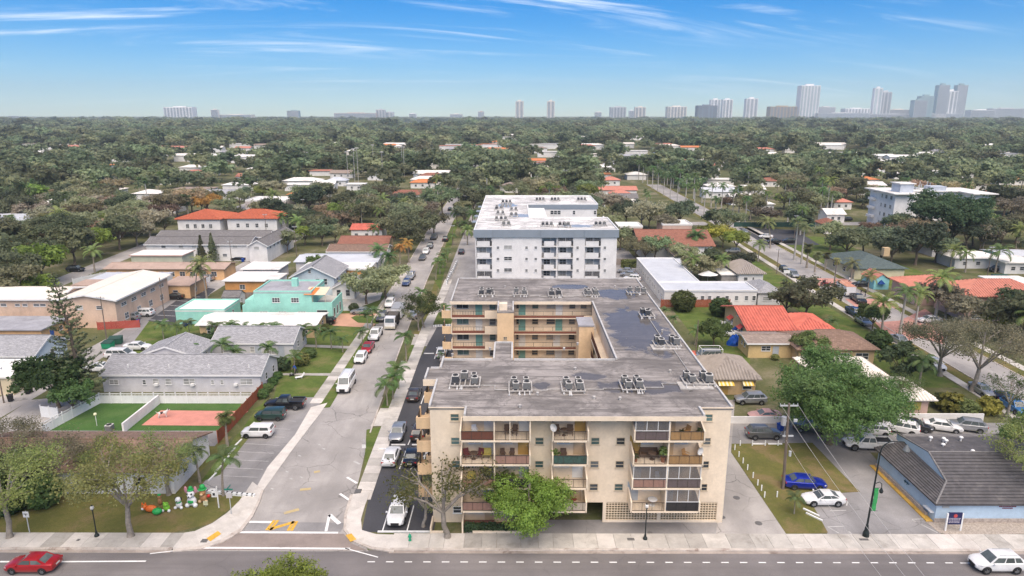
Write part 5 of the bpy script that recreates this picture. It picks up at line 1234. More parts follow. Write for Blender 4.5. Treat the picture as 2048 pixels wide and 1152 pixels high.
# ------------------------------------------------------------------ right block
bl = thing('shop', 'sky blue roadside building under a steep charcoal tile roof', 'shop', (53,69,0)); avoid(41,60,68,78)
BX = 44.1; ez = 2.35; RX, RY, RZ_ = 46.2,69.3,5.05
MB().box(BX, 63.5,-.05,66,75.2,2.25).build('wall', M_blue, bl)
MB().box(BX - .05,63.44,0,66.05,63.49,.5).build('stone_skirt', mat('stone_skirt', (0.42,0.36,0.31),.95,.25,4,.4), bl)
B_, A_, C_ = (RX, 65.7,3.49),(RX, RY, RZ_),(RX, 74.2,3.9)
EL = (BX - .4,63.1, ez); rfm = MB()
slab3(rfm, [EL, (66.6,63.1, ez),(66.6, RY, RZ_), A_, B_], .14)
slab3(rfm, [(BX - .4,75.6, ez), EL, B_, C_], .14)
slab3(rfm, [A_, (66.6, RY, RZ_),(66.6,75.6,4.2),(RX, 75.6,4.2)], .14)
blr = rfm.build('roof', TL_dark, bl)
MB().box(RX + .05,75.0,2.2,66,75.2,4.0).build('rear_wall', M_blue, bl)
MB().box(RX + .3, RY + .3,4.3,66.3,75.3,4.34).build('roof_core', SH_dgrey, blr)
def course(pa, pb, qa, qb, n):
    """tile courses on a slope, eave pa-pb, ridge qa-qb"""
    pa, pb, qa, qb = map(Vector, (pa, pb, qa, qb)); nn = (pb - pa).cross(qa - pa).normalized()
    if nn.z < 0: nn = -nn
    for i in range(n):
        t, t2 = i / n, min(1,(i + 1.12) / n)
        a, b, c, d = pa.lerp(qa, t), pb.lerp(qb, t), pb.lerp(qb, t2), pa.lerp(qa, t2)
        m = MB(); lo = nn * .006; hi = nn * .1
        m.add([a + lo, b + lo, c + lo * .5, d + lo * .5, a + hi, b + hi, c + lo, d + lo], [(0,1,5,4),(4,5,6,7),(1,2,6,5),(0,4,7,3)])
        m.build('tile_course', TL_dark, blr)
m66 = lambda y, z: (66.6, y, z)
course(EL, m66(63.1, ez), B_, m66(65.7,3.49),7); course(B_, m66(65.7,3.49), A_, m66(RY, RZ_),9)
course((BX - .4,75.6, ez), EL, C_, B_, 10)
_hip = mat('hip_tile', (0.20,0.19,0.185),.8,.2,3,.4)
h_ = MB(); h_.tube((EL[0], EL[1], ez + .08),(B_[0], B_[1], B_[2] + .06),.11,.11,6); h_.tube((B_[0], B_[1], B_[2] + .06),(A_[0], A_[1], A_[2] + .06),.09,.09,6); h_.tube((A_[0], A_[1], A_[2] + .05),(66.6, RY, RZ_ + .05),.09,.09,6); h_.tube((A_[0], A_[1], A_[2] + .05),(RX, 75.6,4.28),.07,.07,6); h_.build('hip_tiles', _hip, blr)
MB().add([(RX - .03,65.75,3.4),(RX - .03, RY, RZ_ - .02),(RX - .03,75.5,4.15),(RX - .03,75.5,3.5)], [(0,3,2,1)]).build('gablet', M_blue, blr)
for px, py in ((1861,878),(1887,880),(1892,884),(1886,892),(1922,878),(1945,905)): x, y = G(px, py, 4.8); MB().lathe([(.1,4.3),(.1,4.95),(.24,5.0),(.2,5.1),(.05,5.18)], x, max(y, RY + .3),8).build('roof_vent', white_trim, blr)
MB().box(BX - .75,63.6,0, BX - .06,75.4,.14).build('yellow_kerb', mat('kerb_yellow', (0.62,0.38,0.08),.8,.1,1.5,.6), bl)
MB().box(BX - .3,64.6,0.145, BX - .04,75,.55).build('stone_band', MATS['stone_skirt'], bl)
lz = MB(); base = [(0,0),(.25,.12),(.5,.02),(.75,.15),(.95,.05)]
for (a, b),(c, d) in zip(base, base[1:]): lz.tube((BX - .03,68.5 + a, 1.55 - b),(BX - .03,68.5 + c, 1.55 - d),.06,.05,5)
for a, s in ((.2,1),(.3,-1),(.65,1),(.7,-1)): lz.tube((BX - .03,68.5 + a, 1.48),(BX - .03,68.5 + a + .1,1.48 + .25 * s),.03,.02,5)
lz.build('lizard_emblem', mat('emblem_teal', (0.03,0.10,0.13),.6), bl)
for i, z in enumerate((1.85,1.65)):
    tx = MB(); rr = random.Random(i); xe = XA(2031,63.4,1.8)
    x = XA(1999,63.4,1.8) + i * .35
    while x < xe - i * .3: ww = rr.uniform(.08,.16); tx.box(x, 63.46, z, x + ww, 63.495, z + .11); x += ww + .04
    tx.build('lettering', mat('letter_plum', (0.20,0.05,0.08),.7), bl)
MB().box(BX + .6,63.42,1.75, BX + 1.3,63.495,1.98).build('wall_vent', frame_grey, bl)
MB().box(BX - .4,63.7,1.0, BX - .005,65.1,1.08).build('ledge', white_trim, bl)
house('cottage', 'tan cottage with grey tile hip roof and yellow striped awnings', XA(1422,97,1.5),97.2, XA(1512,97,1.5),106,2.75, M_tan, ('hip', 1.8,.7, TL_grey, dict(tile=.5)), [('f', XA(1495,97,1.2),.9,1.4,.9)], [('f', XA(1450,97,1), ochre_door)])
cot = bpy.data.objects['cottage.002'] if 'cottage.002' in bpy.data.objects else None
def awning(x0, x1, y, z, dep=1.0, drop=.45, m1=None, m2=None, n=8, label=None, root=None):
    o = None
    for i in range(n):
        a = x0 + (x1 - x0) * i / n; b = x0 + (x1 - x0) * (i + 1) / n
        m = MB(); slab3(m, [(a, y - dep, z - drop),(b, y - dep, z - drop),(b, y - .02, z),(a, y - .02, z)], .05)
        m.build('awning_slat', m1 if i % 2 else m2, root)
_ay, _aw = mat('awning_yellow', (0.62,0.42,0.06),.7,.08), mat('awning_pale', (0.70,0.64,0.42),.7,.08)
for a, b in ((1435,1466),(1484,1505)):
    r = thing('awning', ['yellow striped awning over the tan cottage porch', 'short yellow striped awning over the tan cottage window'][a > 1450], 'awning', (XA(a, 97,2.4),96.8,2.4))
    awning(XA(a, 97,2.4), XA(b, 97,2.4),97.1,2.45,1.1,.5, _ay, _aw, 8 if a < 1450 else 6, root=r)
house('house', 'mustard house with flat brown roof next to the vermilion tile roof', XA(1497,113.5,1.5),113.5, XA(1583,113.5,1.5),119.0,2.8, M_yel, ('gx', .5,.5, SH_tan, fw), [('f', XA(1532,113.5,1.8),1.3,1.6,.9, dict(gl='d', nx=2)),('l', 115.5,1.4,.7,.7),('l', 117,1.4,.7,.7)], [('f', XA(1551,113.5,1), grey_door)])
house('house', 'house with broad dark brown hip roof behind the big leafy tree', XA(1600,110,2),110.5, XA(1752,110,2),119,2.8, M_tan, ('hip', 1.9,.7, SH_brown), [('f', XA(1690,110,1.5),1.0,1.9,1.0, dict(nx=2)),('f', XA(1727,110,1.5),.8,2.2,1.2, dict(nx=2))])
rh = house('house', 'tan house with vivid vermilion barrel-tile gable roof', XA(1502,120,2),121, XA(1586,121,3),136,3.0, M_tan, ('gx', 2.1,.8, TL_red, dict(tile=.6, cap=TL_terra)), [('l', 125,1.2,1.1,1.1),('l', 131,1.2,1.1,1.1),('l', 128,3.4,.8,.7)])
house('house_wing', 'lower vermilion tiled wing of the tan house', XA(1587,122,3) + .6,121.5, XA(1664,122,3),131.5,2.5, M_tan, ('hip', 1.3,.7, TL_red, dict(tile=.6, cap=TL_terra)), [('f', XA(1610,121.5,2),1,1.3,1),('f', XA(1645,121.5,2),1,1.3,1)])
_ar, _ar2 = mat('awning_red', (0.52,0.07,0.05),.7,.08), mat('awning_red2', (0.62,0.10,0.07),.7,.08)
for i, (a, b) in enumerate(((1583,1602),(1624,1660))):
    r = thing('awning', ['narrow red window awning on the vermilion-roofed wing', 'wide red window awning on the vermilion-roofed wing'][i], 'awning', (XA(a, 121,2.2),121,2.2)); awning(XA(a, 121.4,2.2), XA(b, 121.4,2.2),121.45,2.3,.8,.5, _ar, _ar2,6, root=r)
for i, yy in enumerate((124.0,130.2)):
    r = thing('awning', ['red awning over the side window nearer the yard tree', 'red awning over the far side window of the tiled house'][i], 'awning', (XA(1502,121,2), yy, 2.4)); m = MB(); xx = XA(1502,120,2) - .02; slab3(m, [(xx - .9, yy, 1.9),(xx, yy, 2.45),(xx, yy + 2,2.45),(xx - .9, yy + 2,1.9)], .05); m.build('cover', _ar2, r)
# white L-shaped building
X0 = 33.6
house('motel', 'white L-shaped low building: street wing with pale metal roof', X0,147.5, XA(1512,148,2.5),155.5,3.15, M_white, ('flat', .25,.12, B_roof, dict(rim=white_trim)), [('f', XA(px, 147.5,1.8),1.2,.8,1.05, dict(gl=g, nx=1)) for px, g in ((1405,'d'),(1419,'m'),(1436,'m'),(1454,'d'),(1473,'m'),(1493,'m'),(1508,'d'))] + wrow('l', 148,155,2,1.2,.8,1, gl='d'), cat='building')
house('motel', 'long side wing of the white L-shaped building with recessed pale roof', X0,155.75,43.5,183,3.15, M_white, ('flat', .25,.1, B_roof, dict(rim=white_trim)), wrow('l', 156.5,182,9,1.1,.8,1.1, gl='d'), cat='building')
house('motel', 'rear wing of the white L-shaped building behind the courtyard palms', 43.8,176, XA(1385,176,3),183,3.1, M_white, ('flat', .2,.1, B_roof), cat='building')
house('house', 'white house end with grey shingle hip roof adjoining the L-shaped building', XA(1514,148,2.5) + .3,148, XA(1562,148,2.5),157.5,2.9, M_white, ('hip', 1.3,.5, SH_grey), [('f', XA(1535,148,2),1.0,2.0,.9, dict(gl='p'))])
house('house', 'white house with grey tiled hip roof and a covered patio', XA(1473,168,2),166.5, XA(1522,168,2),178,3.0, M_white, ('hip', 1.8,.6, TL_grey, dict(tile=.55)), [('f', XA(1490,167,1.5),1.1,1,.9),('f', XA(1505,167,1.5),1.1,.5,.9),('r', 170,1.1,1,1)])
house('patio_cover', 'white slatted patio cover beside the grey tiled house', XA(1440,169,2.3),167.5, XA(1470,169,2.3),174,2.3, mat('patio_shade', (0.30,0.28,0.26),.9,.2),('flat', .05,.3, W_roof), cat='patio cover')
house('cottage', 'small house with dusty pink-brown hip roof behind the L-shaped building', XA(1350,189,3),188.5, XA(1396,189,3),199,3.0, M_white, ('hip', 1.7,.6, SH_tan), wrow('f', XA(1350,189,3), XA(1396,189,3),2,1,1.2,1))
house('hall', 'white hall with a large plain red-brown shingle roof', XA(1284,198,3),199, XA(1425,199,3),219,4.0, M_white, ('gx', 3.0,.8, SH_redbrown), wrow('l', 201,217,3,1.4,1.2,1.2), cat='hall', front_clear=7)
house('house', 'pink flat-roofed house behind the red-brown hall', XA(1325,236,3),236, XA(1384,236,3),246,4.0, M_pink, ('flat', .4,.1, W_roof, dict(rim=white_trim)), front_clear=14)
house('house', 'low pink house with pale roof beside the white block', XA(1237,234,3),234, XA(1285,234,3),243,3.6, M_pink, ('flat', .4,.1, W_roof, dict(rim=white_trim)), front_clear=14)
house('cottage', 'cottage with white tile hip roof half hidden by the big leafy tree', 46.5,97.5,56.5,105.5,2.8, M_pink, ('hip', 1.6,.7, TL_white, dict(tile=.5)), [('f', 54,1,1.2,1)])
ph2 = house('cottage', 'pink cottage with cream tile hip roof and olive shutter beside the car park wall', XA(1765,89.5,1.5),89.6, XA(1857,89.5,1.5),96.5,2.75, M_pink, ('hip', 1.4,.8, TL_white, dict(tile=.5)))
MB().box(XA(1810,89.5,1.5),89.5,1.0, XA(1842,89.5,1.5),89.585,2.2).build('shutter', mat('olive_shutter', (0.40,0.36,0.10),.8,.08), ph2)
house('villa', 'pink two-storey villa with faded terracotta tile roof', XA(1931,136,4),136, XA(2095,136,4),146,5.4, M_pink, ('hip', 2.2,.9, TL_pink, dict(tile=.55)), [('f', XA(1957,136,4.4),3.9,1.3,.8, dict(gl='d', nx=2)),('f', XA(1980,136,4.4),3.9,1.3,.8, dict(gl='d', nx=2)),('f', XA(1953,136,1),.5,2,1.5, dict(gl='d', nx=3))])
house('villa_wing', 'single-storey wing of the pink villa with matching terracotta tiles', XA(1838,147,3),147.5, XA(1935,147,3),158,3.8, M_pink, ('hip', 1.9,.8, TL_pink, dict(tile=.55)))
bs_ = house('shed', 'small turquoise gabled shed with deep blue awning', XA(1748,162,1.5),162, XA(1778,162,1.5),168,2.6, stucco('stucco_aqua', (0.28,0.62,0.66)),('gy', 1.2,.3, TL_pink), cat='shed')
xa = XA(1762,162,2); m = MB()
for i in range(8):
    a0, a1 = math.pi * i / 8, math.pi * (i + 1) / 8
    m.add([(xa - 1.0 * math.cos(a0),161.97 - .9 * math.sin(a0) * .6 - .25,1.5),(xa - 1.0 * math.cos(a1),161.97 - .9 * math.sin(a1) * .6 - .25,1.5),(xa, 161.95,2.5)], [(0,1,2),(0,2,1)])
m.build('awning', mat('awning_blue', (0.02,0.09,0.36),.7), bs_)
house('house', 'cream house with dark green shingle hip roof and square chimney', XA(1712,172,3),172.5, XA(1812,172,3),190,3.0, stucco('stucco_ivory', (0.64,0.58,0.40)),('hip', 2.4,.7, SH_green), [('f', XA(1740,172,2),1,1.2,1.2),('l', 178,1,1.3,1.3),('l', 184,1,1.3,1.3)], front_clear=3)
x = XA(1770,184,5); gh_ = [o for o in bpy.data.objects if o.get('label', '').startswith('cream house with dark green')][0]; MB().box(x - .8,183,4, x + .8,184.4,6.3).build('chimney', M_tan, gh_)
# white four-storey block among trees
fs = thing('apartment_block', 'white four-storey block with wide flat eaves and rooftop lift house among trees', 'building', (165,258,0)); avoid(140,230,200,275)
a0, a1, b0, b1 = XA(1789,250,10), XA(1827,250,10), XA(1946,250,10), XA(1979,250,10); zt4 = ZA(388,250)
MB().box(a0,250,0, a1,268, zt4).box(b0,250,0, b1,268, zt4).box(a1,258,0, b0,267, zt4).build('wall', stucco('stucco_coolwhite', (0.74,0.735,0.72),.15), fs)
r4 = MB().box(a0 - 1.5,248, zt4, a1 + 1.5,270, zt4 + .35).box(b0 - 1.5,248, zt4, b1 + 1.5,270, zt4 + .35).box(a1 + 1.5,257, zt4, b0 - 1.5,269, zt4 + .35).build('roof', W_roof, fs)
MB().box(a0 + 2.5,252, zt4 + .35, a1 + .5,258, zt4 + 3.4).box(a1 + 10,257.6, zt4 + .35, a1 + 16,262, zt4 + 2.0).build('lift_house', stucco('stucco_steel', (0.50,0.54,0.60)), fs)
MB().box(a0 + 2,251.5, zt4 + 3.4, a1 + 1,258.5, zt4 + 3.7).build('lift_house_roof', W_roof, fs)
for k in range(4):
    for j, yy in enumerate((252.5,256,259)): window(fs, 'l', a0 - .012, yy, 1.2 + k * 3.3,1.3 if j < 2 else .7,1.3,'m', 2,2, frame_grey)
    for x in (a1 + 3, a1 + 8, a1 + 14, a1 + 18): window(fs, 'f', x, 257.98,1.2 + k * 3.3,1.4,1.3,'m', 2,2, frame_grey)
    MB().box(a0 - 1.2,263, k * 3.3 + 3.0, a0 - .01,267, k * 3.3 + 3.9).build('balcony', M_white, fs)
ant = MB(); rg = random.Random(5)
for i in range(16): x = a1 + 4 + rg.uniform(0,9); y = 259 + rg.uniform(0,7); ant.box(x, y, zt4 + .35, x + .25, y + .12, zt4 + rg.uniform(1.6,3.6))
for i in range(5): x = a1 + 3 + rg.uniform(0,12); y = 260 + rg.uniform(0,6); ant.box(x, y, zt4 + .35, x + 1, y + .9, zt4 + 1.3)
ant.build('antennas', frame_grey, fs)
for (a, b, py, z, kd, rs_, m_, lab, wl_) in [(1911,2005,516,3.0,'hip', 1.0, W_roof, 'low white-roofed house behind the pink villa', M_white),(2008,2080,512,3.0,'gx', .6, B_roof, 'pale metal-roofed house with green awnings', M_mint),(1866,1915,494,3.0,'gy', 2.0, SH_brown, 'grey gabled house with brown roof under the dark trees', M_grey),(2012,2080,526,3.0,'flat', .2, W_roof, 'white flat house in front of the green awnings', M_white),(2015,2090,572,3.0,'flat', .2, W_roof, 'small white flat house at the far side of the villa', M_grey)]:
    y = G(a, py, z)[1]; house('house', lab, XA(a, y, z), y, XA(b, y, z), y + 9, z, wl_, (kd, rs_, .6, m_), wrow('f', XA(a, y, z) + 1, XA(b, y, z) - 1,3,1,1.2,1), front_clear=5)
# ------------------------------------------------------------------ houses further off, roofs among the trees
FARH = [(626,668,368,'gx', W_roof, 'white roof'),(653,691,361,'hip', B_roof, 'blue-grey hip roof'),(604,655,383,'gx', W_roof, 'wide white roof'),(693,727,369,'flat', W_roof, 'flat white roof'),(827,898,347,'gx', W_roof, 'long white roof'),(838,888,352,'hip', SH_redbrown, 'red-brown hip roof'),(822,885,359,'hip', W_roof, 'white hip roof'),(821,869,365,'hip', TL_orange, 'orange hip roof'),(777,866,389,'gx', SH_redbrown, 'broad red-brown roof over white wall'),
        (1000,1040,373,'gy', SH_tan, 'dusty gabled roof by the white block'),(575,612,389,'hip', TL_orange, 'small orange hip roof'),(660,705,346,'gx', SH_tan, 'dusty tan roof'),(735,790,350,'flat', G_roof, 'grey flat roof'),(1240,1288,408,'hip', TL_white, 'cream tile hip roof'),(1222,1262,388,'hip', TL_pink, 'salmon tile roof with white chimney'),(1205,1240,360,'hip', TL_pink, 'pink tile roof'),(1225,1275,396,'gx', SH_dgrey, 'dark grey roof'),(1408,1470,383,'gx', B_roof, 'pale green metal roof'),(1463,1505,396,'gx', W_roof, 'white street-side roof'),(1503,1548,408,'hip', W_roof, 'white hip roof by the green fence'),(1485,1530,378,'gx', W_roof, 'white ridge roof'),(1522,1560,362,'hip', SH_redbrown, 'maroon hip roof'),(1668,1704,404,'hip', TL_pink, 'salmon roof beside the four-storey block'),(1655,1690,428,'gx', W_roof, 'white roof under the brown trees'),(1650,1680,449,'hip', SH_redbrown, 'rust roof by the hedge'),(2000,2052,359,'hip', TL_orange, 'bright orange hip roof'),(1725,1760,342,'gx', W_roof, 'white roof strip'),(1790,1835,348,'gx', W_roof, 'white roof past the dark canopy'),(960,990,337,'gx', G_roof, 'grey car-park roof'),
        (265,280,279,'hip', TL_orange, 'far orange roof'),(128,180,309,'gx', TL_pink, 'far pink roof'),(304,350,358,'gy', SH_tan, 'tan gable'),(345,378,356,'flat', W_roof, 'white box house'),(0,22,372,'flat', W_roof, 'white flat block'),(85,150,408,'shed', W_roof, 'long white shed roof'),(230,262,296,'gx', W_roof, 'small far white roof'),(560,590,330,'gx', W_roof, 'far white roof by poles'),(470,500,296,'gx', TL_pink, 'far dusty pink roof'),(985,1005,284,'gx', TL_orange, 'far orange street roof'),(1012,1034,290,'gx', W_roof, 'far white street roof'),(940,960,280,'hip', TL_pink, 'far salmon roof'),(840,858,291,'gx', TL_terra, 'far dark red roof'),(1085,1108,274,'hip', TL_orange, 'orange villa roof'),(1015,1035,270,'gx', W_roof, 'far pale villa roof'),(1310,1360,303,'gx', W_roof, 'wide far white roof'),(1270,1320,322,'hip', TL_pink, 'far salmon villa roof'),(1390,1440,332,'gx', TL_pink, 'far pink-brown roof'),(1460,1480,264,'gx', W_roof, 'tiny far white roof'),(1600,1625,262,'gx', W_roof, 'far white box'),(1630,1660,270,'gx', TL_pink, 'far coral roof'),(1750,1780,272,'flat', TL_pink, 'far coral block'),(1840,1870,276,'flat', W_roof, 'far white block'),(1900,1922,274,'flat', W_roof, 'far pale block'),(1960,1990,290,'gx', W_roof, 'far white ridge'),(1570,1590,300,'gx', W_roof, 'far white gable'),(1480,1510,290,'gx', TL_orange, 'far orange ridge')]
for a, b, py, kd, m_, lab in FARH:
    z = 3.4; x0, y = G(a, py, z); x1 = XA(b, y, z)
    house('house', 'distant house among trees with ' + lab, x0, y, x1, y + max(8, min(14, abs(x1 - x0) * .5)), z, M_white, (kd, 1.6 if kd != 'flat' else .2,.6, m_), wrow('f', x0 + 1, x1 - 1, max(2, min(6, int(abs(x1 - x0) / 4))),1.1,1.2,1.2, gl='d') if py > 330 else (), group='houses among the trees', front_clear=min(110, y * .12))

_hr = random.Random(12); _n = 0
while _n < 210:
    y = _hr.uniform(290,900) if _n < 140 else _hr.uniform(1100,2200); x = _hr.uniform(-.74,.74) * y; w_ = _hr.uniform(12,22) * (1 if y < 600 else 1.7)
    if any(a - 8 < x < c + 8 and b - 8 < y < d + 8 for a, b, c, d in AVOID): continue
    _k = _hr.choice(['hip', 'gx', 'flat']); _n += 1; m_, lb = _hr.choice([(W_roof, 'white'),(W_roof, 'white'),(W_roof, 'white'),(TL_white, 'cream tile'),(SH_tan, 'tan'),(G_roof, 'grey'),(TL_pink, 'salmon'),(TL_orange, 'orange')])
    house('house', 'distant %s house with %s roof deep in the trees' % ('low flat' if _k == 'flat' else 'hipped' if _k == 'hip' else 'gabled', lb), x, y, x + w_, y + 10,3.4 if y < 600 else 5.5, M_white, (_k, 1.4 if _k != 'flat' else .2,.6, m_), group='houses deep in the trees', front_clear=y * (_hr.uniform(.05,.10) if y < 600 else _hr.uniform(.14,.2)))
# ------------------------------------------------------------------ vehicles (local: +X forward, wheels on z = 0)
tyre_m = mat('tyre', (0.025,0.025,0.026),.85,.2,6, world=False); rim_m = mat('alloy', (0.45,0.46,0.47),.35,.1,5, metallic=.7, world=False); car_glass = glass_mat('car_glass', (0.10,0.118,0.12),.05,.3); trim_b = mat('black_trim', (0.02,0.02,0.021),.5,.1, world=False)  # car glass base colour is lifted to stand in for reflected sky
lamp_w = mat('headlamp', (0.75,0.76,0.78),.15,.03, world=False, spec=.6); lamp_r = mat('tail_lamp', (0.42,0.02,0.02),.2,.05, world=False, spec=.6); plate_m = mat('number_plate', (0.62,0.62,0.58),.5,.05, world=False)
_tw = MB()
for i, (r, y) in enumerate([(.24,-.1),(.32,-.1),(.335,-.07),(.335,.07),(.32,.1),(.24,.1)]): pass
def wheel_meshes(R_=.335, wd=.2):
    t = MB(); n = 18; prof = [(.6,-.5),(.93,-.5),(1.0,-.36),(1.0,.36),(.93,.5),(.6,.5)]
    vs = [(R_ * r * math.cos(2 * math.pi * i / n), wd * y, R_ * r * math.sin(2 * math.pi * i / n)) for r, y in prof for i in range(n)]
    fs = [(k * n + i, k * n + (i + 1) % n, (k + 1) * n + (i + 1) % n, (k + 1) * n + i) for k in range(5) for i in range(n)]
    t.add(vs, fs); q = MB()
    for s in (-1,1):
        for i in range(5):
            a = 2 * math.pi * i / 5; c, s_ = math.cos(a), math.sin(a); w = .045
            q.add([(-w * s_, s * wd * .44, w * c),(w * s_, s * wd * .44,-w * c),(R_ * .66 * c + w * s_, s * wd * .40, R_ * .66 * s_ - w * c),(R_ * .66 * c - w * s_, s * wd * .40, R_ * .66 * s_ + w * c)], [(0,1,2,3),(3,2,1,0)])
    hub = [(R_ * .62 * math.cos(2 * math.pi * i / n), y, R_ * .62 * math.sin(2 * math.pi * i / n)) for y in (-wd * .3, wd * .3) for i in range(n)]
    q.add(hub, [(i, (i + 1) % n, n + (i + 1) % n, n + i) for i in range(n)] + [tuple(range(n)), tuple(range(n, 2 * n))[::-1]])
    return t.mesh('tyre', tyre_m, smooth=40), q.mesh('rim', rim_m)
WH = {r: wheel_meshes(r, w) for r, w in ((.33,.21),(.37,.25),(.45,.3))}
# kind: length, width, body stations (x, zlow, zbelt, halfwidth), cabin (front base, front roof, rear roof, rear base), belt z, roof z, wheel radius, wheel x
KIND = dict(
    sedan=dict(st=[(-2.36,.46,.84,.68),(-2.28,.32,.98,.80),(-1.9,.25,1.02,.88),(-1.2,.21,.99,.915),(0,.2,.95,.92),(1.0,.2,.93,.915),(1.7,.22,.84,.89),(2.15,.26,.72,.80),(2.34,.36,.60,.62)], cab=(1.12,.30,-.95,-1.82), bz=.93, rz=1.44, wr=.33, wx=(1.42,-1.38), W=.92),
    hatch=dict(st=[(-2.0,.46,.95,.72),(-1.94,.32,1.06,.82),(-1.5,.24,1.04,.88),(0,.2,.99,.90),(.9,.2,.97,.90),(1.5,.23,.88,.87),(1.88,.28,.76,.78),(2.05,.4,.62,.6)], cab=(1.1,.42,-1.45,-1.92), bz=.98, rz=1.52, wr=.33, wx=(1.28,-1.28), W=.90),
    suv=dict(st=[(-2.26,.5,1.0,.78),(-2.2,.36,1.14,.88),(-1.7,.28,1.13,.93),(0,.26,1.07,.94),(1.0,.26,1.05,.935),(1.7,.28,.98,.91),(2.1,.34,.86,.82),(2.28,.44,.72,.64)], cab=(1.15,.42,-1.6,-2.12), bz=1.06, rz=1.68, wr=.37, wx=(1.42,-1.36), W=.94),
    boxy=dict(st=[(-2.03,.46,1.1,.80),(-1.98,.34,1.12,.87),(-1.5,.26,1.1,.90),(0,.24,1.06,.905),(.95,.24,1.04,.90),(1.6,.27,.98,.88),(1.95,.34,.88,.80),(2.08,.44,.74,.66)], cab=(1.15,.68,-1.78,-2.0), bz=1.04, rz=1.62, wr=.34, wx=(1.28,-1.28), W=.905),
    minivan=dict(st=[(-2.5,.46,1.0,.84),(-2.44,.32,1.1,.92),(-1.8,.25,1.08,.96),(0,.23,1.04,.97),(1.2,.23,1.0,.96),(1.9,.26,.90,.92),(2.3,.32,.80,.82),(2.48,.42,.66,.64)], cab=(1.75,.7,-2.0,-2.42), bz=1.02, rz=1.74, wr=.34, wx=(1.52,-1.5), W=.97),
    van=dict(st=[(-2.85,.5,1.2,.92),(-2.8,.38,1.3,.98),(-1.8,.32,1.3,1.0),(0,.3,1.28,1.0),(1.4,.3,1.26,1.0),(1.9,.32,1.14,.98),(2.5,.38,1.06,.94),(2.72,.46,.9,.86)], cab=(1.85,1.2,-2.55,-2.8), bz=1.27, rz=2.25, wr=.37, wx=(1.85,-1.75), W=1.0),
    pickup=dict(st=[(-2.9,.56,.98,.88),(-2.86,.46,1.16,.95),(-1.5,.4,1.16,.98),(0,.38,1.14,.98),(1.4,.38,1.14,.98),(2.0,.4,1.10,.96),(2.6,.46,1.0,.92),(2.86,.56,.84,.80)], cab=(1.25,.62,-.55,-.85), bz=1.14, rz=1.88, wr=.45, wx=(1.85,-1.75), W=.98, bed=(-2.72,-1.0)),
    coupe=dict(st=[(-2.2,.46,.84,.68),(-2.12,.32,.98,.80),(-1.7,.25,1.0,.9),(-1.0,.2,.95,.92),(0,.19,.90,.92),(1.0,.19,.88,.915),(1.6,.22,.80,.89),(2.05,.26,.68,.80),(2.22,.36,.56,.62)], cab=(.95,.1,-.75,-1.85), bz=.89, rz=1.34, wr=.35, wx=(1.36,-1.28), W=.92))
def ring(x, zb, zt, w):
    zm = zb + (zt - zb) * .55
    h = [(w * .80, zb),(w * .97, zb + .06),(w, zb + (zt - zb) * .3),(w, zm),(w * .965, zt - .05),(w * .88, zt),(w * .45, zt + .028),(0, zt + .035)]
    return [(x, -a, b) for a, b in h] + [(x, a, b) for a, b in h[-2::-1]]
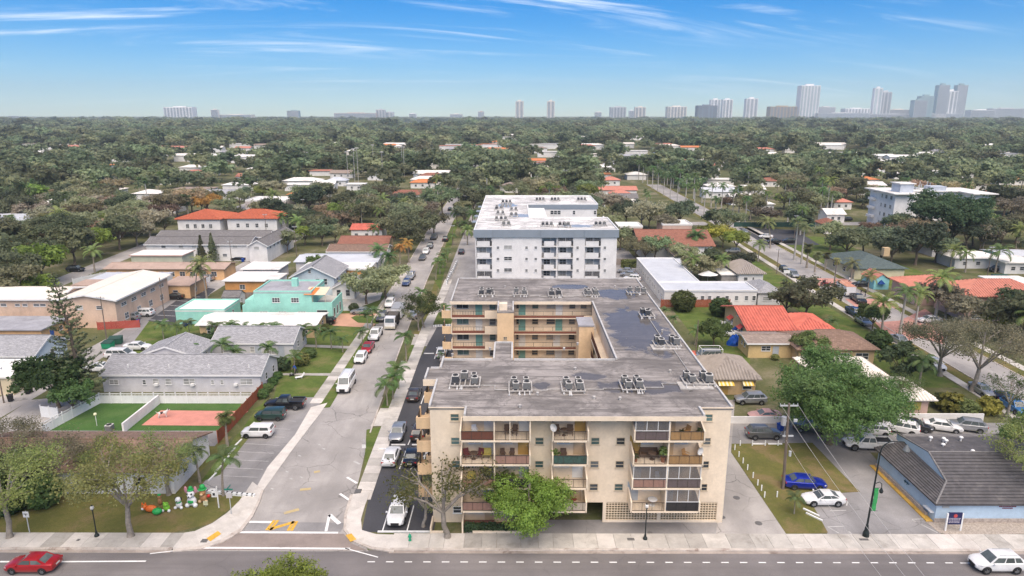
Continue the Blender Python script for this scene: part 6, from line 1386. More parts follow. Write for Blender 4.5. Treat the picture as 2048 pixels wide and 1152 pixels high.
def car_meshes(kind):
    K = KIND[kind]; b = MB(); rs_ = [ring(*s) for s in K['st']]; n = len(rs_[0])
    if 'bed' in K:      # open load bed: push the deck down between its walls
        a0, a1 = K['bed']; st = K['st']
    vs = [p for r in rs_ for p in r]
    fs = []
    for k in range(len(rs_) - 1):
        for i in range(n): fs.append((k * n + i, (k + 1) * n + i, (k + 1) * n + (i + 1) % n, k * n + (i + 1) % n))
    fs += [tuple(range(n)), tuple(range((len(rs_) - 1) * n, len(rs_) * n))[::-1]]
    b.add(vs, fs)
    fa, fr, rr, ra = K['cab']; bz, rz, W = K['bz'] - .03, K['rz'], K['W']
    wb, wr = W * .93, W * (.78 if kind not in ('van', 'minivan', 'boxy') else .88)
    A = [(fa, -wb * .93, bz),(fa, wb * .93, bz),(ra, wb * .93, bz),(ra, -wb * .93, bz)]
    wm = [(fa * .92 + ra * .08, wb),(fa * .08 + ra * .92, wb)]
    B = [(fr + .06,-wr * .95, rz - .055),(fr + .06, wr * .95, rz - .055),(rr - .06, wr * .95, rz - .055),(rr - .06,-wr * .95, rz - .055)]
    C = [(fr - .10,-wr * .80, rz),(fr - .10, wr * .80, rz),(rr + .10, wr * .80, rz),(rr + .10,-wr * .80, rz)]
    b.add(A + B + C, [(0,1,5,4),(1,2,6,5),(2,3,7,6),(3,0,4,7),(4,5,9,8),(5,6,10,9),(6,7,11,10),(7,4,8,11),(8,9,10,11)])
    body = b.mesh('body', trim_b, smooth=32)
    def patch(name, q, u0, u1, v0, v1, off=.012, shear0=0, shear1=0):
        bl, br, tr, tl = map(Vector, q); nn = (br - bl).cross(tl - bl).normalized()
        def pt(u, v): return bl.lerp(br, u).lerp(tl.lerp(tr, u), v) + nn * off
        m = MB(); vs = [pt(u0, v0), pt(u1, v0), pt(u1 - shear1, v1), pt(u0 + shear0, v1)]
        m.add(vs + [v - nn * (off + .02) for v in vs], [(0,1,2,3),(4,7,6,5),(0,4,5,1),(1,5,6,2),(2,6,7,3),(3,7,4,0)])
        return (name, m.mesh(name, car_glass))
    front = (A[0], A[1], B[1], B[0]); rear = (A[2], A[3], B[3], B[2]); rt = (A[3], A[0], B[0], B[3]); lf = (A[1], A[2], B[2], B[1])
    g = [patch('windshield', front, .06,.94,.06,.95), patch('rear_window', rear, .1,.9,.25 if kind in ('van', 'suv', 'minivan', 'boxy', 'hatch') else .08,.92)]
    cuts = dict(van=[(.04,.2),(.3,.60),(.63,.95)], minivan=[(.04,.3),(.34,.62),(.66,.95)], suv=[(.05,.38),(.42,.70),(.74,.95)], pickup=[(.06,.48),(.53,.95)], coupe=[(.06,.55),(.58,.92)]).get(kind, [(.05,.47),(.51,.90)])
    for u0, u1 in cuts:
        g.append(patch('side_window', lf, u0, u1,.14,.90,.012,.0,.0)); g.append(patch('side_window', rt, 1 - u1,1 - u0,.14,.90))
    P = [('body', body)] + g
    xf = K['st'][-2][0]; xr = K['st'][1][0]; zf = K['st'][-2][2]; zr_ = K['st'][1][2]; wf = K['st'][-2][3]; wrr = K['st'][1][3]
    for s in (-1,1):
        P.append(('headlight', MB().add([(xf - .22, s * (wf + .075), zf - .10),(xf + .06, s * wf * .93, zf - .14),(xf + .12, s * wf * .55, zf - .14),(xf - .22, s * (wf + .06), zf + .02),(xf + .03, s * wf * .93, zf - .03),(xf + .09, s * wf * .55, zf - .03)], [(0,1,4,3),(1,2,5,4),(3,4,5),(0,3,4,1),(1,4,5,2),(3,5,4)]).mesh('headlight', lamp_w)))
        P.append(('taillight', MB().box(xr - .07, s * wrr * .62, zr_ - .24, xr + .02, s * (wrr + .012), zr_ - .06).mesh('taillight', lamp_r)))
        xm = fa - .25; P.append(('mirror', MB().box(xm - .08, s * (W + .02), bz + .02, xm + .06, s * (W + .19), bz + .16).mesh('mirror', trim_b)))
    x1, x0 = K['st'][-1][0], K['st'][0][0]
    P.append(('grille', MB().box(x1 - .05,-.42,.40, x1 + .03,.42, K['st'][-1][2] - .02).mesh('grille', trim_b)))
    P.append(('number_plate', MB().box(x0 - .03,-.26,.62, x0 + .05,.26,.76).mesh('number_plate', plate_m)))
    for wx in K['wx']:
        for s in (-1,1):
            arch = MB()
            r = K['wr'] + .06; vs = [(wx + r * math.cos(math.pi * i / 10), s * (W + .004), K['wr'] + r * math.sin(math.pi * i / 10)) for i in range(11)]
            arch.add(vs + [(v[0], s * (W - .12), v[2]) for v in vs], [tuple(range(11)), tuple(range(11,22))[::-1]] + [(i, i + 1,12 + i, 11 + i) for i in range(10)])
            P.append(('wheel_arch', arch.mesh('wheel_arch', trim_b)))
    if 'bed' in K:
        a0, a1 = K['bed']; P.append(('load_bed', MB().box(a0,-.8,1.19, a1,.8,1.215).mesh('load_bed', black)))
        bd = MB().box(a0 - .1,-.98,1.17, a1 + .08,-.84,1.36).box(a0 - .1,.84,1.17, a1 + .08,.98,1.36).box(a0 - .12,-.84,1.17, a0,.84,1.36)
        P.append(('bed_wall', bd.mesh('bed_wall', trim_b)))
    if kind in ('suv', 'minivan', 'van'):
        rl = MB()
        for s in (-1,1): rl.tube((fr - .2, s * wr * .72, rz + .05),(rr + .2, s * wr * .72, rz + .05),.022,.022,5)
        P.append(('roof_rail', rl.mesh('roof_rail', metal_grey)))
    return P
CARM = {}
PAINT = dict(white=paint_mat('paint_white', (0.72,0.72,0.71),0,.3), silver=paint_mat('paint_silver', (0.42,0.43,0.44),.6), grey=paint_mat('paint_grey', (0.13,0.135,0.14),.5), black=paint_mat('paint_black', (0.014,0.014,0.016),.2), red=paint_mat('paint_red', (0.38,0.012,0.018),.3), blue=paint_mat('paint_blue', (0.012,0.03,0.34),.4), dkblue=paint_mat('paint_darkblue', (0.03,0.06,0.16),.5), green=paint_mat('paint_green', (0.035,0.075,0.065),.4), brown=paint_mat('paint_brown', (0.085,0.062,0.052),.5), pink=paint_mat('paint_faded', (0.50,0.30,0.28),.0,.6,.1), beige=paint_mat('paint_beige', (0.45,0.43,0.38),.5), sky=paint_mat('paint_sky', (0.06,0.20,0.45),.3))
def car(px, py, kind, colr, rz, label, lod=0, xy=None, z=0.05, name=None, group=None):
    if kind not in CARM: CARM[kind] = car_meshes(kind)
    x, y = xy or G(px, py)
    nm = name or dict(sedan='sedan', hatch='hatchback_car', suv='suv', boxy='hatchback_car', minivan='minivan', van='van', pickup='pickup_truck', coupe='car').get(kind)
    o = thing(nm, label, dict(van='van', pickup='pickup truck', minivan='minivan').get(kind, 'car'),(x, y, z), R(rz), group)
    for pn, me in CARM[kind]:
        if lod and pn in ('mirror', 'number_plate', 'grille', 'roof_rail', 'wheel_arch'): continue
        c = obj(pn, me, o)
        if pn in ('body', 'bed_wall', 'mirror'):
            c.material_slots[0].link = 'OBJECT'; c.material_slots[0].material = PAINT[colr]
    K = KIND[kind]; t, r = WH[K['wr'] if K['wr'] in WH else (.33 if K['wr'] < .35 else .37)]
    for wx in K['wx']:
        for s in (-1,1):
            if lod > 1: obj('wheel', t, o, (wx, s * (K['W'] - .075), K['wr'])); continue
            w = obj('wheel', t, o, (wx, s * (K['W'] - .075), K['wr'])); obj('rim', r, w)
    avoid(x - 3, y - 3, x + 3, y + 3)
    return o
CARS = [
 (1990,1137,'suv', 'white', 180,'white SUV with sunroof driving on the main road'),(68,1138,'sedan', 'red', 180,'dark red sedan driving on the main road'),
 (797,1034,'suv', 'white', -90,'white SUV alone in the front row of the dark car park'),(825,920,'sedan', 'black', 90,'black sedan parked beside a white sedan in the dark lot'),(783,920,'sedan', 'white', 90,'white sedan parked beside a black sedan in the dark lot'),(796,872,'sedan', 'silver', -90,'pale silver sedan facing the road in the dark lot'),(839,872,'suv', 'brown', 90,'dark brown SUV nosed against the yellow wall'),(829,795,'sedan', 'brown', 90,'dark brown sedan under the side balconies'),(884,710,'sedan', 'white', 90,'white sedan beside the courtyard palm'),
 (517,872,'boxy', 'white', 180,'white boxy hatchback in the angled lot by the clinic'),(542,838,'boxy', 'green', 180,'dark green boxy hatchback in the angled lot'),(571,816,'pickup', 'black', 180,'black pickup truck next to the green hatchback'),
 (693,776,'van', 'white', -90,'white high-roofed passenger van at the kerb'),(722,722,'hatch', 'white', -90,'white hatchback parked behind a red car'),(736,701,'sedan', 'red', -90,'bright red sedan parked at the kerb'),(751,676,'pickup', 'white', -90,'white utility pickup parked at the kerb'),(764,640,'suv', 'grey', -90,'dark car at the kerb hidden by a dump truck'),(780,612,'suv', 'white', -90,'white SUV with roof box at the kerb beyond the trailer'),(828,634,'sedan', 'silver', 90,'silver sedan parked under the street tree'),(723,628,'sedan', 'silver', 180,'silver sedan on the salmon driveway'),(652,648,'hatch', 'black', 180,'black hatchback beside the white-roofed low house'),
 (813,570,'hatch', 'dkblue', -90,'blue hatchback parked on the far stretch of street'),(821,557,'pickup', 'silver', -90,'pale pickup parked behind the blue hatchback'),(845,519,'sedan', 'grey', -90,'grey sedan under the dense street trees'),(852,507,'suv', 'white', -90,'white SUV under the dense street trees'),(860,496,'suv', 'grey', -90,'grey SUV wedged between parked cars under trees'),(868,478,'pickup', 'grey', -90,'dark pickup in the shade of the olive trees'),(891,482,'suv', 'black', 90,'dark SUV driving up the side street'),(923,507,'sedan', 'black', 90,'black sedan in the white block driveway'),(900,421,'sedan', 'black', 90,'black car at the far bend of the side street'),
 (348,598,'sedan', 'black', 180,'black sedan in the marked bays beside the lane'),(287,632,'suv', 'white', 180,'white SUV in the marked bays beside the peach building'),(258,640,'suv', 'silver', 180,'silver SUV behind the red plank fence'),(396,575,'suv', 'white', 180,'white SUV behind the low white wall by the lane'),(410,562,'suv', 'silver', 180,'silver SUV next to the leaning coconut palm'),(276,699,'sedan', 'white', 0,'white sedan half hidden by garden palms'),(243,716,'minivan', 'white', 0,'white minivan beside the grey shingle wing'),(196,742,'sedan', 'white', 180,'white car behind the tall conifer'),(152,543,'suv', 'black', 0,'black SUV parked under the far street trees'),(497,520,'sedan', 'red', 180,'red car under the louvred gallery'),(478,521,'sedan', 'black', 180,'dark car beside the red car at the louvred gallery'),
 (1500,806,'suv', 'silver', 180,'silver SUV by the tan cottage porch'),(1528,838,'coupe', 'pink', 180,'faded pinkish old car behind the white wall'),(1526,875,'suv', 'grey', 0,'dark grey SUV by the row of white posts'),(1620,862,'sedan', 'grey', -12,'dark sedan behind the leaning utility pole'),(1608,974,'sedan', 'blue', -4,'bright blue sedan parked on the grass'),(1645,1006,'coupe', 'white', 180,'white car with black glass roof on the cracked lot'),(1733,897,'pickup', 'white', 175,'white pickup under the big leafy tree'),(1800,864,'suv', 'white', 150,'white SUV backed against the long white wall'),(1826,858,'sedan', 'black', -25,'black sedan between two white cars'),(1884,860,'sedan', 'white', -20,'white sedan with sunroof along the long white wall'),(1932,860,'suv', 'silver', 160,'grey-silver hatchback at the end of the wall row'),(1745,868,'hatch', 'white', 170,'white hatchback mostly under the leafy tree'),
 (1963,787,'sedan', 'silver', -90,'silver sedan under the leafless street tree'),(1868,736,'suv', 'white', -90,'white SUV at the kerb before the bare trees'),(1800,686,'sedan', 'silver', -90,'silver sedan behind the garden shrubs'),(1710,632,'pickup', 'dkblue', -90,'dark blue pickup by the round clipped tree'),(1726,648,'sedan', 'silver', -90,'silver car under the round clipped tree'),(1716,604,'pickup', 'black', -95,'black pickup towing the white trailer'),(1722,573,'sedan', 'black', 180,'black sedan on the pink driveway'),(1585,553,'minivan', 'silver', -90,'silver minivan at the kerb by the small sign'),(1568,543,'hatch', 'black', -90,'black hatchback behind the silver minivan'),(1858,645,'sedan', 'white', 180,'white sedan on the villa forecourt'),(1531,476,'sedan', 'white', 180,'white sedan on the far asphalt drive'),(1547,486,'sedan', 'black', 180,'black sedan on the far asphalt drive'),(1577,486,'suv', 'black', 180,'black SUV on the far asphalt drive'),(2028,822,'suv', 'sky', -90,'bright blue car at the street kerb'),(2015,806,'sedan', 'dkblue', -90,'dark blue car ahead of the bright blue one'),(1992,543,'suv', 'black', 180,'black SUV by the blue skip'),(2038,568,'sedan', 'white', 180,'white car beside the small white flat house'),(1488,466,'sedan', 'silver', -90,'silver car where the street meets the yellow-green trees'),
 (1252,546,'sedan', 'silver', 165,'silver sedan at the head of the white block row'),(1258,553,'sedan', 'silver', 165,'silver sedan in the middle of the white block row'),(1264,562,'suv', 'white', 165,'white SUV at the end of the white block row'),(1415,718,'minivan', 'silver', 180,'silver minivan beside the white frame trellis'),(1450,672,'sedan', 'white', 170,'white sedan in the cluttered yard'),(1465,506,'suv', 'silver', 180,'silver SUV under the yellow-green trees'),(1692,442,'suv', 'black', 180,'black SUV at the far house')]
for c in CARS:
    px, py, kd, cl, rz, lab = c; y = G(px, py)[1]
    car(px, py, kd, cl, rz, lab, 0 if y < 120 else (1 if y < 190 else 2))
# dump truck with tarp and white box trailer
x, y = G(783,655); dt = thing('dump_truck', 'white cab dump truck with dark tarp-covered bed', 'truck', (x, y, .05), R(-90)); wht = PAINT['white']
MB().add([(1.9,-1.05,.6),(1.9,1.05,.6),(1.9,1.05,1.5),(1.9,-1.05,1.5),(1.65,1.0,2.45),(1.65,-1.0,2.45),(.2,1.05,.6),(.2,-1.05,.6),(.2,1.0,2.5),(.2,-1.0,2.5)], [(0,1,2,3),(3,2,4,5),(1,6,8,4,2),(0,3,5,9,7),(5,4,8,9),(6,7,9,8),(0,7,6,1)]).mesh
cabm = MB().add([(1.9,-1.05,.6),(1.9,1.05,.6),(1.9,1.05,1.5),(1.9,-1.05,1.5),(1.65,1.0,2.45),(1.65,-1.0,2.45),(.2,1.05,.6),(.2,-1.05,.6),(.2,1.0,2.5),(.2,-1.0,2.5)], [(0,1,2,3),(3,2,4,5),(1,6,8,4,2),(0,3,5,9,7),(5,4,8,9),(6,7,9,8),(0,7,6,1)])
obj('cab', cabm.mesh('cab', wht), dt)
obj('windshield', MB().add([(1.905,-.9,1.55),(1.905,.9,1.55),(1.70,.85,2.35),(1.70,-.85,2.35)], [(0,1,2,3)]).mesh('windshield', car_glass), dt, (.02,0,0))
for s in (-1,1): obj('side_window', MB().box(.6, s * 1.045,1.55,1.5, s * 1.06,2.2).mesh('side_window', car_glass), dt); obj('headlight', MB().box(1.88, s * .7,.85,1.95, s * 1.0,1.05).mesh('headlight', lamp_w), dt); obj('mirror', MB().box(1.6, s * 1.1,1.5,1.7, s * 1.35,2.0).mesh('mirror', trim_b), dt)
obj('bumper', MB().box(1.85,-1.1,.35,2.05,1.1,.75).mesh('bumper', mat('bumper_cream', (0.50,0.47,0.38),.6)), dt)
bdm = MB().box(-3.6,-1.15,.95,-.05,1.15,1.15).box(-3.6,-1.15,1.15,-.05,-1.05,2.3).box(-3.6,1.05,1.15,-.05,1.15,2.3).box(-.15,-1.05,1.15,-.05,1.05,2.5).box(-3.6,-1.05,1.15,-3.5,1.05,2.3)
for i in range(6):
    for s in (-1,1): bdm.box(-3.5 + i * .65, s * 1.15,.95,-3.38 + i * .65, s * 1.22,2.3)
obj('dump_bed', bdm.mesh('dump_bed', mat('bed_dark', (0.05,0.045,0.04),.8,.2)), dt)
obj('tarp', MB().box(-3.5,-1.04,2.1,-.16,1.04,2.2).mesh('tarp', mat('tarp', (0.10,0.09,0.08),.9,.3,3)), dt)
obj('chassis', MB().box(-3.6,-.45,.55,1.8,.45,.94).mesh('chassis', trim_b), dt)
for wx in (1.1,-2.2,-3.1):
    for s in (-1,1): w = obj('wheel', WH[.45][0], dt, (wx, s * .92,.45)); obj('rim', WH[.45][1], w)
def trailer(px, py, rz, label, L=5.0, h=2.4, roofm=None):
    x, y = G(px, py); t = thing('box_trailer', label, 'trailer', (x, y, .05), R(rz))
    obj('box', MB().box(-L / 2,-1.1,.55, L / 2,1.1, h).mesh('box', mat('trailer_white', (0.70,0.70,0.70),.5,.04,1,.2)), t)
    obj('roof_cap', MB().box(-L / 2 - .03,-1.13, h, L / 2 + .03,1.13, h + .06).mesh('roof_cap', roofm or metal_grey), t)
    obj('corner_trim', MB().box(-L / 2 - .02,-1.12,.5,-L / 2 + .05,-1.101, h).box(-L / 2 - .02,1.101,.5,-L / 2 + .05,1.12, h).box(L / 2 - .05,-1.12,.5, L / 2 + .02,-1.101, h).box(L / 2 - .05,1.101,.5, L / 2 + .02,1.12, h).mesh('corner_trim', metal_grey), t)
    obj('drawbar', MB().tube((L / 2,-.5,.5),(L / 2 + 1.2,0,.5),.05).tube((L / 2,.5,.5),(L / 2 + 1.2,0,.5),.05).mesh('drawbar', trim_b), t)
    for wx in (-.4,-1.2):
        for s in (-1,1): w = obj('wheel', WH[.37][0], t, (wx, s * 1.0,.37)); obj('rim', WH[.37][1], w)
trailer(797,634,-90,'white box trailer standing behind the dump truck', 5.2,2.5)
trailer(1690,589,-95,'white box trailer with rusty roof hitched on the cross street', 6.2,2.6, mat('rust_roof', (0.48,0.22,0.14),.9,.2,1.5,.5,(0.7,0.68,0.65)))
x, y = G(1398,566) if False else G(1650,571); atv = thing('buggy', 'small red and black open buggy on the cross street', 'buggy', (x, y, .05), R(-80))
obj('body', MB().box(-.9,-.4,.35,.9,.4,.62).box(.4,-.35,.62,.85,.35,.85).mesh('body', PAINT['red']), atv); obj('seat', MB().box(-.5,-.35,.62,.1,.35,.8).box(-.6,-.35,.7,-.45,.35,1.2).mesh('seat', black), atv)
obj('roll_cage', MB().tube((-.6,-.45,.6),(-.5,-.45,1.5),.03).tube((-.6,.45,.6),(-.5,.45,1.5),.03).tube((-.5,-.45,1.5),(-.5,.45,1.5),.03).tube((.4,-.45,.6),(.1,-.45,1.5),.03).tube((.4,.45,.6),(.1,.45,1.5),.03).tube((.1,-.45,1.5),(.1,.45,1.5),.03).mesh('roll_cage', trim_b), atv)
for wx in (.7,-.7):
    for s in (-1,1): w = obj('wheel', WH[.33][0], atv, (wx, s * .55,.33)); obj('rim', WH[.33][1], w)
# ------------------------------------------------------------------ fences and walls
def fence(label, p0, p1, h, m, step=2.4, rails=True, cat='fence', name='fence', post=.11, boards=False, top=True):
    (x0, y0),(x1, y1) = p0, p1; L = math.hypot(x1 - x0, y1 - y0); a = math.atan2(y1 - y0, x1 - x0); n = max(1, round(L / step)); s = L / n
    r = thing(name, label, cat, (x0, y0,0), a)
    pm = MB().box(-post / 2,-post / 2,0, post / 2, post / 2, h + .08).box(-post * .7,-post * .7, h + .08, post * .7, post * .7, h + .13).mesh('post', m)
    pn = MB()
    if boards:
        k = int(s / .16)
        for i in range(k): pn.box(i * s / k + .008,-.012,.03,(i + 1) * s / k - .008,.012, h - .02 + (.015 if i % 3 == 0 else 0))
        pn.box(0,.012,.3, s, .05,.4).box(0,.012, h - .45, s, .05, h - .35)
    else:
        pn.box(.05,-.015,.1, s - .05,.015, h * .72)
        pn.box(.05,-.03,.04, s - .05,.03,.14).box(.05,-.03, h * .72, s - .05,.03, h * .72 + .09)
        if top:
            pn.box(.05,-.03, h - .08, s - .05,.03, h)
            for i in range(1,8): pn.box(s * i / 8 - .025,-.012, h * .72 + .09, s * i / 8 + .025,.012, h - .08)
    pm2 = pn.mesh('panel', m)
    for i in range(n + 1): obj('post', pm, r, (i * s, 0,0))
    for i in range(n): obj('panel', pm2, r, (i * s, 0,0))
    return r
fence('white vinyl fence along the back of the dog yards', (-61.3,93.65),(-38.7,93.65),1.6, fence_white, 1.6)
fence('white vinyl fence beside the green turf yard', (-63.0,83.6),(-61.3,93.6),1.6, fence_white, 1.7)
fence('red-stained wooden fence between the yard and the angled lot', (-38.45,81.0),(-38.45,97.3),1.75, wood_red, 2.0, boards=True)
MB().box(-52.6,84.0,0,-52.35,93.5,1.4).build('yard_wall', M_white, label='solid white wall dividing green turf from coral play surface', cat='wall')
fence('red plank fence at the head of the lane car park', G(196,660), G(280,655),1.6, red_wall, 2.2, boards=True)
fence('white picket fence by the dark leafy tree', G(84,834), G(118,838),1.7, fence_white, 1.4, boards=True)
fence('low white fence in front of the blue cottage garden', G(672,620), G(705,622),1.0, fence_white, 2.0)
fence('weathered plank fence behind the orange bungalow garden', (XA(452,152,1),152),(XA(525,152,1),152),1.8, wood_grey, 2.4, boards=True)
fence('dark red plank fence behind the vermilion roof garden', (XA(1322,146,1),146),(XA(1460,146,1),146),1.8, wood_red, 2.4, boards=True)
fence('brown plank fence between the white block and the L-shaped building', (26.5,190),(38,190),1.8, wood_grey, 2.4, boards=True)
fence('white fence among the cottages by the warehouse street', (XA(170,170,1),165),(XA(205,171,1),174),1.8, fence_white, 2.4, boards=True)
fence('dark green screen fence behind the palm row', (XA(1462,262,2),258),(XA(1640,262,2),258),2.4, mat('green_screen', (0.03,0.075,0.06),.9,.1),4)
fence('white wall panels beside the lane parking', G(375,585), G(420,565),1.6, fence_white, 2.4, boards=True)
y_w = G(1463,847)[1]
MB().box(24.0, y_w, 0,43.0, y_w + .22,1.0).build('boundary_wall', M_white, label='long white wall behind the dark SUVs and the utility pole', cat='wall')
MB().box(46.5, y_w + .8,0,65.5, y_w + 1.02,1.1).build('boundary_wall', M_white, label='long white wall with cars backed against it', cat='wall')
def blockwall(label, p0, p1, h=.5, n=9):
    (x0, y0),(x1, y1) = p0, p1; L = math.hypot(x1 - x0, y1 - y0); a = math.atan2(y1 - y0, x1 - x0)
    r = thing('pierced_wall', label, 'wall', (x0, y0,0), a); s = L / n
    b = MB().box(0,-.16,0, s, .16, h * .35).box(0,-.16, h * .75, s, .16, h).box(0,-.16, h * .35, s * .3,.16, h * .75).box(s * .7,-.16, h * .35, s, .16, h * .75).mesh('block', fence_white)
    c = MB().box(s * .3,-.1, h * .35, s * .7,.1, h * .75).box(s * .35,-.13, h + .001, s * .65,.13, h + .02).mesh('recess', black)
    for i in range(n): o = obj('block', b, r, (i * s, 0,0)); obj('recess', c, o)
blockwall('low pierced white wall between clinic lawn and angled lot', G(400,985), G(510,994),.35,11)
blockwall('low pierced white wall along the white block driveway', G(893,570), G(904,545),.9,5)
blockwall('low pierced white wall farther up the white block driveway', G(904,548), G(914,526),.9,6)
blockwall('low white edging at the head of the dark lot', G(866,654), G(904,652),.4,7)
# wheel stops and posts
ws = MB().prism([(-.9,-.09),(.9,-.09),(.9,.09),(-.9,.09)], 0,.13).mesh('wheel_stop', white_paint)
def stops(pts, group, label, rz):
    for px, py in pts: x, y = G(px, py); obj('wheel_stop', ws, None, (x, y, .04), R(rz), label, 'wheel stop', group)
stops([(425 + 13.0 * i, 955 - 17.2 * i) for i in range(7)], 'wheel stops of the angled lot', 'white concrete wheel stop along the clinic verge', 85)
stops([(773,1065),(808,1065),(843,1065)], 'wheel stops of the front row', 'white wheel stop facing the main road pavement', 0)
stops([(797,891),(838,891),(772,899)], 'wheel stops of the double row', 'white wheel stop between the two car rows', 0)
stops([(858,708),(892,701),(860,786)], 'wheel stops along the yellow block', 'white wheel stop beside the courtyard lot', 0)
stops([(1518,889),(1550,889)], 'wheel stops by the posts', 'white wheel stop lying on the grass edge', 0)
stops([(1628,1035),(1622,1026)], 'wheel stops of the cracked lot', 'pale wheel stop at the broken lot edge', -52)
pst = MB().box(-.055,-.055,0,.055,.055,.72).mesh('marker_post', fence_white)
for zx, zy in [(82,448),(105,486),(128,522),(153,560),(184,604),(210,646),(231,676),(248,714),(318,712),(112,424),(180,424),(252,424),(324,424),(360,370),(336,340)]:
    x, y = G(1440 + zx / 2.796,740 + zy / 2.796); obj('marker_post', pst, None, (x, y, .03),0,'white wooden marker post round the grass corner', 'post', 'white marker posts')
# ------------------------------------------------------------------ poles, lamps, signs
wood_pole = mat('pole_wood', (0.17,0.135,0.11),.95,.3,2,.4, stretch=(4,4,.4))
def utility_pole(px, py, ptop, label, lean=0.0, arm=2.2, r=.15, group=None, m=None):
    x, y = G(px, py); h = ZA(ptop, y); p = thing('utility_pole', label, 'pole', (x, y, 0),0, group)
    obj('shaft', MB().tube((0,0,-.2),(lean, 0, h), r, r * .7,8).mesh('shaft', m or wood_pole), p)
    if arm:
        obj('crossarm', MB().box(lean * .98 - arm / 2,-.06, h - .35, lean * .98 + arm / 2,.06, h - .2).mesh('crossarm', frame_grey), p)
        i = MB()
        for s in (-.95,-.5,.5,.95): i.cyl(lean + s * arm / 2,0, h - .2, h - .02,.05,6)
        obj('insulators', i.mesh('insulators', frame_grey), p)
    return p, x, y, h
p, ux, uy, uh = utility_pole(1566,978,806,'tall leaning wooden utility pole on the grass with transformer', -.35,2.0,.19)
obj('transformer', MB().cyl(-.75,0, uh - 2.6, uh - 1.6,.28,12).box(-.5,-.05, uh - 2.2,-.2,.05, uh - 2.0).mesh('transformer', metal_grey), p)
obj('fittings', MB().box(-.7,-.08, uh - 4.0,.5,.08, uh - 3.85).box(.35,-.1, uh - 2.2,.75,.1, uh - 1.9).cyl(.35,0, uh - 6.4, uh - 5.8,.16,8).mesh('fittings', frame_grey), p)
wire_m = mat('wire', (0.55,0.53,0.50),.6,.05)
def wire(label, a, b, sag=.6, r=.013):
    a, b = Vector(a), Vector(b); pts = [a.lerp(b, i / 10) - Vector((0,0, sag * 4 * (i / 10) * (1 - i / 10))) for i in range(11)]
    MB().path(pts, [r] * 11,4).build('power_line', wire_m, label=label, cat='wire', group='power lines')
for i, (dx, zz_, px) in enumerate(((-1.3, uh - .1,1848),(.6, uh - .1,1888),(-.3, uh - 4.4,1800))):
    e = G(px, 1200,8 + (2 if i < 2 else 0)); wire(['power line from the crossarm end over the grass', 'power line from the other crossarm end', 'lower cable from the utility pole across the road'][i], (ux + dx, uy, zz_),(e[0], e[1], 8 + (2 if i < 2 else 0)),.5)
dk = mat('lamp_post_green', (0.022,0.030,0.030),.5,.1, metallic=.3)
def lamp_post(px, py, h, label):
    x, y = G(px, py); o = thing('street_lamp', label, 'lamp', (x, y, .1))
    obj('base', MB().lathe([(.24,0),(.22,.18),(.12,.3),(.1,.55)], n=10).mesh('base', dk), o); obj('pole', MB().cyl(0,0,.5, h - .45,.06,10,.05).lathe([(.06, h - .5),(.12, h - .42),(.08, h - .35)], n=10).mesh('pole', dk), o)
    obj('globe', MB().lathe([(.1, h - .36),(.19, h - .22),(.17, h - .05),(.06, h + .05)], n=12).mesh('globe', mat('lamp_globe', (0.72,0.70,0.66),.4,.04)), o); obj('cap', MB().lathe([(.1, h + .04),(.05, h + .14)], n=8).mesh('cap', dk), o)
lamp_post(1290,1080,3.9,'black globe lamp on the pavement before the pierced block screen'); lamp_post(194,1074,3.4,'black lamp post on the pavement under the sparse trees')
x, y = G(1731,1074); tl = thing('street_lamp', 'tall dark street light with curved arm, side lantern and green banner', 'lamp', (x, y, .1)); h = ZA(905, y)
obj('base', MB().lathe([(.32,0),(.3,.4),(.2,.7),(.13,1.3)], n=12).mesh('base', dk), tl); obj('pole', MB().tube((0,0,1.2),(.25,0, h),.10,.07,10).mesh('pole', dk), tl)
ap = [(.25,0, h)] + [(.25 + 1.15 * (1 - math.cos(t)),0, h + 1.15 * math.sin(t)) for t in (.4,.8,1.2,1.57)] + [(2.4,0, h + 1.1),(2.75,0, h + .75)]
obj('arm', MB().path(ap, [.06,.055,.055,.05,.05,.04,.04], 8).mesh('arm', dk), tl); obj('lantern', MB().lathe([(.06, h + .8),(.16, h + .6),(.34, h + .2),(.3, h + .1),(.12, h - .05)], 2.75,0,12).mesh('lantern', mat('lantern_grey', (0.16,0.17,0.17),.4,.1)), tl)
obj('side_arm', MB().path([(.13,0,5.9),(.6,0,6.1),(.85,0,5.9),(.9,0,5.5)], [.04] * 4,6).lathe([(.04,5.5),(.2,5.1),(.14,4.9)], .9,0,10).mesh('side_arm', dk), tl)
ban = MB(); 
for i in range(6):
    z0, z1 = 2.9 + i * .42,2.9 + (i + 1) * .42; o0, o1 = .05 * math.sin(i * 1.3),.05 * math.sin((i + 1) * 1.3)
    ban.box(.22, min(o0, o1) - .01, z0,.62, max(o0, o1) + .012, z1)
obj('banner', ban.mesh('banner', mat('banner_green', (0.05,0.33,0.10),.7,.12,2)), tl); obj('banner_rod', MB().tube((.1,0,5.45),(.85,0,5.45),.02).tube((.1,0,2.88),(.85,0,2.88),.02).mesh('banner_rod', dk), tl)
def sign(px, py, h, label, panel, pm, rz=0, back=None):
    x, y = G(px, py); o = thing('road_sign', label, 'sign', (x, y, .05), R(rz)); obj('post', MB().box(-.035,-.035,0,.035,.035, h).mesh('post', frame_grey), o)
    for (x0, z0, x1, z1, m_) in panel: obj('panel', MB().box(x0,-.06, z0, x1,-.036, z1).mesh('panel', m_), o)
    return o
s_green = mat('sign_green', (0.02,0.20,0.14),.5); s_grey = mat('sign_back', (0.45,0.43,0.42),.5); s_white = mat('sign_white', (0.75,0.75,0.73),.5)
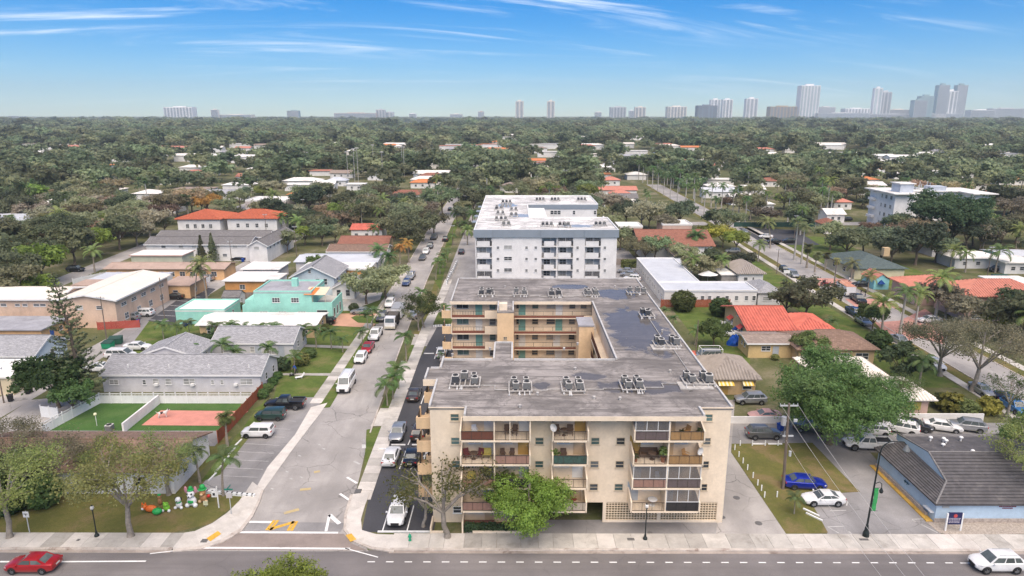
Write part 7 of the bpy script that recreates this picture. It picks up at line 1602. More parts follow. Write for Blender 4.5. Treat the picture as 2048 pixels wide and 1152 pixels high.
s1 = sign(463,1030,3.2,'street corner post with green name blades and a sign seen from behind', [(-.45,2.95,.45,3.12, s_green),(-.32,2.0,.32,2.6, s_grey)], None); obj('name_blade', MB().box(-.02,-.5,3.14,.02,.5,3.3).mesh('name_blade', s_green), s1)
sg = sign(60,1068,2.6,'white road sign on a post beside the clinic pavement', [(-.3,1.9,.3,2.55, s_white)], None); obj('symbol', MB().box(-.2,-.075,2.25,.2,-.061,2.32).box(-.03,-.075,2.05,.03,-.061,2.25).mesh('symbol', black), sg)
x, y = G(438,1016); pp_ = thing('hanging_sign', 'white post with small hanging sign on the clinic lawn', 'sign', (x, y, .03)); obj('post', MB().box(-.05,-.05,0,.05,.05,2.6).box(-.75,-.04,2.2,.05,.04,2.3).mesh('post', s_white), pp_); obj('board', MB().box(-.65,-.03,1.3,-.1,.03,2.05).mesh('board', s_white), pp_); obj('emblem', MB().box(-.5,-.045,1.5,-.25,-.031,1.8).mesh('emblem', black), pp_)
x, y = G(1905,1062); bs2 = thing('notice_board', 'navy sign board with red emblem on two white posts in the gravel', 'sign', (x, y, .04))
obj('post', MB().box(-.85,-.06,0,-.7,.06,2.0).mesh('post', s_white), bs2); obj('post', MB().box(.7,-.06,0,.85,.06,2.0).mesh('post', s_white), bs2); nav = obj('board', MB().box(-.7,-.05,.75,.7,.05,2.1).mesh('board', mat('sign_navy', (0.020,0.024,0.085),.5)), bs2)
obj('emblem', MB().lathe([(.2,0),(.2,.02)], n=14).mesh('emblem', mat('sign_red', (0.50,0.07,0.07),.5)), nav, (0,-.06,1.75), rot=(math.pi / 2,0,0))
tx = MB(); rr = random.Random(3)
for i, z in enumerate((1.42,1.26,1.1,.95)):
    x = -.6
    while x < .5: ww = rr.uniform(.06,.18); tx.box(x, -.062, z, x + ww, -.051, z + .07); x += ww + .04
obj('lettering', tx.mesh('lettering', mat('letter_pale', (0.45,0.42,0.48),.6)), nav)
x, y = G(729,911); sd = thing('notice_post', 'small white notice on a kerb-side post by the grass verge', 'sign', (x, y, .05)); obj('post', MB().box(-.03,-.03,0,.03,.03,2.2).mesh('post', frame_grey), sd); obj('plate', MB().box(-.25,-.05,1.0,.25,-.031,1.5).mesh('plate', s_white), sd); obj('plate', MB().box(-.28,-.05,1.55,.28,-.031,2.1).mesh('plate', s_grey), sd)
x, y = G(1558 + 14,562); sd = thing('house_sign', 'small white sign board on a post by the cross street', 'sign', (x, y, .05)); obj('post', MB().box(-.04,-.04,0,.04,.04,2.4).mesh('post', wood_pole), sd); obj('board', MB().box(-.8,-.05,2.0,.8,.05,2.8).mesh('board', s_white), sd)
x, y = G(820,1083); hy = thing('fire_hydrant', 'green fire hydrant on the pavement before the dark lot', 'hydrant', (x, y, .12)); gm = mat('hydrant_green', (0.02,0.32,0.17),.5,.1)
obj('barrel', MB().lathe([(.16,0),(.16,.06),(.11,.08),(.11,.5),(.16,.54),(.14,.62),(.06,.72),(.04,.78)], n=12).mesh('barrel', gm), hy); obj('nozzle', MB().tube((-.2,0,.4),(.2,0,.4),.06,.06,8).tube((0,-.2,.36),(0,0,.36),.075,.07,8).mesh('nozzle', gm), hy)
for px, py, pt, lab in [(214,682,594,'dark utility pole at the end of the red plank fence'),(330,642,556,'thin utility pole beside the lane car park'),(594,520,452,'tall pole in front of the blue cottage roof'),(535,492,428,'pole at the lane corner by the townhouses'),(464,530,482,'short pole at the sage green house'),(608,440,398,'pole with lamp among the brown trees'),(693,420,370,'pale pole among the middle palms'),(1553,548,497,'lamp pole on the pavement of the cross street'),(1868,495,454,'leaning pole before the four-storey block'),(1973,560,492,'pole beside the blue skip'),(1668 + 0,572 + 0,517,'slim pole on the pink pavement'),(906,490,450,'wooden pole on the side street verge'),(1390,735,640,'pole in the cluttered yard'),(8,806,735,'pole with service wires by the cream cottage'),(1588,480,430,'pole among the royal palms')]:
    utility_pole(px, py, pt, lab, 0,0 if px in (330,1668,1390) else 1.4,.11, None)
for px, py, pt in [(697,372,304),(710,366,298),(717,366,296),(748,352,290),(766,366,304),(805,352,290),(809,355,294),(868,345,297),(882,345,297)]:
    x, y = G(px, py); h = ZA(pt, y); o = thing('floodlight_mast', 'slim pale floodlight mast of the far sports ground', 'mast', (x, y, 0),0,'floodlight masts'); obj('shaft', MB().tube((0,0,0),(0,0, h),.16,.10,6).mesh('shaft', s_grey), o); obj('lamp_bar', MB().box(-1.1,-.2, h - .2,1.1,.2, h + .3).mesh('lamp_bar', s_grey), o)
# street lamps with white arms on the far left
for px, py, pt, lab in [(93,500,467,'white-armed street light before the warehouse'),(241,480,428,'white-armed street light among the warehouse-street trees')]:
    x, y = G(px, py); h = ZA(pt, y); o = thing('street_lamp', lab, 'lamp', (x, y, 0)); obj('pole', MB().tube((0,0,0),(0,0, h),.1,.08,6).mesh('pole', s_white), o); obj('arm', MB().tube((0,0, h),(-1.5,0, h + .3),.07,.07,6).box(-2.2,-.15, h + .2,-1.4,.15, h + .4).mesh('arm', s_white), o)
# ------------------------------------------------------------------ bins, tarps, yard clutter
def bin_(px, py, col, label, s=1.0, xy=None):
    x, y = xy or G(px, py); o = thing('wheelie_bin', label, 'bin', (x, y, .03), random.Random(px).uniform(-.4,.4), scale=s); m_ = mat('bin_' + col, dict(blue=(0.012,0.06,0.33), green=(0.015,0.16,0.10), black=(0.02,0.02,0.022))[col], .6,.1, world=False)
    obj('tub', MB().add([(-.26,-.3,.08),(.26,-.3,.08),(.26,.3,.08),(-.26,.3,.08),(-.32,-.38,.98),(.32,-.38,.98),(.32,.36,.98),(-.32,.36,.98)], [(0,3,2,1),(0,1,5,4),(1,2,6,5),(2,3,7,6),(3,0,4,7),(4,5,6,7)]).mesh('tub', m_), o); obj('lid', MB().box(-.34,-.4,.985,.34,.42,1.06).mesh('lid', m_), o)
    for s_ in (-1,1): obj('wheel', MB().tube((s_ * .3,.3,.1),(s_ * .24,.3,.1),.1,.1,8).mesh('wheel', black), o)
for q in [(378,590,'blue', 'blue bin at the end of the low white wall'),(384,588,'blue', 'second blue bin at the low white wall'),(371,652,'blue', 'blue bin against the mint garage'),(380,651,'blue', 'second blue bin against the mint garage'),(277,650,'blue', 'blue bin beside the red plank fence'),(486,524,'blue', 'blue bin by the small fir'),(533,521,'blue', 'blue bin across the lane from the firs'),(540,492,'blue', 'blue bin by the gallery wing end'),(22,803,'black', 'black bin at the cream cottage corner'),(56,788,'black', 'black bin by the dark leafy tree'),(60,786,'black', 'second black bin by the dark leafy tree'),(1471,665,'blue', 'blue bin in the cluttered yard'),(1468,668,'blue', 'blue barrel-like bin near the white car'),(1560,862,'blue', 'blue bin behind the leaning utility pole')]: bin_(*q)
def dumpster(px, py, label, m_, w=1.8, rz=0):
    x, y = G(px, py); o = thing('dumpster', label, 'dumpster', (x, y, .05), rz); obj('tub', MB().add([(-w / 2,-.6,.12),(w / 2,-.6,.12),(w / 2,.6,.12),(-w / 2,.6,.12),(-w / 2,-.75,1.1),(w / 2,-.75,1.1),(w / 2,.75,1.3),(-w / 2,.75,1.3)], [(0,3,2,1),(0,1,5,4),(1,2,6,5),(2,3,7,6),(3,0,4,7),(4,5,6,7)]).mesh('tub', m_), o); obj('lid', MB().add([(-w / 2 - .03,-.78,1.12),(w / 2 + .03,-.78,1.12),(w / 2 + .03,.78,1.34),(-w / 2 - .03,.78,1.34),(-w / 2 - .03,-.78,1.18),(w / 2 + .03,-.78,1.18),(w / 2 + .03,.78,1.4),(-w / 2 - .03,.78,1.4)], [(0,3,2,1),(4,5,6,7),(0,1,5,4),(1,2,6,5),(2,3,7,6),(3,0,4,7)]).mesh('lid', mat('dumpster_lid', (0.03,0.07,0.055),.7,.1)), o)
    obj('rib', MB().box(-w / 2 - .06,-.2,.5, w / 2 + .06,.2,.62).mesh('rib', m_), o)
dumpster(217,697,'bright green dumpster at the bend of the lane', mat('dumpster_green', (0.02,0.26,0.13),.6,.1),1.7); dumpster(232,688,'dark green dumpster behind the bright green one', mat('dumpster_dark', (0.03,0.11,0.075),.6,.1),2.2,.2)
dumpster(2000,560,'deep blue skip beside the villa drive', mat('skip_blue', (0.012,0.06,0.24),.6,.1),4.0)
def heap(name, label, cat, px, py, m_, r, h, seed, xy=None):
    rng = random.Random(seed); x, y = xy or G(px, py); mb = MB(); n = 12
    prof = [(1.0,0),(.95,.35),(.7,.75),(.35,.95),(.05,1.0)]
    vs = [(x + r * q * (1 + rng.uniform(-.25,.25)) * math.cos(2 * math.pi * i / n), y + r * .7 * q * (1 + rng.uniform(-.25,.25)) * math.sin(2 * math.pi * i / n), h * zz_ * (1 + rng.uniform(-.15,.15))) for q, zz_ in prof for i in range(n)]
    mb.add(vs, [(k * n + i, k * n + (i + 1) % n, (k + 1) * n + (i + 1) % n, (k + 1) * n + i) for k in range(4) for i in range(n)] + [tuple(range(4 * n, 5 * n))])
    mb.build(name, m_, label=label, cat=cat)
heap('tarpaulin', 'crumpled blue tarpaulin over yard clutter', 'tarpaulin', 1468,690, mat('tarp_blue', (0.01,0.09,0.48),.6,.2,2),1.2,1.9,4)
for i, (px, py, c) in enumerate([(1440,652, s_white),(1448,657, s_grey),(1455,650, s_white),(1478,668, s_grey),(1483,672, black),(1462,655, s_white)]): heap('covered_pile', ['white covered pile by the yard tree', 'grey covered pile between the white heaps', 'white heap next to the red awning', 'grey junk pile by the blue bins', 'dark junk pile at the house corner', 'small white heap behind the white car'][i], 'pile', px, py, c, 1.0,1.1, i)
x, y = G(1415,565); cn = thing('canopy', 'white fabric garden canopy in the L-shaped building court', 'canopy', (x, y, 0)); mb = MB(); n = 8
mb.add([(2.6 * math.cos(2 * math.pi * i / n),2.0 * math.sin(2 * math.pi * i / n),2.1) for i in range(n)] + [(0,0,3.1)], [(i, (i + 1) % n, n) for i in range(n)]); obj('fabric', mb.mesh('fabric', s_white), cn); obj('pole', MB().cyl(0,0,0,3.05,.05,6).mesh('pole', frame_grey), cn)
x, y = G(1420,720); tr_ = thing('frame', 'white pipe frame standing behind the roof edge', 'frame', (x, y, 0)); mb = MB()
for a in ((-1.8,-1),(1.8,-1),(1.8,1),(-1.8,1)): mb.tube((a[0], a[1], 0),(a[0], a[1], 2.3),.05)
for a, b in (((-1.8,-1),(1.8,-1)),((1.8,-1),(1.8,1)),((1.8,1),(-1.8,1)),((-1.8,1),(-1.8,-1))): mb.tube((*a, 2.3),(*b, 2.3),.05)
obj('tubes', mb.mesh('tubes', s_white), tr_)
house('garden_shed', 'tiny white shed with vermilion roof behind the cream block', XA(1374,108,1.5),108, XA(1392,108,1.5),110.4,2.0, M_white, ('gx', .6,.15, TL_red), cat='shed')
house('garden_shed', 'small white garden shed with dark gable by the plank fence', XA(445,146.5,1.5),146.5, XA(478,146.5,1.5),150,2.1, M_white, ('gx', 1.0,.2, SH_dgrey), [('r', 148,.8,.7,.8)], cat='shed')
# ------------------------------------------------------------------ balcony furniture
CH = {}
def chair(x, y, z, rz, m_, label, wide=.5):
    o = thing('chair', label, 'chair', (x, y, z), R(rz)); k = (m_.name, wide)
    if k not in CH:
        w = wide / 2; CH[k] = (MB().box(-w, -.24,.40, w, .24,.46).mesh('seat', m_), MB().add([(-w, .2,.46),(w, .2,.46),(w, .34,1.0),(-w, .34,1.0),(-w, .25,.46),(w, .25,.46),(w, .39,1.0),(-w, .39,1.0)], [(0,1,2,3),(4,7,6,5),(0,4,5,1),(1,5,6,2),(2,6,7,3),(3,7,4,0)]).mesh('backrest', m_), MB().box(-.025,-.025,0,.025,.025,.4).mesh('leg', m_), MB().box(-.03,-.24,.62,.03,.26,.67).mesh('armrest', m_))
    s, b, l, a = CH[k]; obj('seat', s, o); obj('backrest', b, o)
    for sx in (-1,1):
        obj('armrest', a, o, (sx * (wide / 2 + .02),0,0))
        for sy in (-1,1): obj('leg', l, o, (sx * (wide / 2 - .03), sy * .2,0))
wck = mat('wicker_brown', (0.13,0.085,0.06),.8,.2,6); teak = mat('teak', (0.48,0.28,0.12),.7,.12,4); plastic = mat('white_plastic', (0.74,0.74,0.73),.5,.03); striped = mat('maroon_fabric', (0.16,0.05,0.05),.9,.3,5); wicker_l = mat('wicker_straw', (0.50,0.42,0.12),.8,.2,5)
yb_ = 62.5
for x, k, rz, m_, lab, w in [(-3.9,3,20, plastic, 'white plastic chair on the brown-railed top balcony', .5),(-.65,3,10, wck, 'brown wicker chair on the second top balcony', .5),(.1,3,-10, wck, 'second brown wicker chair on the same top balcony', .5),(-4.7,2,30, striped, 'striped maroon armchair on the third-floor corner balcony', .6),(-3.4,2,-20, striped, 'second striped maroon armchair next to a round table', .6),(-2.75,2,0, wicker_l, 'straw-coloured bench seat with cushions on the third floor', .9),(-1.1,2,10, wck, 'dark hoop-backed chair behind salmon railing', .45),(-.2,2,-10, wck, 'second hoop-backed chair behind salmon railing', .45),(-4.3,1,0, wicker_l, 'pale green lounge chair on the second floor', .8),(4.3,3,10, wck, 'dark wicker chair under the satellite dish', .6),(5.6,3,-5, wck, 'dark wicker chair by the ochre door', .6),(17.2,3,-60, teak, 'teak slatted chair on the corner top balcony', .6),(12.3,2,60, wck, 'papasan-like chair at the ochre door', .6),(17.3,2,40, teak, 'tan chair on the balcony with a dish', .5),(5.0,2,0, wck, 'dark chair behind green screening', .6),(14.6,1,0, plastic, 'white stool in the glazed second-floor balcony', .4)]: chair(x, yb_, FL[k], rz, m_, lab, w)
def table(x, k, r, m_, label):
    o = thing('table', label, 'table', (x, yb_ - .1, FL[k])); obj('top', MB().cyl(0,0,.68,.73, r, 14).mesh('top', m_), o); obj('stem', MB().cyl(0,0,.05,.68,.04,8).cyl(0,0,0,.05, r * .6,10).mesh('stem', m_), o)
table(-4.05,2,.42, wck, 'round dark table between the striped armchairs'); table(14.2,0,.5, plastic, 'white round table on the first-floor balcony'); table(13.9,2,.45, wck, 'round dark table on the furnished third-floor balcony'); table(5.0,3,.35, wck, 'small dark table between two wicker chairs'); table(7.0 - .9,0,.35, mat('red_table', (0.25,0.06,0.04),.6),'small red table on the first-floor balcony')
sf = thing('sofa', 'dark two-seat sofa on the furnished third-floor balcony', 'sofa', (13.7,63.0, FL[2])); obj('seat', MB().box(-.9,-.35,.1,.9,.3,.42).mesh('seat', wck), sf); obj('backrest', MB().box(-.9,.2,.42,.9,.34,.85).mesh('backrest', wck), sf); obj('armrest', MB().box(-.98,-.35,.1,-.85,.3,.6).mesh('armrest', wck), sf); obj('armrest', MB().box(.85,-.35,.1,.98,.3,.6).mesh('armrest', wck), sf)
def dish(x, y, z, rz, label):
    o = thing('satellite_dish', label, 'satellite dish', (x, y, z), R(rz)); n = 14; mb = MB(); vs = [(0,.0,0)]
    for q, d in ((.5,.05),(1,.16)): vs += [(.36 * q * math.cos(2 * math.pi * i / n),-d, .42 * q * math.sin(2 * math.pi * i / n)) for i in range(n)]
    mb.add(vs, [(0,1 + i, 1 + (i + 1) % n) for i in range(n)] + [(1 + i, 1 + n + i, 1 + n + (i + 1) % n, 1 + (i + 1) % n) for i in range(n)]); obj('reflector', mb.mesh('reflector', mat('dish_grey', (0.58,0.57,0.55),.5,.05)), o); obj('feed_arm', MB().tube((0,-.05,-.3),(0,-.55,0),.02).tube((0,0,0),(.0,.25,-.5),.03).mesh('feed_arm', frame_grey), o)
dish(3.95,61.3, FL[3] + 1.45,-30,'satellite dish on the third balcony column'); dish(18.3,61.3, FL[2] + 1.55,25,'satellite dish on the corner third-floor balcony')
def pot(x, k, label, s=1.0):
    rs = np.random.RandomState(int(x * 10) + 50); o = thing('potted_plant', label, 'plant', (x, yb_ - .6, FL[k]), scale=s); obj('pot', MB().lathe([(.13,0),(.19,.35),(.17,.36)], n=10).mesh('pot', mat('terracotta_pot', (0.36,0.15,0.08),.8)), o)
    P, O = clump_points(rs, [(np.array((0,0,.75)), np.array((.3,.3,.4)))], 30,6,.06); obj('foliage', np_quads('foliage', leaf_quads(rs, P, O, .14), LM['green']), o)
pot(16.6,3,'leafy potted plant on the corner top balcony', .8); pot(18.3,3,'potted plant in the balcony corner by the teak chair'); pot(14.9,2,'tall potted plant on the furnished balcony', 1.5); pot(12.2,2,'potted plant beside the papasan-like chair', .8); pot(4.2,2,'potted shrub in front of the green screening', 1.2); pot(-2.6,0,'dark potted plant on the first-floor balcony')
# ------------------------------------------------------------------ people and dog (skin-modified skeletons)
def skinned(name, verts, edges, rad, mats, pick, parent=None, root=0, sub=1):
    me = bpy.data.meshes.new(name); me.from_pydata(verts, edges, []); o = bpy.data.objects.new(name + '_tmp', me); COL.objects.link(o)
    sk = o.modifiers.new('skin', 'SKIN'); sv = me.skin_vertices[0].data
    for i, r in enumerate(rad): sv[i].radius = (r, r) if not isinstance(r, tuple) else r
    sv[root].use_root = True
    ss = o.modifiers.new('sub', 'SUBSURF'); ss.levels = sub; ss.render_levels = sub
    dg = bpy.context.evaluated_depsgraph_get(); m2 = bpy.data.meshes.new_from_object(o.evaluated_get(dg)); m2.name = name
    bpy.data.objects.remove(o)
    m2.materials.clear()
    for m_ in mats: m2.materials.append(m_)
    for p_ in m2.polygons: p_.material_index = pick(p_.center); p_.use_smooth = True
    return m2
skin_t = mat('skin_brown', (0.24,0.13,0.085),.6,.05, world=False)
def person(px, py, label, shirt, trous, rz, stride=.2, bend=0.0, arms=((.28,.15),(.28,-.1)), xy=None):
    x, y = xy or G(px, py); b = bend; o = thing('person', label, 'person', (x, y, .05), R(rz))
    V = [(0,0,.95),(b * .35,0,1.2),(b * .8,0,1.42),(b * 1.0,0,1.52),(b * 1.15,0,1.62),(b * 1.15,0,1.74)]
    E_ = [(0,1),(1,2),(2,3),(3,4),(4,5)]; Rr = [.145,.13,.14,.055,.085,.07]
    for s, st in ((1, stride),(-1,-stride)):
        i = len(V); V += [(0, s * .1,.88),(st * .6 + .03, s * .1,.48),(st - .04, s * .1,.08),(st + .12, s * .1,.04)]; E_ += [(0, i),(i, i + 1),(i + 1, i + 2),(i + 2, i + 3)]; Rr += [.09,.065,.045,.04]
    for s, (rx, rz_) in zip((1,-1), arms):
        i = len(V); sx = b * .8; V += [(sx, s * .19,1.40),(sx + .05 + rx * .3, s * .24,1.15 + rz_ * .3),(sx + rx, s * .22,.98 + rz_),(sx + rx + .07, s * .215,.93 + rz_)]; E_ += [(2, i),(i, i + 1),(i + 1, i + 2),(i + 2, i + 3)]; Rr += [.06,.045,.035,.03]
    def pick(c):
        if c.z > 1.50 or (abs(c.y) > .17 and c.z < 1.12 and c.z > .8): return 2
        return 0 if c.z > .93 else (1 if c.z > .1 else 3)
    obj('body', skinned('body', V, E_, Rr, [shirt, trous, skin_t, black], pick), o)
    hx = b * 1.15; obj('hair', MB().ball((hx - .01,0,1.72),(.095,.088,.085),10,6).mesh('hair', mat('hair_dark', (0.02,0.015,0.012),.7), smooth=60), o)
    return o
cl = lambda n, c: mat('cloth_' + n, c, .9,.12,3, world=False)
person(593,748,'person in blue top and dark trousers bending over a lawn mower', cl('blue', (0.03,0.10,0.42)), cl('dark', (0.03,0.03,0.04)),200,.2,.32,((.5,-.05),(.5,-.05)))
person(1698,567,'person in white shirt walking along the pink pavement', cl('white', (0.66,0.65,0.63)), cl('dark', (0.03,0.03,0.04)),-60,.22); person(1721,592,'person in dark clothes beside the black pickup', cl('charcoal', (0.04,0.04,0.045)), cl('dark', (0.03,0.03,0.04)),-20,.1); person(1730,594,'taller person in black standing on the grass verge', cl('black', (0.02,0.02,0.022)), cl('navy', (0.03,0.035,0.06)),160,.12)
x, y = G(584,752); mw = thing('lawn_mower', 'dark lawn mower pushed along the garden path', 'mower', (x, y, .06), R(200)); obj('deck', MB().box(-.35,-.25,.1,.35,.25,.28).mesh('deck', black), mw); obj('engine', MB().cyl(.05,0,.28,.48,.14,10).mesh('engine', metal_grey), mw); obj('handle', MB().tube((-.3,-.2,.25),(-.95,-.2,.95),.02).tube((-.3,.2,.25),(-.95,.2,.95),.02).tube((-.95,-.2,.95),(-.95,.2,.95),.02).mesh('handle', black), mw)
for a in ((.3,.27),(.3,-.27),(-.3,.27),(-.3,-.27)): obj('wheel', MB().tube((a[0], a[1] - .03,.1),(a[0], a[1] + .03,.1),.1,.1,8).mesh('wheel', black), mw)
x, y = G(598,757); wch = thing('garden_chair', 'white garden lounger tipped on the lawn', 'chair', (x, y, .04), R(30)); obj('seat', MB().box(-.6,-.3,.2,.5,.3,.27).mesh('seat', plastic), wch); obj('backrest', MB().add([(.45,-.3,.25),(.45,.3,.25),(.9,.3,.8),(.9,-.3,.8),(.5,-.3,.22),(.5,.3,.22),(.95,.3,.77),(.95,-.3,.77)], [(0,1,2,3),(4,7,6,5),(0,4,5,1),(1,5,6,2),(2,6,7,3),(3,7,4,0)]).mesh('backrest', plastic), wch)
for a in ((-.5,-.25),(-.5,.25),(.4,-.25),(.4,.25)): obj('leg', MB().box(a[0] - .03, a[1] - .03,0, a[0] + .03, a[1] + .03,.2).mesh('leg', plastic), wch)
dx_, dy_ = G(326,836); dg_ = thing('dog', 'white dog with dark patches standing on the coral play surface', 'dog', (dx_, dy_, .05), R(20), scale=1.35)
V = [(0,0,.55),(.32,0,.58),(-.3,0,.56),(.48,0,.72),(.6,0,.82),(.76,0,.78),(-.45,0,.62),(-.62,0,.78)]; E_ = [(0,1),(0,2),(1,3),(3,4),(4,5),(2,6),(6,7)]; Rr = [.14,.15,.12,.09,.085,.05,.035,.02]
for s in (-1,1):
    i = len(V); V += [(.34, s * .09,.42),(.33, s * .09,.22),(.36, s * .09,.03)]; E_ += [(1, i),(i, i + 1),(i + 1, i + 2)]; Rr += [.07,.04,.035]
    i = len(V); V += [(-.26, s * .09,.40),(-.40, s * .09,.20),(-.34, s * .09,.03)]; E_ += [(2, i),(i, i + 1),(i + 1, i + 2)]; Rr += [.08,.04,.035]
    i = len(V); V += [(.56, s * .06,.9),(.54, s * .08,.98)]; E_ += [(4, i),(i, i + 1)]; Rr += [.03,.015]
obj('body', skinned('body', V, E_, Rr, [cl('whitefur', (0.62,0.60,0.57)), cl('darkfur', (0.05,0.04,0.035))], lambda c: 1 if (-.2 < c.x < .05 and c.z > .5) or (c.x > .55 and c.z > .84) else 0), dg_)
# ------------------------------------------------------------------ inflatable lawn figures
def infl(px, py, label, parts, rz=0, s=1.0):
    x, y = G(px, py); o = thing('inflatable_figure', label, 'inflatable', (x, y, .04), R(rz), scale=s * .85)
    for nm, m_, balls in parts:
        mb = MB()
        for c, r in balls: mb.ball(c, r, 14,9)
        obj(nm, mb.mesh(nm, m_, smooth=80), o)
v = lambda n, c: mat('vinyl_' + n, c, .35,.04, world=False)
vo, vg, vw, vb, vp, vk, vl = v('orange', (0.72,0.16,0.03)), v('green', (0.03,0.36,0.09)), v('white', (0.75,0.75,0.76)), v('tan', (0.42,0.22,0.10)), v('pink', (0.62,0.28,0.34)), v('black', (0.02,0.02,0.02)), v('lime', (0.22,0.52,0.05))
def feet(r, x=.3, z=.15): return [((x, -.25, z), r),((-x, -.25, z), r)]
infl(303,1024,'orange inflatable fox-like animal lying on the lawn', [('body', vo, [((0,0,.45),(.75,.45,.45)),((.65,-.1,.35),(.3,.25,.25))]),('head', vo, [((-.75,-.1,.75),.36)]),('ear', vo, [((-1.0,-.05,1.1),(.12,.08,.22))]),('ear', vo, [((-.6,-.05,1.12),(.12,.08,.22))]),('muzzle', vw, [((-.85,-.4,.65),.16)])])
infl(315,1029,'large green inflatable ball beside the orange figure', [('ball', vg, [((0,0,.42),(.62,.5,.42))])])
infl(334,1022,'lime green inflatable frog with white feet', [('body', vl, [((0,0,.45),(.42,.36,.42))]),('head', vl, [((0,-.1,.95),(.36,.3,.28)),((.2,-.15,1.2),.12),((-.2,-.15,1.2),.12)]),('feet', vw, feet(.2,.4)),('eyes', vk, [((.2,-.26,1.22),.05),((-.2,-.26,1.22),.05)])])
infl(359,1016,'white inflatable puppy with green scarf', [('body', vw, [((0,0,.5),(.38,.36,.48))]),('scarf', vg, [((0,-.05,.85),(.34,.32,.16))]),('head', vw, [((0,-.1,1.2),.36)]),('ear', vk, [((.34,0,1.3),(.14,.08,.2))]),('ear', vk, [((-.34,0,1.3),(.14,.08,.2))]),('feet', vw, feet(.2,.38)),('nose', vk, [((0,-.46,1.18),.07)])])
infl(385,1012,'big white inflatable dog with pink ears and green hat', [('body', vw, [((0,0,.7),(.6,.5,.65))]),('vest', vg, [((0,-.06,.75),(.52,.5,.4))]),('head', vw, [((0,-.1,1.75),(.5,.45,.48)),((0,-.5,1.6),(.26,.18,.2))]),('ear', vp, [((.62,0,2.3),(.2,.1,.48))]),('ear', vp, [((-.62,0,2.3),(.2,.1,.48))]),('eye_patch', vk, [((.25,-.42,1.9),.12),((-.25,-.42,1.9),.12),((0,-.68,1.65),.09)]),('hat', vg, [((0,0,2.28),(.42,.4,.12)),((0,0,2.5),(.26,.25,.3))]),('feet', vw, feet(.3,.5,.22))])
infl(408,1004,'brown inflatable bear with green top hat', [('body', vb, [((0,0,.6),(.5,.42,.55))]),('head', vb, [((0,-.1,1.4),.42),((.32,0,1.75),.14),((-.32,0,1.75),.14)]),('muzzle', v('sand', (0.62,0.44,0.26)), [((0,-.45,1.3),.2)]),('hat', vg, [((0,0,1.85),(.55,.5,.1)),((0,0,2.15),(.36,.34,.36))]),('feet', v('sand', (0.62,0.44,0.26)), feet(.24,.42,.18)),('mitten', v('red', (0.55,0.03,0.03)), [((.75,-.1,.9),.22)])])
infl(321,1010,'tan inflatable mouse with green cap behind the green ball', [('body', vb, [((0,0,.5),(.28,.26,.5))]),('head', vb, [((0,0,1.15),.26),((.22,0,1.35),.1),((-.22,0,1.35),.1)]),('cap', vg, [((0,0,1.42),(.24,.22,.14))])])
x, y = G(412,1014); so = thing('lawn_sign', 'small pale card sign stuck in the lawn before the bear', 'sign', (x, y, .03)); obj('card', MB().box(-.25,-.02,.2,.25,.02,.7).mesh('card', mat('card', (0.62,0.62,0.42),.7)), so); obj('stake', MB().box(-.02,-.01,0,.02,.01,.2).mesh('stake', frame_grey), so)
x, y = G(220,862); condenser(x, y, .05, False, 'single air-conditioning condenser on the yard asphalt behind the clinic', 'ground condensers', 1.3)
x, y = G(194,852); ub = thing('light_globe', 'small pale globe lamp on the clinic yard corner', 'lamp', (x, y, 0)); obj('post', MB().cyl(0,0,0,1.6,.04,6).mesh('post', s_white), ub); obj('globe', MB().ball((0,0,1.75),.22,10,7).mesh('globe', mat('globe_cream', (0.72,0.70,0.45),.5)), ub)
# kerb inlet, manholes and utility covers
for px, py, r in [(1473,996,.38),(1517,1047,.38),(1445,1035,.3),(1300,1066,.25)]: x, y = G(px, py); MB().cyl(x, y, .03,.05, r, 16).build('manhole_cover', mat('iron_cover', (0.13,0.125,0.12),.6,.2,6), label='round iron manhole cover in the paving', cat='manhole cover', group='manhole covers')
for a, b in [((1255,1083),(1268,1078)),((1720,1083),(1735,1079)),((400,1087),(418,1080)),((152,1084),(162,1080))]:
    (x0, y0),(x1, y1) = G(*a), G(*b); MB().box(x0, y0,.118, x1, y1,.13).build('utility_cover', MATS['iron_cover'], label='rectangular utility box lid set in the pavement', cat='cover', group='utility lids')
MB().box(*[G(716,985)[i] - .35 for i in (0,1)], .02, G(716,985)[0] + .35, G(716,985)[1] + .5,.16).build('storm_drain', MATS['iron_cover'], label='storm drain inlet at the street corner kerb', cat='drain')
# ------------------------------------------------------------------ planting: named near trees
avoid(-80,60,-60,180); avoid(-60,60,-37,180); avoid(36,60,74,150)
T = tree
T(1057,1074,'oak_bright', .86,'dense bright green tree in front of the block balconies')
T(895,1076,'bare', 1.32,'thin nearly leafless tree at the yellow block corner', sz=1.3)
T(845,1075,'bare', .8,'pale wispy tree branch spread over the dark lot', xy=(-9.4,62.6))
T(262,1074,'sparse_b', 1.18,'thick-trunked sparse olive tree on the clinic pavement')
T(20,1076,'sparse_b', 1.12,'thick-trunked sparse olive tree by the white road sign')
T(120,985,'sparse_c', .68,'grey sparse tree spreading over the clinic roof')
T(338,990,'sparse_a', .85,'open-crowned olive tree before the clinic corner'); T(215,975,'sparse_a', .75,'open olive tree between clinic and lawn'); T(40,995,'leafy', .8,'fresh green tree at the edge of the clinic lawn')
T(10,960,'sparse_c', .72,'grey twiggy tree beyond the fresh green one')
T(90,1010,'shrub_biggreen', .9,'broad green shrub on the clinic lawn', cat='shrub', name='shrub'); T(20,1025,'shrub_biggreen', .8,'round green shrub beside the thick trunk', cat='shrub', name='shrub')
rect('median', -60,44.5,60,50.5,0.02, lawn_dry)
T(0,0,'oak_bright', .82,'yellow-green street tree on the near side of the main road', xy=(-19.0,46.6))
T(1658,888,'big_green', .98,'huge dense green tree over the parked cars')
T(1770,835,'sparse_b', .8,'whitish sparse tree leaning from the huge green one')
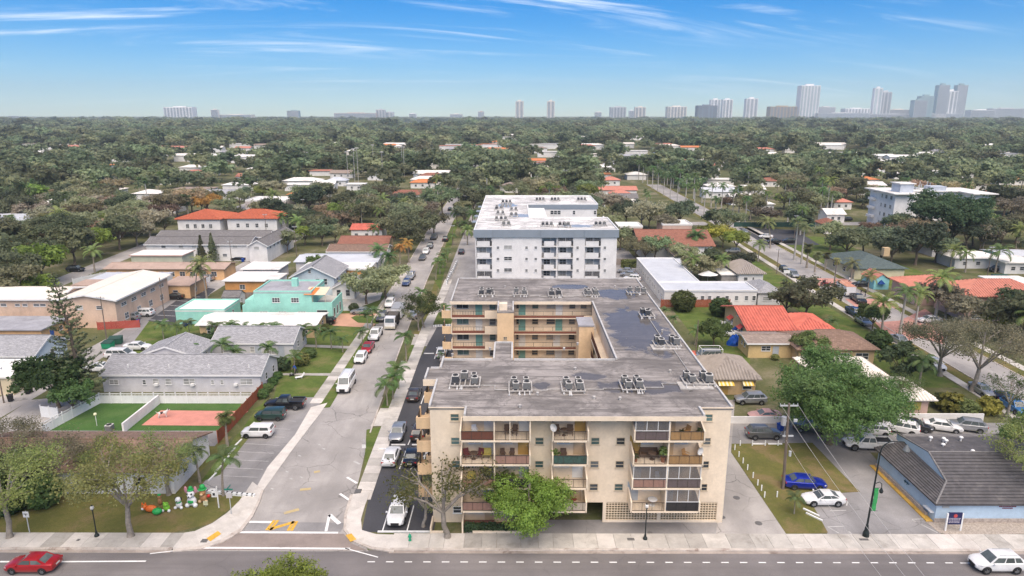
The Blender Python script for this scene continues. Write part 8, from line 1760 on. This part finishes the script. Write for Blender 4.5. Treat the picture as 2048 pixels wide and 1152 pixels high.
T(1880,752,'sparse_c', 1.0,'large bare street tree with a leaning trunk'); T(1944,782,'sparse_c', 1.15,'largest bare street tree with a pale thick trunk'); T(2010,838,'bare', 1.0,'small leafless tree beside the blue cars')
T(2070,1005,'sparse_b', 1.05,'yellow-green tree overhanging the charcoal tile roof', rz=.4); T(2060,940,'leafy', .95,'soft green tree behind the charcoal tile roof')
T(1800,770,'fan_dark', .95,'dark dense garden tree by the white SUV'); T(1755,700,'shrub_biggreen', 1.0,'bushy green shrub by the brown hip roof', cat='shrub', name='shrub'); T(1745,660,'leafy', .75,'clipped round tree on the street verge')
T(1427,692,'leafy', .75,'thin yard tree behind the cream block'); T(1366,622,'shrub_big', 1.0,'big rounded olive bush by the red plank fence', cat='shrub', name='shrub'); T(1440,632,'shrub_biggreen', 1.05,'dark round bush beside the vermilion roof', cat='shrub', name='shrub')
T(1608,640,'mid2', 1.0,'reddish-olive tree behind the vermilion roof'); T(1572,634,'mid0', .7,'green tree next to the vermilion roof ridge'); T(1615,720,'leafy', .75,'pale green tree poking through the brown hip roof line')
T(848,656,'sparse_f', .95,'feathery green street tree with twin trunks'); T(838,662,'bare', .8,'slender twin of the feathery street tree')
T(733,608,'mid2', .92,'wide olive tree in front of the blue cottage'); T(772,598,'mid8', .8,'olive tree at the front walk of the blue cottage')
T(640,548,'leafy', .75,'compact green tree among white flat roofs'); T(575,505,'mid0', .75,'round green tree beside the lane'); T(560,598,'shrub_biggreen', .8,'dense shrub at the mint villa wall', cat='shrub', name='shrub')
for i, (px, py, k, s) in enumerate([(885,432,'mid5', 1.15),(835,486,'mid2', 1.15),(868,470,'mid8', .9),(790,480,'mid2', 1.0),(818,505,'mid0', .9),(760,452,'mid8', 1.0),(820,445,'mid2', 1.0),(800,425,'mid3', 1.05),(770,412,'mid8', 1.0),(735,425,'mid2', .9),(690,432,'mid2', 1.05),(655,445,'mid4', .9),(620,432,'mid1', 1.2),(600,420,'mid7', 1.2),(640,410,'mid8', 1.1),(415,430,'mid_rust', 1.15),(350,412,'mid4', 1.0),(455,436,'mid0', .9),(480,418,'mid5', .8),
                                    (90,566,'mid6', 1.3),(25,585,'mid2', 1.2),(55,560,'mid0', 1.2),(150,530,'mid0', 1.2),(190,515,'mid6', 1.15),(240,500,'mid0', 1.2),(275,492,'mid3', 1.1),(130,505,'mid5', 1.1),(215,478,'mid6', 1.2),(165,488,'mid2', 1.0),(300,475,'mid3', 1.15),(20,620,'mid8', 1.0),(70,610,'mid6', .9),(330,470,'mid0', .8),(110,470,'mid3', 1.2),(60,455,'mid3', 1.2),(165,450,'mid8', 1.1),(200,440,'mid3', 1.2),
                                    (1893,492,'big_dark', 1.5),(1845,500,'mid4', 1.2),(1800,505,'mid4', 1.1),(1760,520,'mid1', 1.0),(1725,510,'mid7', 1.3),(1690,520,'mid0', 1.0),(1830,530,'mid1', 1.2),(1780,530,'mid7', 1.3),(1870,525,'mid7', 1.2),(1660,500,'mid0', 1.0),(2005,440,'mid1', 1.4),(2035,455,'mid3', 1.3),(1960,500,'mid0', .9),(2000,490,'mid1', .8),(1930,470,'mid1', .9),
                                    (1420,486,'mid_yellow', .9),(1445,496,'mid_yellow', 1.0),(1470,506,'mid6', .9),(1430,462,'mid0', .9),(1455,470,'mid5', .8),(1400,560,'mid2', .75),(1420,552,'mid0', .8),(1365,530,'mid2', .7),(1310,520,'mid0', .8),(1270,515,'mid2', .7),(1290,524,'mid8', .6),(1240,500,'mid0', .8),(1335,468,'mid3', .8),(1480,545,'mid7', .8),(2035,660,'mid0', .9),(1985,668,'mid6', .7),(600,462,'mid0', .9),(628,476,'mid2', .9),(655,470,'mid7', .9),(690,462,'mid8', .8),(610,490,'mid6', .8),(645,492,'mid0', .8),(670,486,'mid2', .7),(585,452,'mid5', .7),(2040,690,'mid0', 1.1),(1890,640,'mid3', .9),(1930,660,'mid3', .8),(985,440,'mid0', .7),(935,470,'mid2', .6),(925,432,'mid2', .75),(955,420,'mid0', .8)]):
    kinds = dict(mid0='mid green round tree', mid1='dark evergreen tree', mid2='olive spreading tree', mid3='grey-green thin-leaved tree', mid4='brownish dry-leaved tree', mid5='tall green tree', mid6='yellow-green fresh tree', mid7='dark dense tree', mid8='wide olive-topped tree', mid_rust='rust-orange tree', mid_yellow='yellow-leaved tree', big_dark='huge dark green tree')
    where = 'beside the townhouses' if (px > 380 and px < 490) else ('along the warehouse street' if px < 380 else ('over the side street' if px < 1000 else ('beside the red-brown hall' if px < 1500 else 'behind the villas of the cross street')))
    T(px, py, k, s, kinds[k] + ' ' + where, group='trees ' + where)
for i in range(4): T(526 + 10 * i, 796 - 13 * i, 'shrub_ball', .95 - .05 * i, 'clipped round shrub in the row by the grey house end', 'shrub', 'round shrubs by the grey house', cat='shrub')
for px, py, k, s, lab in [(565,740,'shrub_dark', 1.4,'dark hedge-like shrub by the garden path'),(604,730,'shrub_olive', 1.2,'red-tinged shrub in front of the bungalow'),(622,715,'shrub_ball', 1.1,'round green shrub at the bungalow corner'),(1900,825,'shrub_yellow', 1.5,'yellow-leaved shrub behind the long white wall'),(1930,832,'shrub_olive', 1.4,'dry olive shrub beside the yellow one'),(1975,828,'shrub_yellow', 1.3,'second yellow shrub at the end of the wall'),(1880,815,'shrub_olive', 1.2,'pinkish dry shrub by the pink cottage'),(1780,705,'shrub_yellow', .9,'yellow garden shrub at the brown roof corner'),(650,662,'shrub_olive', .8,'low shrub at the white-roofed house'),(708,622,'shrub_dark', 1.1,'dark conical shrub by the white fence'),(1550,720,'shrub_olive', .6,'low shrub on the mustard house patio'),(690,592,'shrub_dark', 1.3,'dark shrub at the porch windows')]: T(px, py, k, s, lab, 'shrub', cat='shrub')
def hedge(label, x0, y0, x1, y1, h, leaf, n, ls=.16, seed=1):
    rs = np.random.RandomState(seed); P = rs.uniform(0,1,(n, 3)); f = rs.randint(0,5, n); O = np.zeros((n, 3))
    for k, (ax, v_, s) in enumerate(((0,0,-1),(0,1,1),(1,0,-1),(2,1,1),(2,1,1))): P[f == k, ax] = v_; O[f == k, ax] = s
    P = np.array([x0, y0,0]) + P * np.array([x1 - x0, y1 - y0, h]) + rs.normal(0,.07,(n, 3)); P[:, 2] = np.maximum(.02, P[:, 2])
    o = thing('hedge', label, 'hedge', ((x0 + x1) / 2,(y0 + y1) / 2,0)); c = np.array([(x0 + x1) / 2,(y0 + y1) / 2,0])
    obj('foliage', np_quads('foliage', leaf_quads(rs, P, O, ls, .7) - c, LM[leaf]), o); obj('stems', MB().box(x0 - c[0] + .12, y0 - c[1] + .12,0, x1 - c[0] - .12, y1 - c[1] - .12, h - .15).mesh('stems', mat('hedge_inner', (0.03,0.045,0.02),.95)), o)
hedge('dark green clipped hedge at the ground-floor patio', -4.9,61.5,.9,62.1,.8,'dark', 1800,.14,3)
hedge('tall clipped green hedge before the garden palms', XA(352,119,1),119, XA(421,119,1),121.5,1.8,'green', 4200,.2,4)
hedge('low hedge along the villa garden wall', XA(405,140,1),143.2, XA(430,140,1) + 4,145,1.3,'dark', 1200,.2,5)
hedge('broad hedge before the L-shaped building', XA(1245,186,1),186, XA(1340,186,1) - 6,188,2.0,'olive', 2000,.26,7)
# tall conifer with whorled branches
x, y = G(166,808); H = ZA(548, y); rng = random.Random(7); rs = np.random.RandomState(7)
cf = thing('conifer_tree', 'tall dark conifer with whorled upturned branches beside the lane', 'tree', (x, y, 0)); wd = MB().path([(0,0,-.2),(.1,0, H * .3),(-.2,0, H * .6),(-1.4,0, H)], [.32,.26,.17,.04], 8); P = []; O = []
for k in range(25):
    t = .10 + .88 * k / 24; z = H * t; cxp = 0 if t < .3 else -1.4 * ((t - .3) / .7) ** 1.6
    Lb = (4.1 * (1 - t) ** .75 + .5) * rng.uniform(.85,1.1)
    for j in range(5):
        a = 2 * math.pi * (j + rng.uniform(-.2,.2)) / 5 + k * .55; L2 = Lb * rng.uniform(.8,1.08); d = (math.cos(a), math.sin(a))
        pts = [(cxp + d[0] * L2 * q, d[1] * L2 * q, z + (-.10 * L2 * math.sin(q * 2.6) + .24 * L2 * q * q)) for q in (0,.35,.7,1)]
        wd.path(pts, [.06,.045,.03,.015], 4)
        m_ = max(3, int(L2 * 3.2))
        for i in range(m_):
            q = .30 + .70 * i / m_; b = 3 * q; ii = min(2, int(b)); p0, p1 = np.array(pts[ii]), np.array(pts[ii + 1]); c = p0 + (p1 - p0) * (b - ii)
            P.append(c + rs.normal(0,.10,(6,3)) + np.array([0,0,.10])); O.append(np.tile(np.array([d[0] * .3, d[1] * .3,.9]),(6,1)))
P = np.concatenate(P); O = np.concatenate(O)
obj('trunk', wd.mesh('trunk', bark, smooth=60), cf); obj('crown', np_quads('crown', leaf_quads(rs, P, O, .17,.7,.3,2.4), LM['pine']), cf)
T(118,815,'leafy', 1.15,'broad dark leafy tree at the foot of the tall conifer'); T(150,828,'leafy', .75,'low leafy tree by the white picket fence')
def fir(px, py, H, label):
    x, y = G(px, py); rs = np.random.RandomState(px); o = thing('conifer_tree', label, 'tree', (x, y, 0)); n = 900; t = rs.uniform(0,1, n) ** .8; a = rs.uniform(0,6.28, n); r = (1 - t) * H * .24 * (rs.uniform(.4,1, n)) + .05
    P = np.stack([r * np.cos(a), r * np.sin(a), H * (.08 + .92 * t)], 1); O_ = np.stack([np.cos(a), np.sin(a),.2 + 0 * a], 1)
    obj('trunk', MB().tube((0,0,-.1),(0,0, H * .9),.14,.03,6).mesh('trunk', bark), o); obj('crown', np_quads('crown', leaf_quads(rs, P, O_, .38,.5), LM['dark']), o)
for q in [(1382,262,30,'far spire-like conifer, taller of a pair'),(1430,268,22,'far spire-like conifer standing alone in the canopy'),(1395,258,24,'far spire-like conifer, shorter of a pair'),(247,268,20,'far pointed conifer on the wooded plain'),(1800,275,22,'far pointed conifer below the stepped towers')]: fir(*q)
fir(405,522,7.6,'small pointed fir in front of the white two-storey building'); fir(427,524,8.4,'taller pointed fir next to the small one')
# palms ------------------------------------------------------------
SP = lambda px, py, s, lab, k='small', nf=11, grp=None: palm(px, py, k, s, lab, grp, fronds='small', nf=nf)
row = 'palms in front of the white-roofed low house'
for px, py in [(434,684),(463,683),(491,690),(523,687),(550,688),(576,697),(606,690),(633,696),(663,698)]: SP(px, py, 1.05,'small palm in the row before the white-roofed low house', grp=row)
for px, py, s, lab in [(446,727,1.1,'small palm before the grey bungalow gable'),(477,738,1.0,'small palm between house and bungalow roof'),(538,732,1.1,'small palm before the bungalow window'),(383,729,1.0,'small palm by the garden bench'),(686,705,.8,'short palm on the lawn by the pavement'),(355,683,1.0,'small palm at the end of the clipped hedge'),(328,680,1.0,'small palm beside the lane wall'),(380,676,1.0,'small palm behind the clipped hedge'),(590,745,.9,'small palm by the garden path')]: SP(px, py, s, lab)
for px, py, s, lab in [(775,812,1.05,'small palm at the near end of the grass strip'),(786,798,1.15,'small palm in the middle of the grass strip'),(797,778,1.1,'small palm at the far end of the grass strip'),(813,724,1.15,'small palm alone by the dark lot drive'),(745,655,1.1,'small palm by the salmon driveway'),(736,660,1.0,'twin small palm by the salmon driveway'),(725,692,.9,'small palm on the pavement verge'),(889,650,1.1,'small palm on the grass square by the white block'),(843,610,1.0,'small palm behind the street tree'),(872,560,1.1,'leaning palm on the street verge'),(880,548,1.15,'small palm in the far verge clump'),(886,536,1.15,'second small palm in the far verge clump'),(893,525,1.1,'third small palm in the far verge clump'),(884,726,.5,'tiny palm in the dark lot planter'),(447,992,1.15,'small palm behind the white hanging sign'),(1588,1028,.6,'staked young palm on the grass corner'),(1345,660,.8,'small palm beside the wet roof edge'),(1390,690,.9,'small palm in the yard behind the roof'),(1330,640,.7,'low palm by the rounded olive bush'),(1660,690 - 20,.9,'small palm at the vermilion wing corner'),(905,490,1.0,'small palm by the far street verge')]: SP(px, py, s, lab, 'small2' if px in (872,447,813) else 'small')
palm(400,965,'coco2', .62,'drooping palm at the clinic corner', fronds='royal', nf=13); palm(455,893,'sabal', .78,'fan palm beside the red-stained fence', crown='sabal'); palm(0,0,'coco2', .85,'coconut palm growing in the court opening', xy=(-5.6,87), fronds='cocod', nf=15)
palm(414,600,'coco', .98,'tall leaning coconut palm beside the lane', fronds='coco', nf=15, rz=2.4); palm(392,600,'coco', .8,'second coconut palm behind the low white wall', crown='coco')
palm(1762,676,'coco2', 1.05,'big coconut palm by the cross street', fronds='coco', nf=17); palm(1800,668,'royal2', .95,'royal palm with grey trunk before the villa', crown='royal'); palm(1829,662,'royal2', .85,'royal palm at the villa forecourt', crown='cocol'); palm(1835,790,'coco2', .85,'drooping palm in front of the white tile roof', fronds='royal', nf=14); palm(1870,640,'royal2', 1.0,'slim palm on the villa forecourt', crown='cocol')
for px, py, k, c, s in [(1540,497,'coco', 'cocol', 1.0),(1588,520,'royal', 'royal', .95),(1602,528,'royal', 'royal', .9),(1613,536,'sabal', 'sabalg', 1.1),(1629,545,'sabal', 'sabalg', .9),(1668,570,'royal2', 'sabal', .7),(1516,523,'coco2', 'cocol', .8),(1735,585,'sabal', 'cocol', .75),(1702,560,'sabal', 'coco', .8),(1650,540,'sabal', 'sabal', .8)]: palm(px, py, k, s, 'palm standing on the verge of the cross street', 'palms along the cross street', crown=c)
for i in range(12):
    yy = 262 + i * 17
    for sx, off in ((-1,-2),(1,10.4)): palm(0,0,'royal', .85 + .2 * ((i * 7) % 3) / 3,'tall palm lining the far part of the cross street', 'palms lining the far cross street', crown='royal', xy=(79 + (yy - 250) * .02 + off, yy + sx))
for px, py, k, c, s in [(600,480,'coco2', 'cocol', 1.0),(565,470,'coco2', 'coco', 1.0),(745,500,'coco', 'coco', .8),(818,525,'coco2', 'rust', .9),(800,530,'coco2', 'rust', .8),(760,540,'sabal', 'coco', 1.0),(780,550,'sabal', 'coco', .9),(25,478,'sabal', 'sabalg', 1.3),(95,478,'sabal', 'sabal', 1.4),(115,470,'sabal', 'sabal', 1.2),(190,545,'coco2', 'cocol', .9),(378,440,'sabal', 'sabalg', 1.6),(500,455,'coco2', 'coco', .6),(930,478,'coco2', 'coco', .8),(935,490,'sabal', 'cocol', .9),(1440,560,'coco2', 'cocol', .8),(1385,560,'sabal', 'cocol', 1.0),(1388,510,'sabal', 'coco', 1.1),(1960,480,'coco', 'coco', 1.0),(1985,470,'coco2', 'coco', .9),(1900,540,'sabal', 'cocol', 1.0),(1930,545,'coco2', 'cocol', .8),(1990,545,'sabal', 'coco', 1.1),(2035,500,'coco2', 'cocol', 1.0),(1780,500,'coco2', 'coco', .9),(2040,700,'coco2', 'cocol', 1.0),(1905,610,'sabal', 'coco', .9),(1250,430,'coco2', 'coco', .9),(1290,420,'coco', 'coco', .8),(1235,440,'coco2', 'cocol', .8),(1310,440,'sabal', 'coco', 1.0),(1180,395,'coco', 'coco', 1.0),(1150,390,'coco', 'coco', 1.0),(1060,388,'coco', 'coco', .9),(1660,440,'royal', 'royal', .9),(1640,430,'royal', 'royal', .9),(1575,445,'royal', 'royal', .9),(1530,440,'royal', 'royal', .9),(1500,440,'coco2', 'coco', 1.0),(1600,470,'royal2', 'royal', 1.0)]:
    lab = 'rust-brown dying palm beside the side street' if c == 'rust' else dict(coco='feathery palm', cocol='light green feathery palm', royal='grey-trunked royal palm', sabal='olive fan palm', sabalg='green fan palm')[c] + (' among the houses near the lane' if px < 980 else ' among the gardens near the cross street')
    palm(px, py, k, s, lab, 'palms ' + ('near the lane' if px < 980 else 'near the cross street'), crown=c)
# ------------------------------------------------------------------ wooded suburb: nearest trees one by one, the rest as one mass
rng = random.Random(21); cand = []
def blocked(x, y, m=0.0):
    for a, b, c, d in AVOID:
        if a - m < x < c + m and b - m < y < d + m: return True
    return False
def clear_view(x, y):
    """leave the sight line to the white block and cream block clear"""
    return not (-60 < x < 30 and y < 228)
y = 150.0; far_pts = []
while y < 3900:
    sp = 9.0 if y < 700 else (13.0 if y < 1500 else 18.0)
    half = y * .80 + 25; n = int(2 * half / sp)
    for i in range(n):
        x = -half + (i + rng.random()) * 2 * half / n; yy = y + rng.uniform(-.5,.5) * sp
        if yy < 240 and -125 < x < 120: continue
        if yy < 205 and abs(x) < 140: continue
        if blocked(x, yy, 1.5): continue
        if abs(x - XA(850, yy)) < (XA(905, yy) - XA(798, yy)) * .5 and 1900 < yy < 3300: continue
        if rng.random() < (.14 if yy < 600 else .06): continue
        cand.append((x, yy))
    y += sp * .92
cand.sort(key=lambda p: p[1])
near = [p for p in cand if abs(p[0]) < p[1] * .77][:330]
sel = near[:330]; ss_ = set(sel); mids = ['mid0', 'mid1', 'mid2', 'mid3', 'mid5', 'mid7', 'mid8', 'mid2', 'mid3', 'mid1', 'mid4', 'mid6', 'mid8', 'mid0', 'mid4', 'mid3']
nb = 0
def area(x): return 'beyond the warehouse' if x < -150 else 'behind the terracotta townhouses' if x < -60 else 'behind the white block' if x < 40 else 'beyond the red-brown hall' if x < 130 else 'around the four-storey block'
for i, (x, y) in enumerate(sel):
    if rng.random() < .26: c_ = rng.choice(['coco', 'coco', 'cocol', 'royal', 'sabalg']); palm(0,0, rng.choice(['coco', 'coco2', 'royal', 'sabal']), rng.uniform(.75,1.15), dict(coco='feathery palm', cocol='light green feathery palm', royal='dense-headed palm', sabalg='fan palm')[c_] + ' in the woods ' + area(x),'palms in the woods ' + area(x), crown=c_, xy=(x, y))
    elif nb < 190:
        nb += 1; k = rng.choice(mids); T(0,0, k, rng.uniform(.65,1.35), kinds[k] + ' in the woods ' + area(x), group='trees in the woods ' + area(x), xy=(x, y))
    else: ss_.discard((x, y))
rest = [p for p in cand if p not in ss_]
PCOL = bpy.data.collections.new('canopy_kinds'); kinds_ = []
for k in ['far0', 'far1', 'far2', 'far3', 'far4', 'far5', 'far6', 'far7']: kinds_.append(PROTO[k][1])
def far_palm(seed, H, leaf, m_):
    me = palm_crown_mesh('crown', 3.6,1.9,1.3,4,11, leaf, seed); V = np.zeros(len(me.vertices) * 3); me.vertices.foreach_get('co', V); V = V.reshape(-1,4,3) + np.array([0,0, H])
    tq = [[[-.22,0,0], [.22,0,0], [.16,0, H], [-.16,0, H]], [[0,-.22,0], [0,.22,0], [0,.16, H], [0,-.16, H]]]
    return np_quads('palm', np.concatenate([V, np.array(tq)]), [LM[leaf], m_], [0] * len(V) + [1,1])
kinds_ += [far_palm(81,9,'palm', palm_bark), far_palm(82,11,'palm', royal_bark)]
for i, me in enumerate(kinds_): o = bpy.data.objects.new('k%02d' % i, me); PCOL.objects.link(o)
wts = [.17,.12,.18,.13,.08,.11,.11,.08,.01,.01]
me = bpy.data.meshes.new('forest'); me.from_pydata([(x, y, 0) for x, y in rest], [], [])
at_i = me.attributes.new('idx', 'INT', 'POINT'); at_s = me.attributes.new('sc', 'FLOAT', 'POINT'); at_r = me.attributes.new('rz', 'FLOAT', 'POINT')
idx = np.random.RandomState(5).choice(10, len(rest), p=np.array(wts) / sum(wts)); rs = np.random.RandomState(6)
palmy = rs.uniform(0,1, len(rest)) < .07; idx = np.where(palmy, 8 + rs.randint(0,2, len(rest)), idx)
sc_ = (.55 + .95 * rs.uniform(0,1, len(rest)) ** 1.5) * np.where(np.array([p[1] for p in rest]) > 1500,1.9, np.where(np.array([p[1] for p in rest]) > 700,1.45,1.15)); sc_ = np.where(rs.uniform(0,1, len(rest)) < .03, sc_ * 1.3, sc_)
at_i.data.foreach_set('value', idx.astype(np.int32)); at_s.data.foreach_set('value', sc_.astype(np.float32)); at_r.data.foreach_set('value', rs.uniform(0,6.28, len(rest)).astype(np.float32))
fo = obj('forest', me, kind='stuff', label='wooded suburb of mixed trees stretching to the skyline', cat='forest')
ng = bpy.data.node_groups.new('forest_canopy', 'GeometryNodeTree')
ng.interface.new_socket('Geometry', in_out='INPUT', socket_type='NodeSocketGeometry'); ng.interface.new_socket('Geometry', in_out='OUTPUT', socket_type='NodeSocketGeometry')
gi, go = ng.nodes.new('NodeGroupInput'), ng.nodes.new('NodeGroupOutput'); ip = ng.nodes.new('GeometryNodeInstanceOnPoints'); ci = ng.nodes.new('GeometryNodeCollectionInfo')
ci.inputs['Collection'].default_value = PCOL; ci.inputs['Separate Children'].default_value = True; ci.inputs['Reset Children'].default_value = True
def attr(n, t): a = ng.nodes.new('GeometryNodeInputNamedAttribute'); a.data_type = t; a.inputs['Name'].default_value = n; return a.outputs['Attribute']
cz = ng.nodes.new('ShaderNodeCombineXYZ'); ng.links.new(attr('rz', 'FLOAT'), cz.inputs[2])
ng.links.new(gi.outputs[0], ip.inputs['Points']); ng.links.new(ci.outputs[0], ip.inputs['Instance']); ip.inputs['Pick Instance'].default_value = True
ng.links.new(attr('idx', 'INT'), ip.inputs['Instance Index']); ng.links.new(attr('sc', 'FLOAT'), ip.inputs['Scale']); ng.links.new(cz.outputs[0], ip.inputs['Rotation']); ng.links.new(ip.outputs[0], go.inputs[0])
fo.modifiers.new('canopy', 'NODES').node_group = ng
print('forest points', len(rest),'single trees', len(ss_))
HAZE = 0.00012
# ------------------------------------------------------------------ water, skyline, haze
sheet('lake', [(805,249),(828,241),(880,240),(905,243),(880,247),(842,251)], .05, water_m)
avoid(0,0,0,0)
SKY_Y = 3900.0
tw_a = mat('tower_cream', (0.76,0.71,0.63),.8,.05,.02); tw_b = mat('tower_grey', (0.58,0.58,0.57),.8,.05,.02); tw_g = glass_mat('tower_glass', (0.20,0.25,0.28),.4,.25); tw_w = mat('tower_white', (0.82,0.81,0.79),.8,.04,.02); tw_d = mat('tower_dark', (0.20,0.21,0.23),.7,.08,.02); tw_t = glass_mat('tower_teal', (0.36,0.47,0.47),.4,.15)
def tower(px0, px1, pt, label, wall, style='v', Y=SKY_Y, base=0, steps=None, dep=.6):
    x0, x1 = XA(px0, Y, 40), XA(px1, Y, 40); H = ZA(pt, Y); w = x1 - x0; d = max(18, min(60, w * dep))
    r = thing('tower_block', label, 'tower', ((x0 + x1) / 2, Y + d / 2,0))
    MB().box(x0, Y, 0, x1, Y + d, H).build('shaft', wall, r)
    n = max(2, int(w / 17)); fl = max(3, int(H / 3.4)); e = .5
    if style in ('v', 'vg'):
        for i in range(n):
            a = x0 + w * (i + .22) / n; b = x0 + w * (i + .78) / n
            MB().box(a, Y - e, 3, b, Y, H - 3).build('window_strip', tw_g if style == 'v' else tw_t, r)
    if style in ('h', 'v', 'vg'):
        m = MB()
        for k in range(1, fl): z = H * k / fl; m.box(x0 - .4, Y - e - .35, z - .45, x1 + .4, Y - (.0 if style == 'h' else .0), z + .45)
        m.build('floor_bands', wall if style != 'h' else tw_w, r, kind='stuff')
    if style == 'h': MB().box(x0 + 1, Y - .15,2, x1 - 1, Y, H - 2).build('window_wall', tw_g, r)
    MB().box(x0 + w * .3, Y + d * .3, H, x1 - w * .3, Y + d * .7, H + min(9, H * .06)).build('plant_room', wall, r)
    return r, x0, x1, H, d
TW = [(328,385,214,'pale slab tower with vertical window bands standing alone on the coast', tw_w, 'v'),(422,436,219,'narrow cream tower at the coast', tw_a, 'h'),(436,502,229,'long low coastal block in mixed colours', tw_a, 'h'),(574,597,221,'pale teal coastal tower', tw_t, 'h'),(668,752,226,'long low pinkish beach hotel', mat('tower_pink', (0.60,0.48,0.42),.8),'h'),(752,770,219,'grey hotel tower beside the long beach hotel', tw_b, 'v'),(771,787,224,'short grey hotel block', tw_b, 'v'),(818,832,227,'small white block above the lake', tw_w, 'h'),(900,924,228,'low tan coastal block', tw_a, 'h'),(956,968,223,'pinkish stub tower on the coast', MATS['tower_pink'], 'h'),(1031,1047,202,'slender cream tower, first of a matching pair', tw_a, 'v'),(1094,1109,202,'slender cream tower, second of a matching pair', tw_a, 'v'),(1190,1203,224,'small cream block before the skyline', tw_a, 'h'),(1221,1252,214,'pair-fronted grey apartment slab', tw_b, 'v'),(1258,1268,221,'pale low infill block', tw_w, 'h'),(1270,1291,214,'cream-grey square apartment slab', tw_a, 'v'),(1335,1373,213,'broad cream slab with dark window bands', tw_a, 'v'),(1395,1434,211,'dark grey broad slab with ribs', tw_d, 'v'),(1420,1440,199,'taller white slab behind the ribbed one', tw_w, 'v'),(1444,1464,199,'white twin slab with dark core', tw_w, 'v'),(1491,1514,197,'white tower with dark core strip', tw_w, 'v'),(1540,1593,213,'brown and yellow broad block', mat('tower_tan', (0.46,0.36,0.24),.8),'v'),(1598,1636,171,'tallest pale tower with green glass strips', tw_w, 'vg'),(1638,1670,214,'mid-rise grey slab beside the tallest tower', tw_b, 'h'),(1690,1740,217,'long white striped block', tw_w, 'v'),(1744,1760,176,'white-topped tall tower half of a stepped pair', tw_w, 'vg'),(1757,1779,184,'glassier lower half of the stepped pair', tw_b, 'v'),(1779,1820,219,'low pale block beneath the stepped pair', tw_a, 'h'),(1826,1852,200,'curved-shoulder glass tower, low half', tw_t, 'h'),(1838,1864,192,'curved-shoulder glass tower, high half', tw_t, 'vg'),(1870,1892,170,'teal glass tower wing with slanted top', tw_t, 'h'),(1888,1910,182,'grid-fronted middle of the teal towers', tw_w, 'v'),(1907,1928,170,'second teal glass tower wing', tw_t, 'h'),(1942,1990,220,'long stepped pale stand building', tw_w, 'h'),(1985,2048,217,'wide pale grey grandstand block', tw_b, 'h'),(1636,1740,226,'long low parking podium', tw_b, 'h'),(1740,1830,228,'low grey podium under the stepped pair', tw_b, 'h'),(1840,1928,227,'low podium under the teal towers', tw_b, 'h'),(0,38,233,'low dark block at the end of the horizon', tw_d, 'h')]
for i, (a, b, t, lab, m_, st) in enumerate(TW): tower(a, b, t, lab, m_, st, SKY_Y + (i % 7) * 34)
# haze: even thin air over the whole place
hz = bpy.data.materials.new('haze'); hz.use_nodes = True; nt = hz.node_tree
for n in list(nt.nodes): nt.nodes.remove(n)
out = nt.nodes.new('ShaderNodeOutputMaterial'); pv = nt.nodes.new('ShaderNodeVolumePrincipled'); pv.inputs['Color'].default_value = (0.78,0.89,1.0,1); pv.inputs['Density'].default_value = HAZE; pv.inputs['Anisotropy'].default_value = 0.2
nt.links.new(pv.outputs[0], out.inputs['Volume'])
MB().box(-5200,-300,-1.2,5200,5200,260).build('haze', hz, kind='stuff')
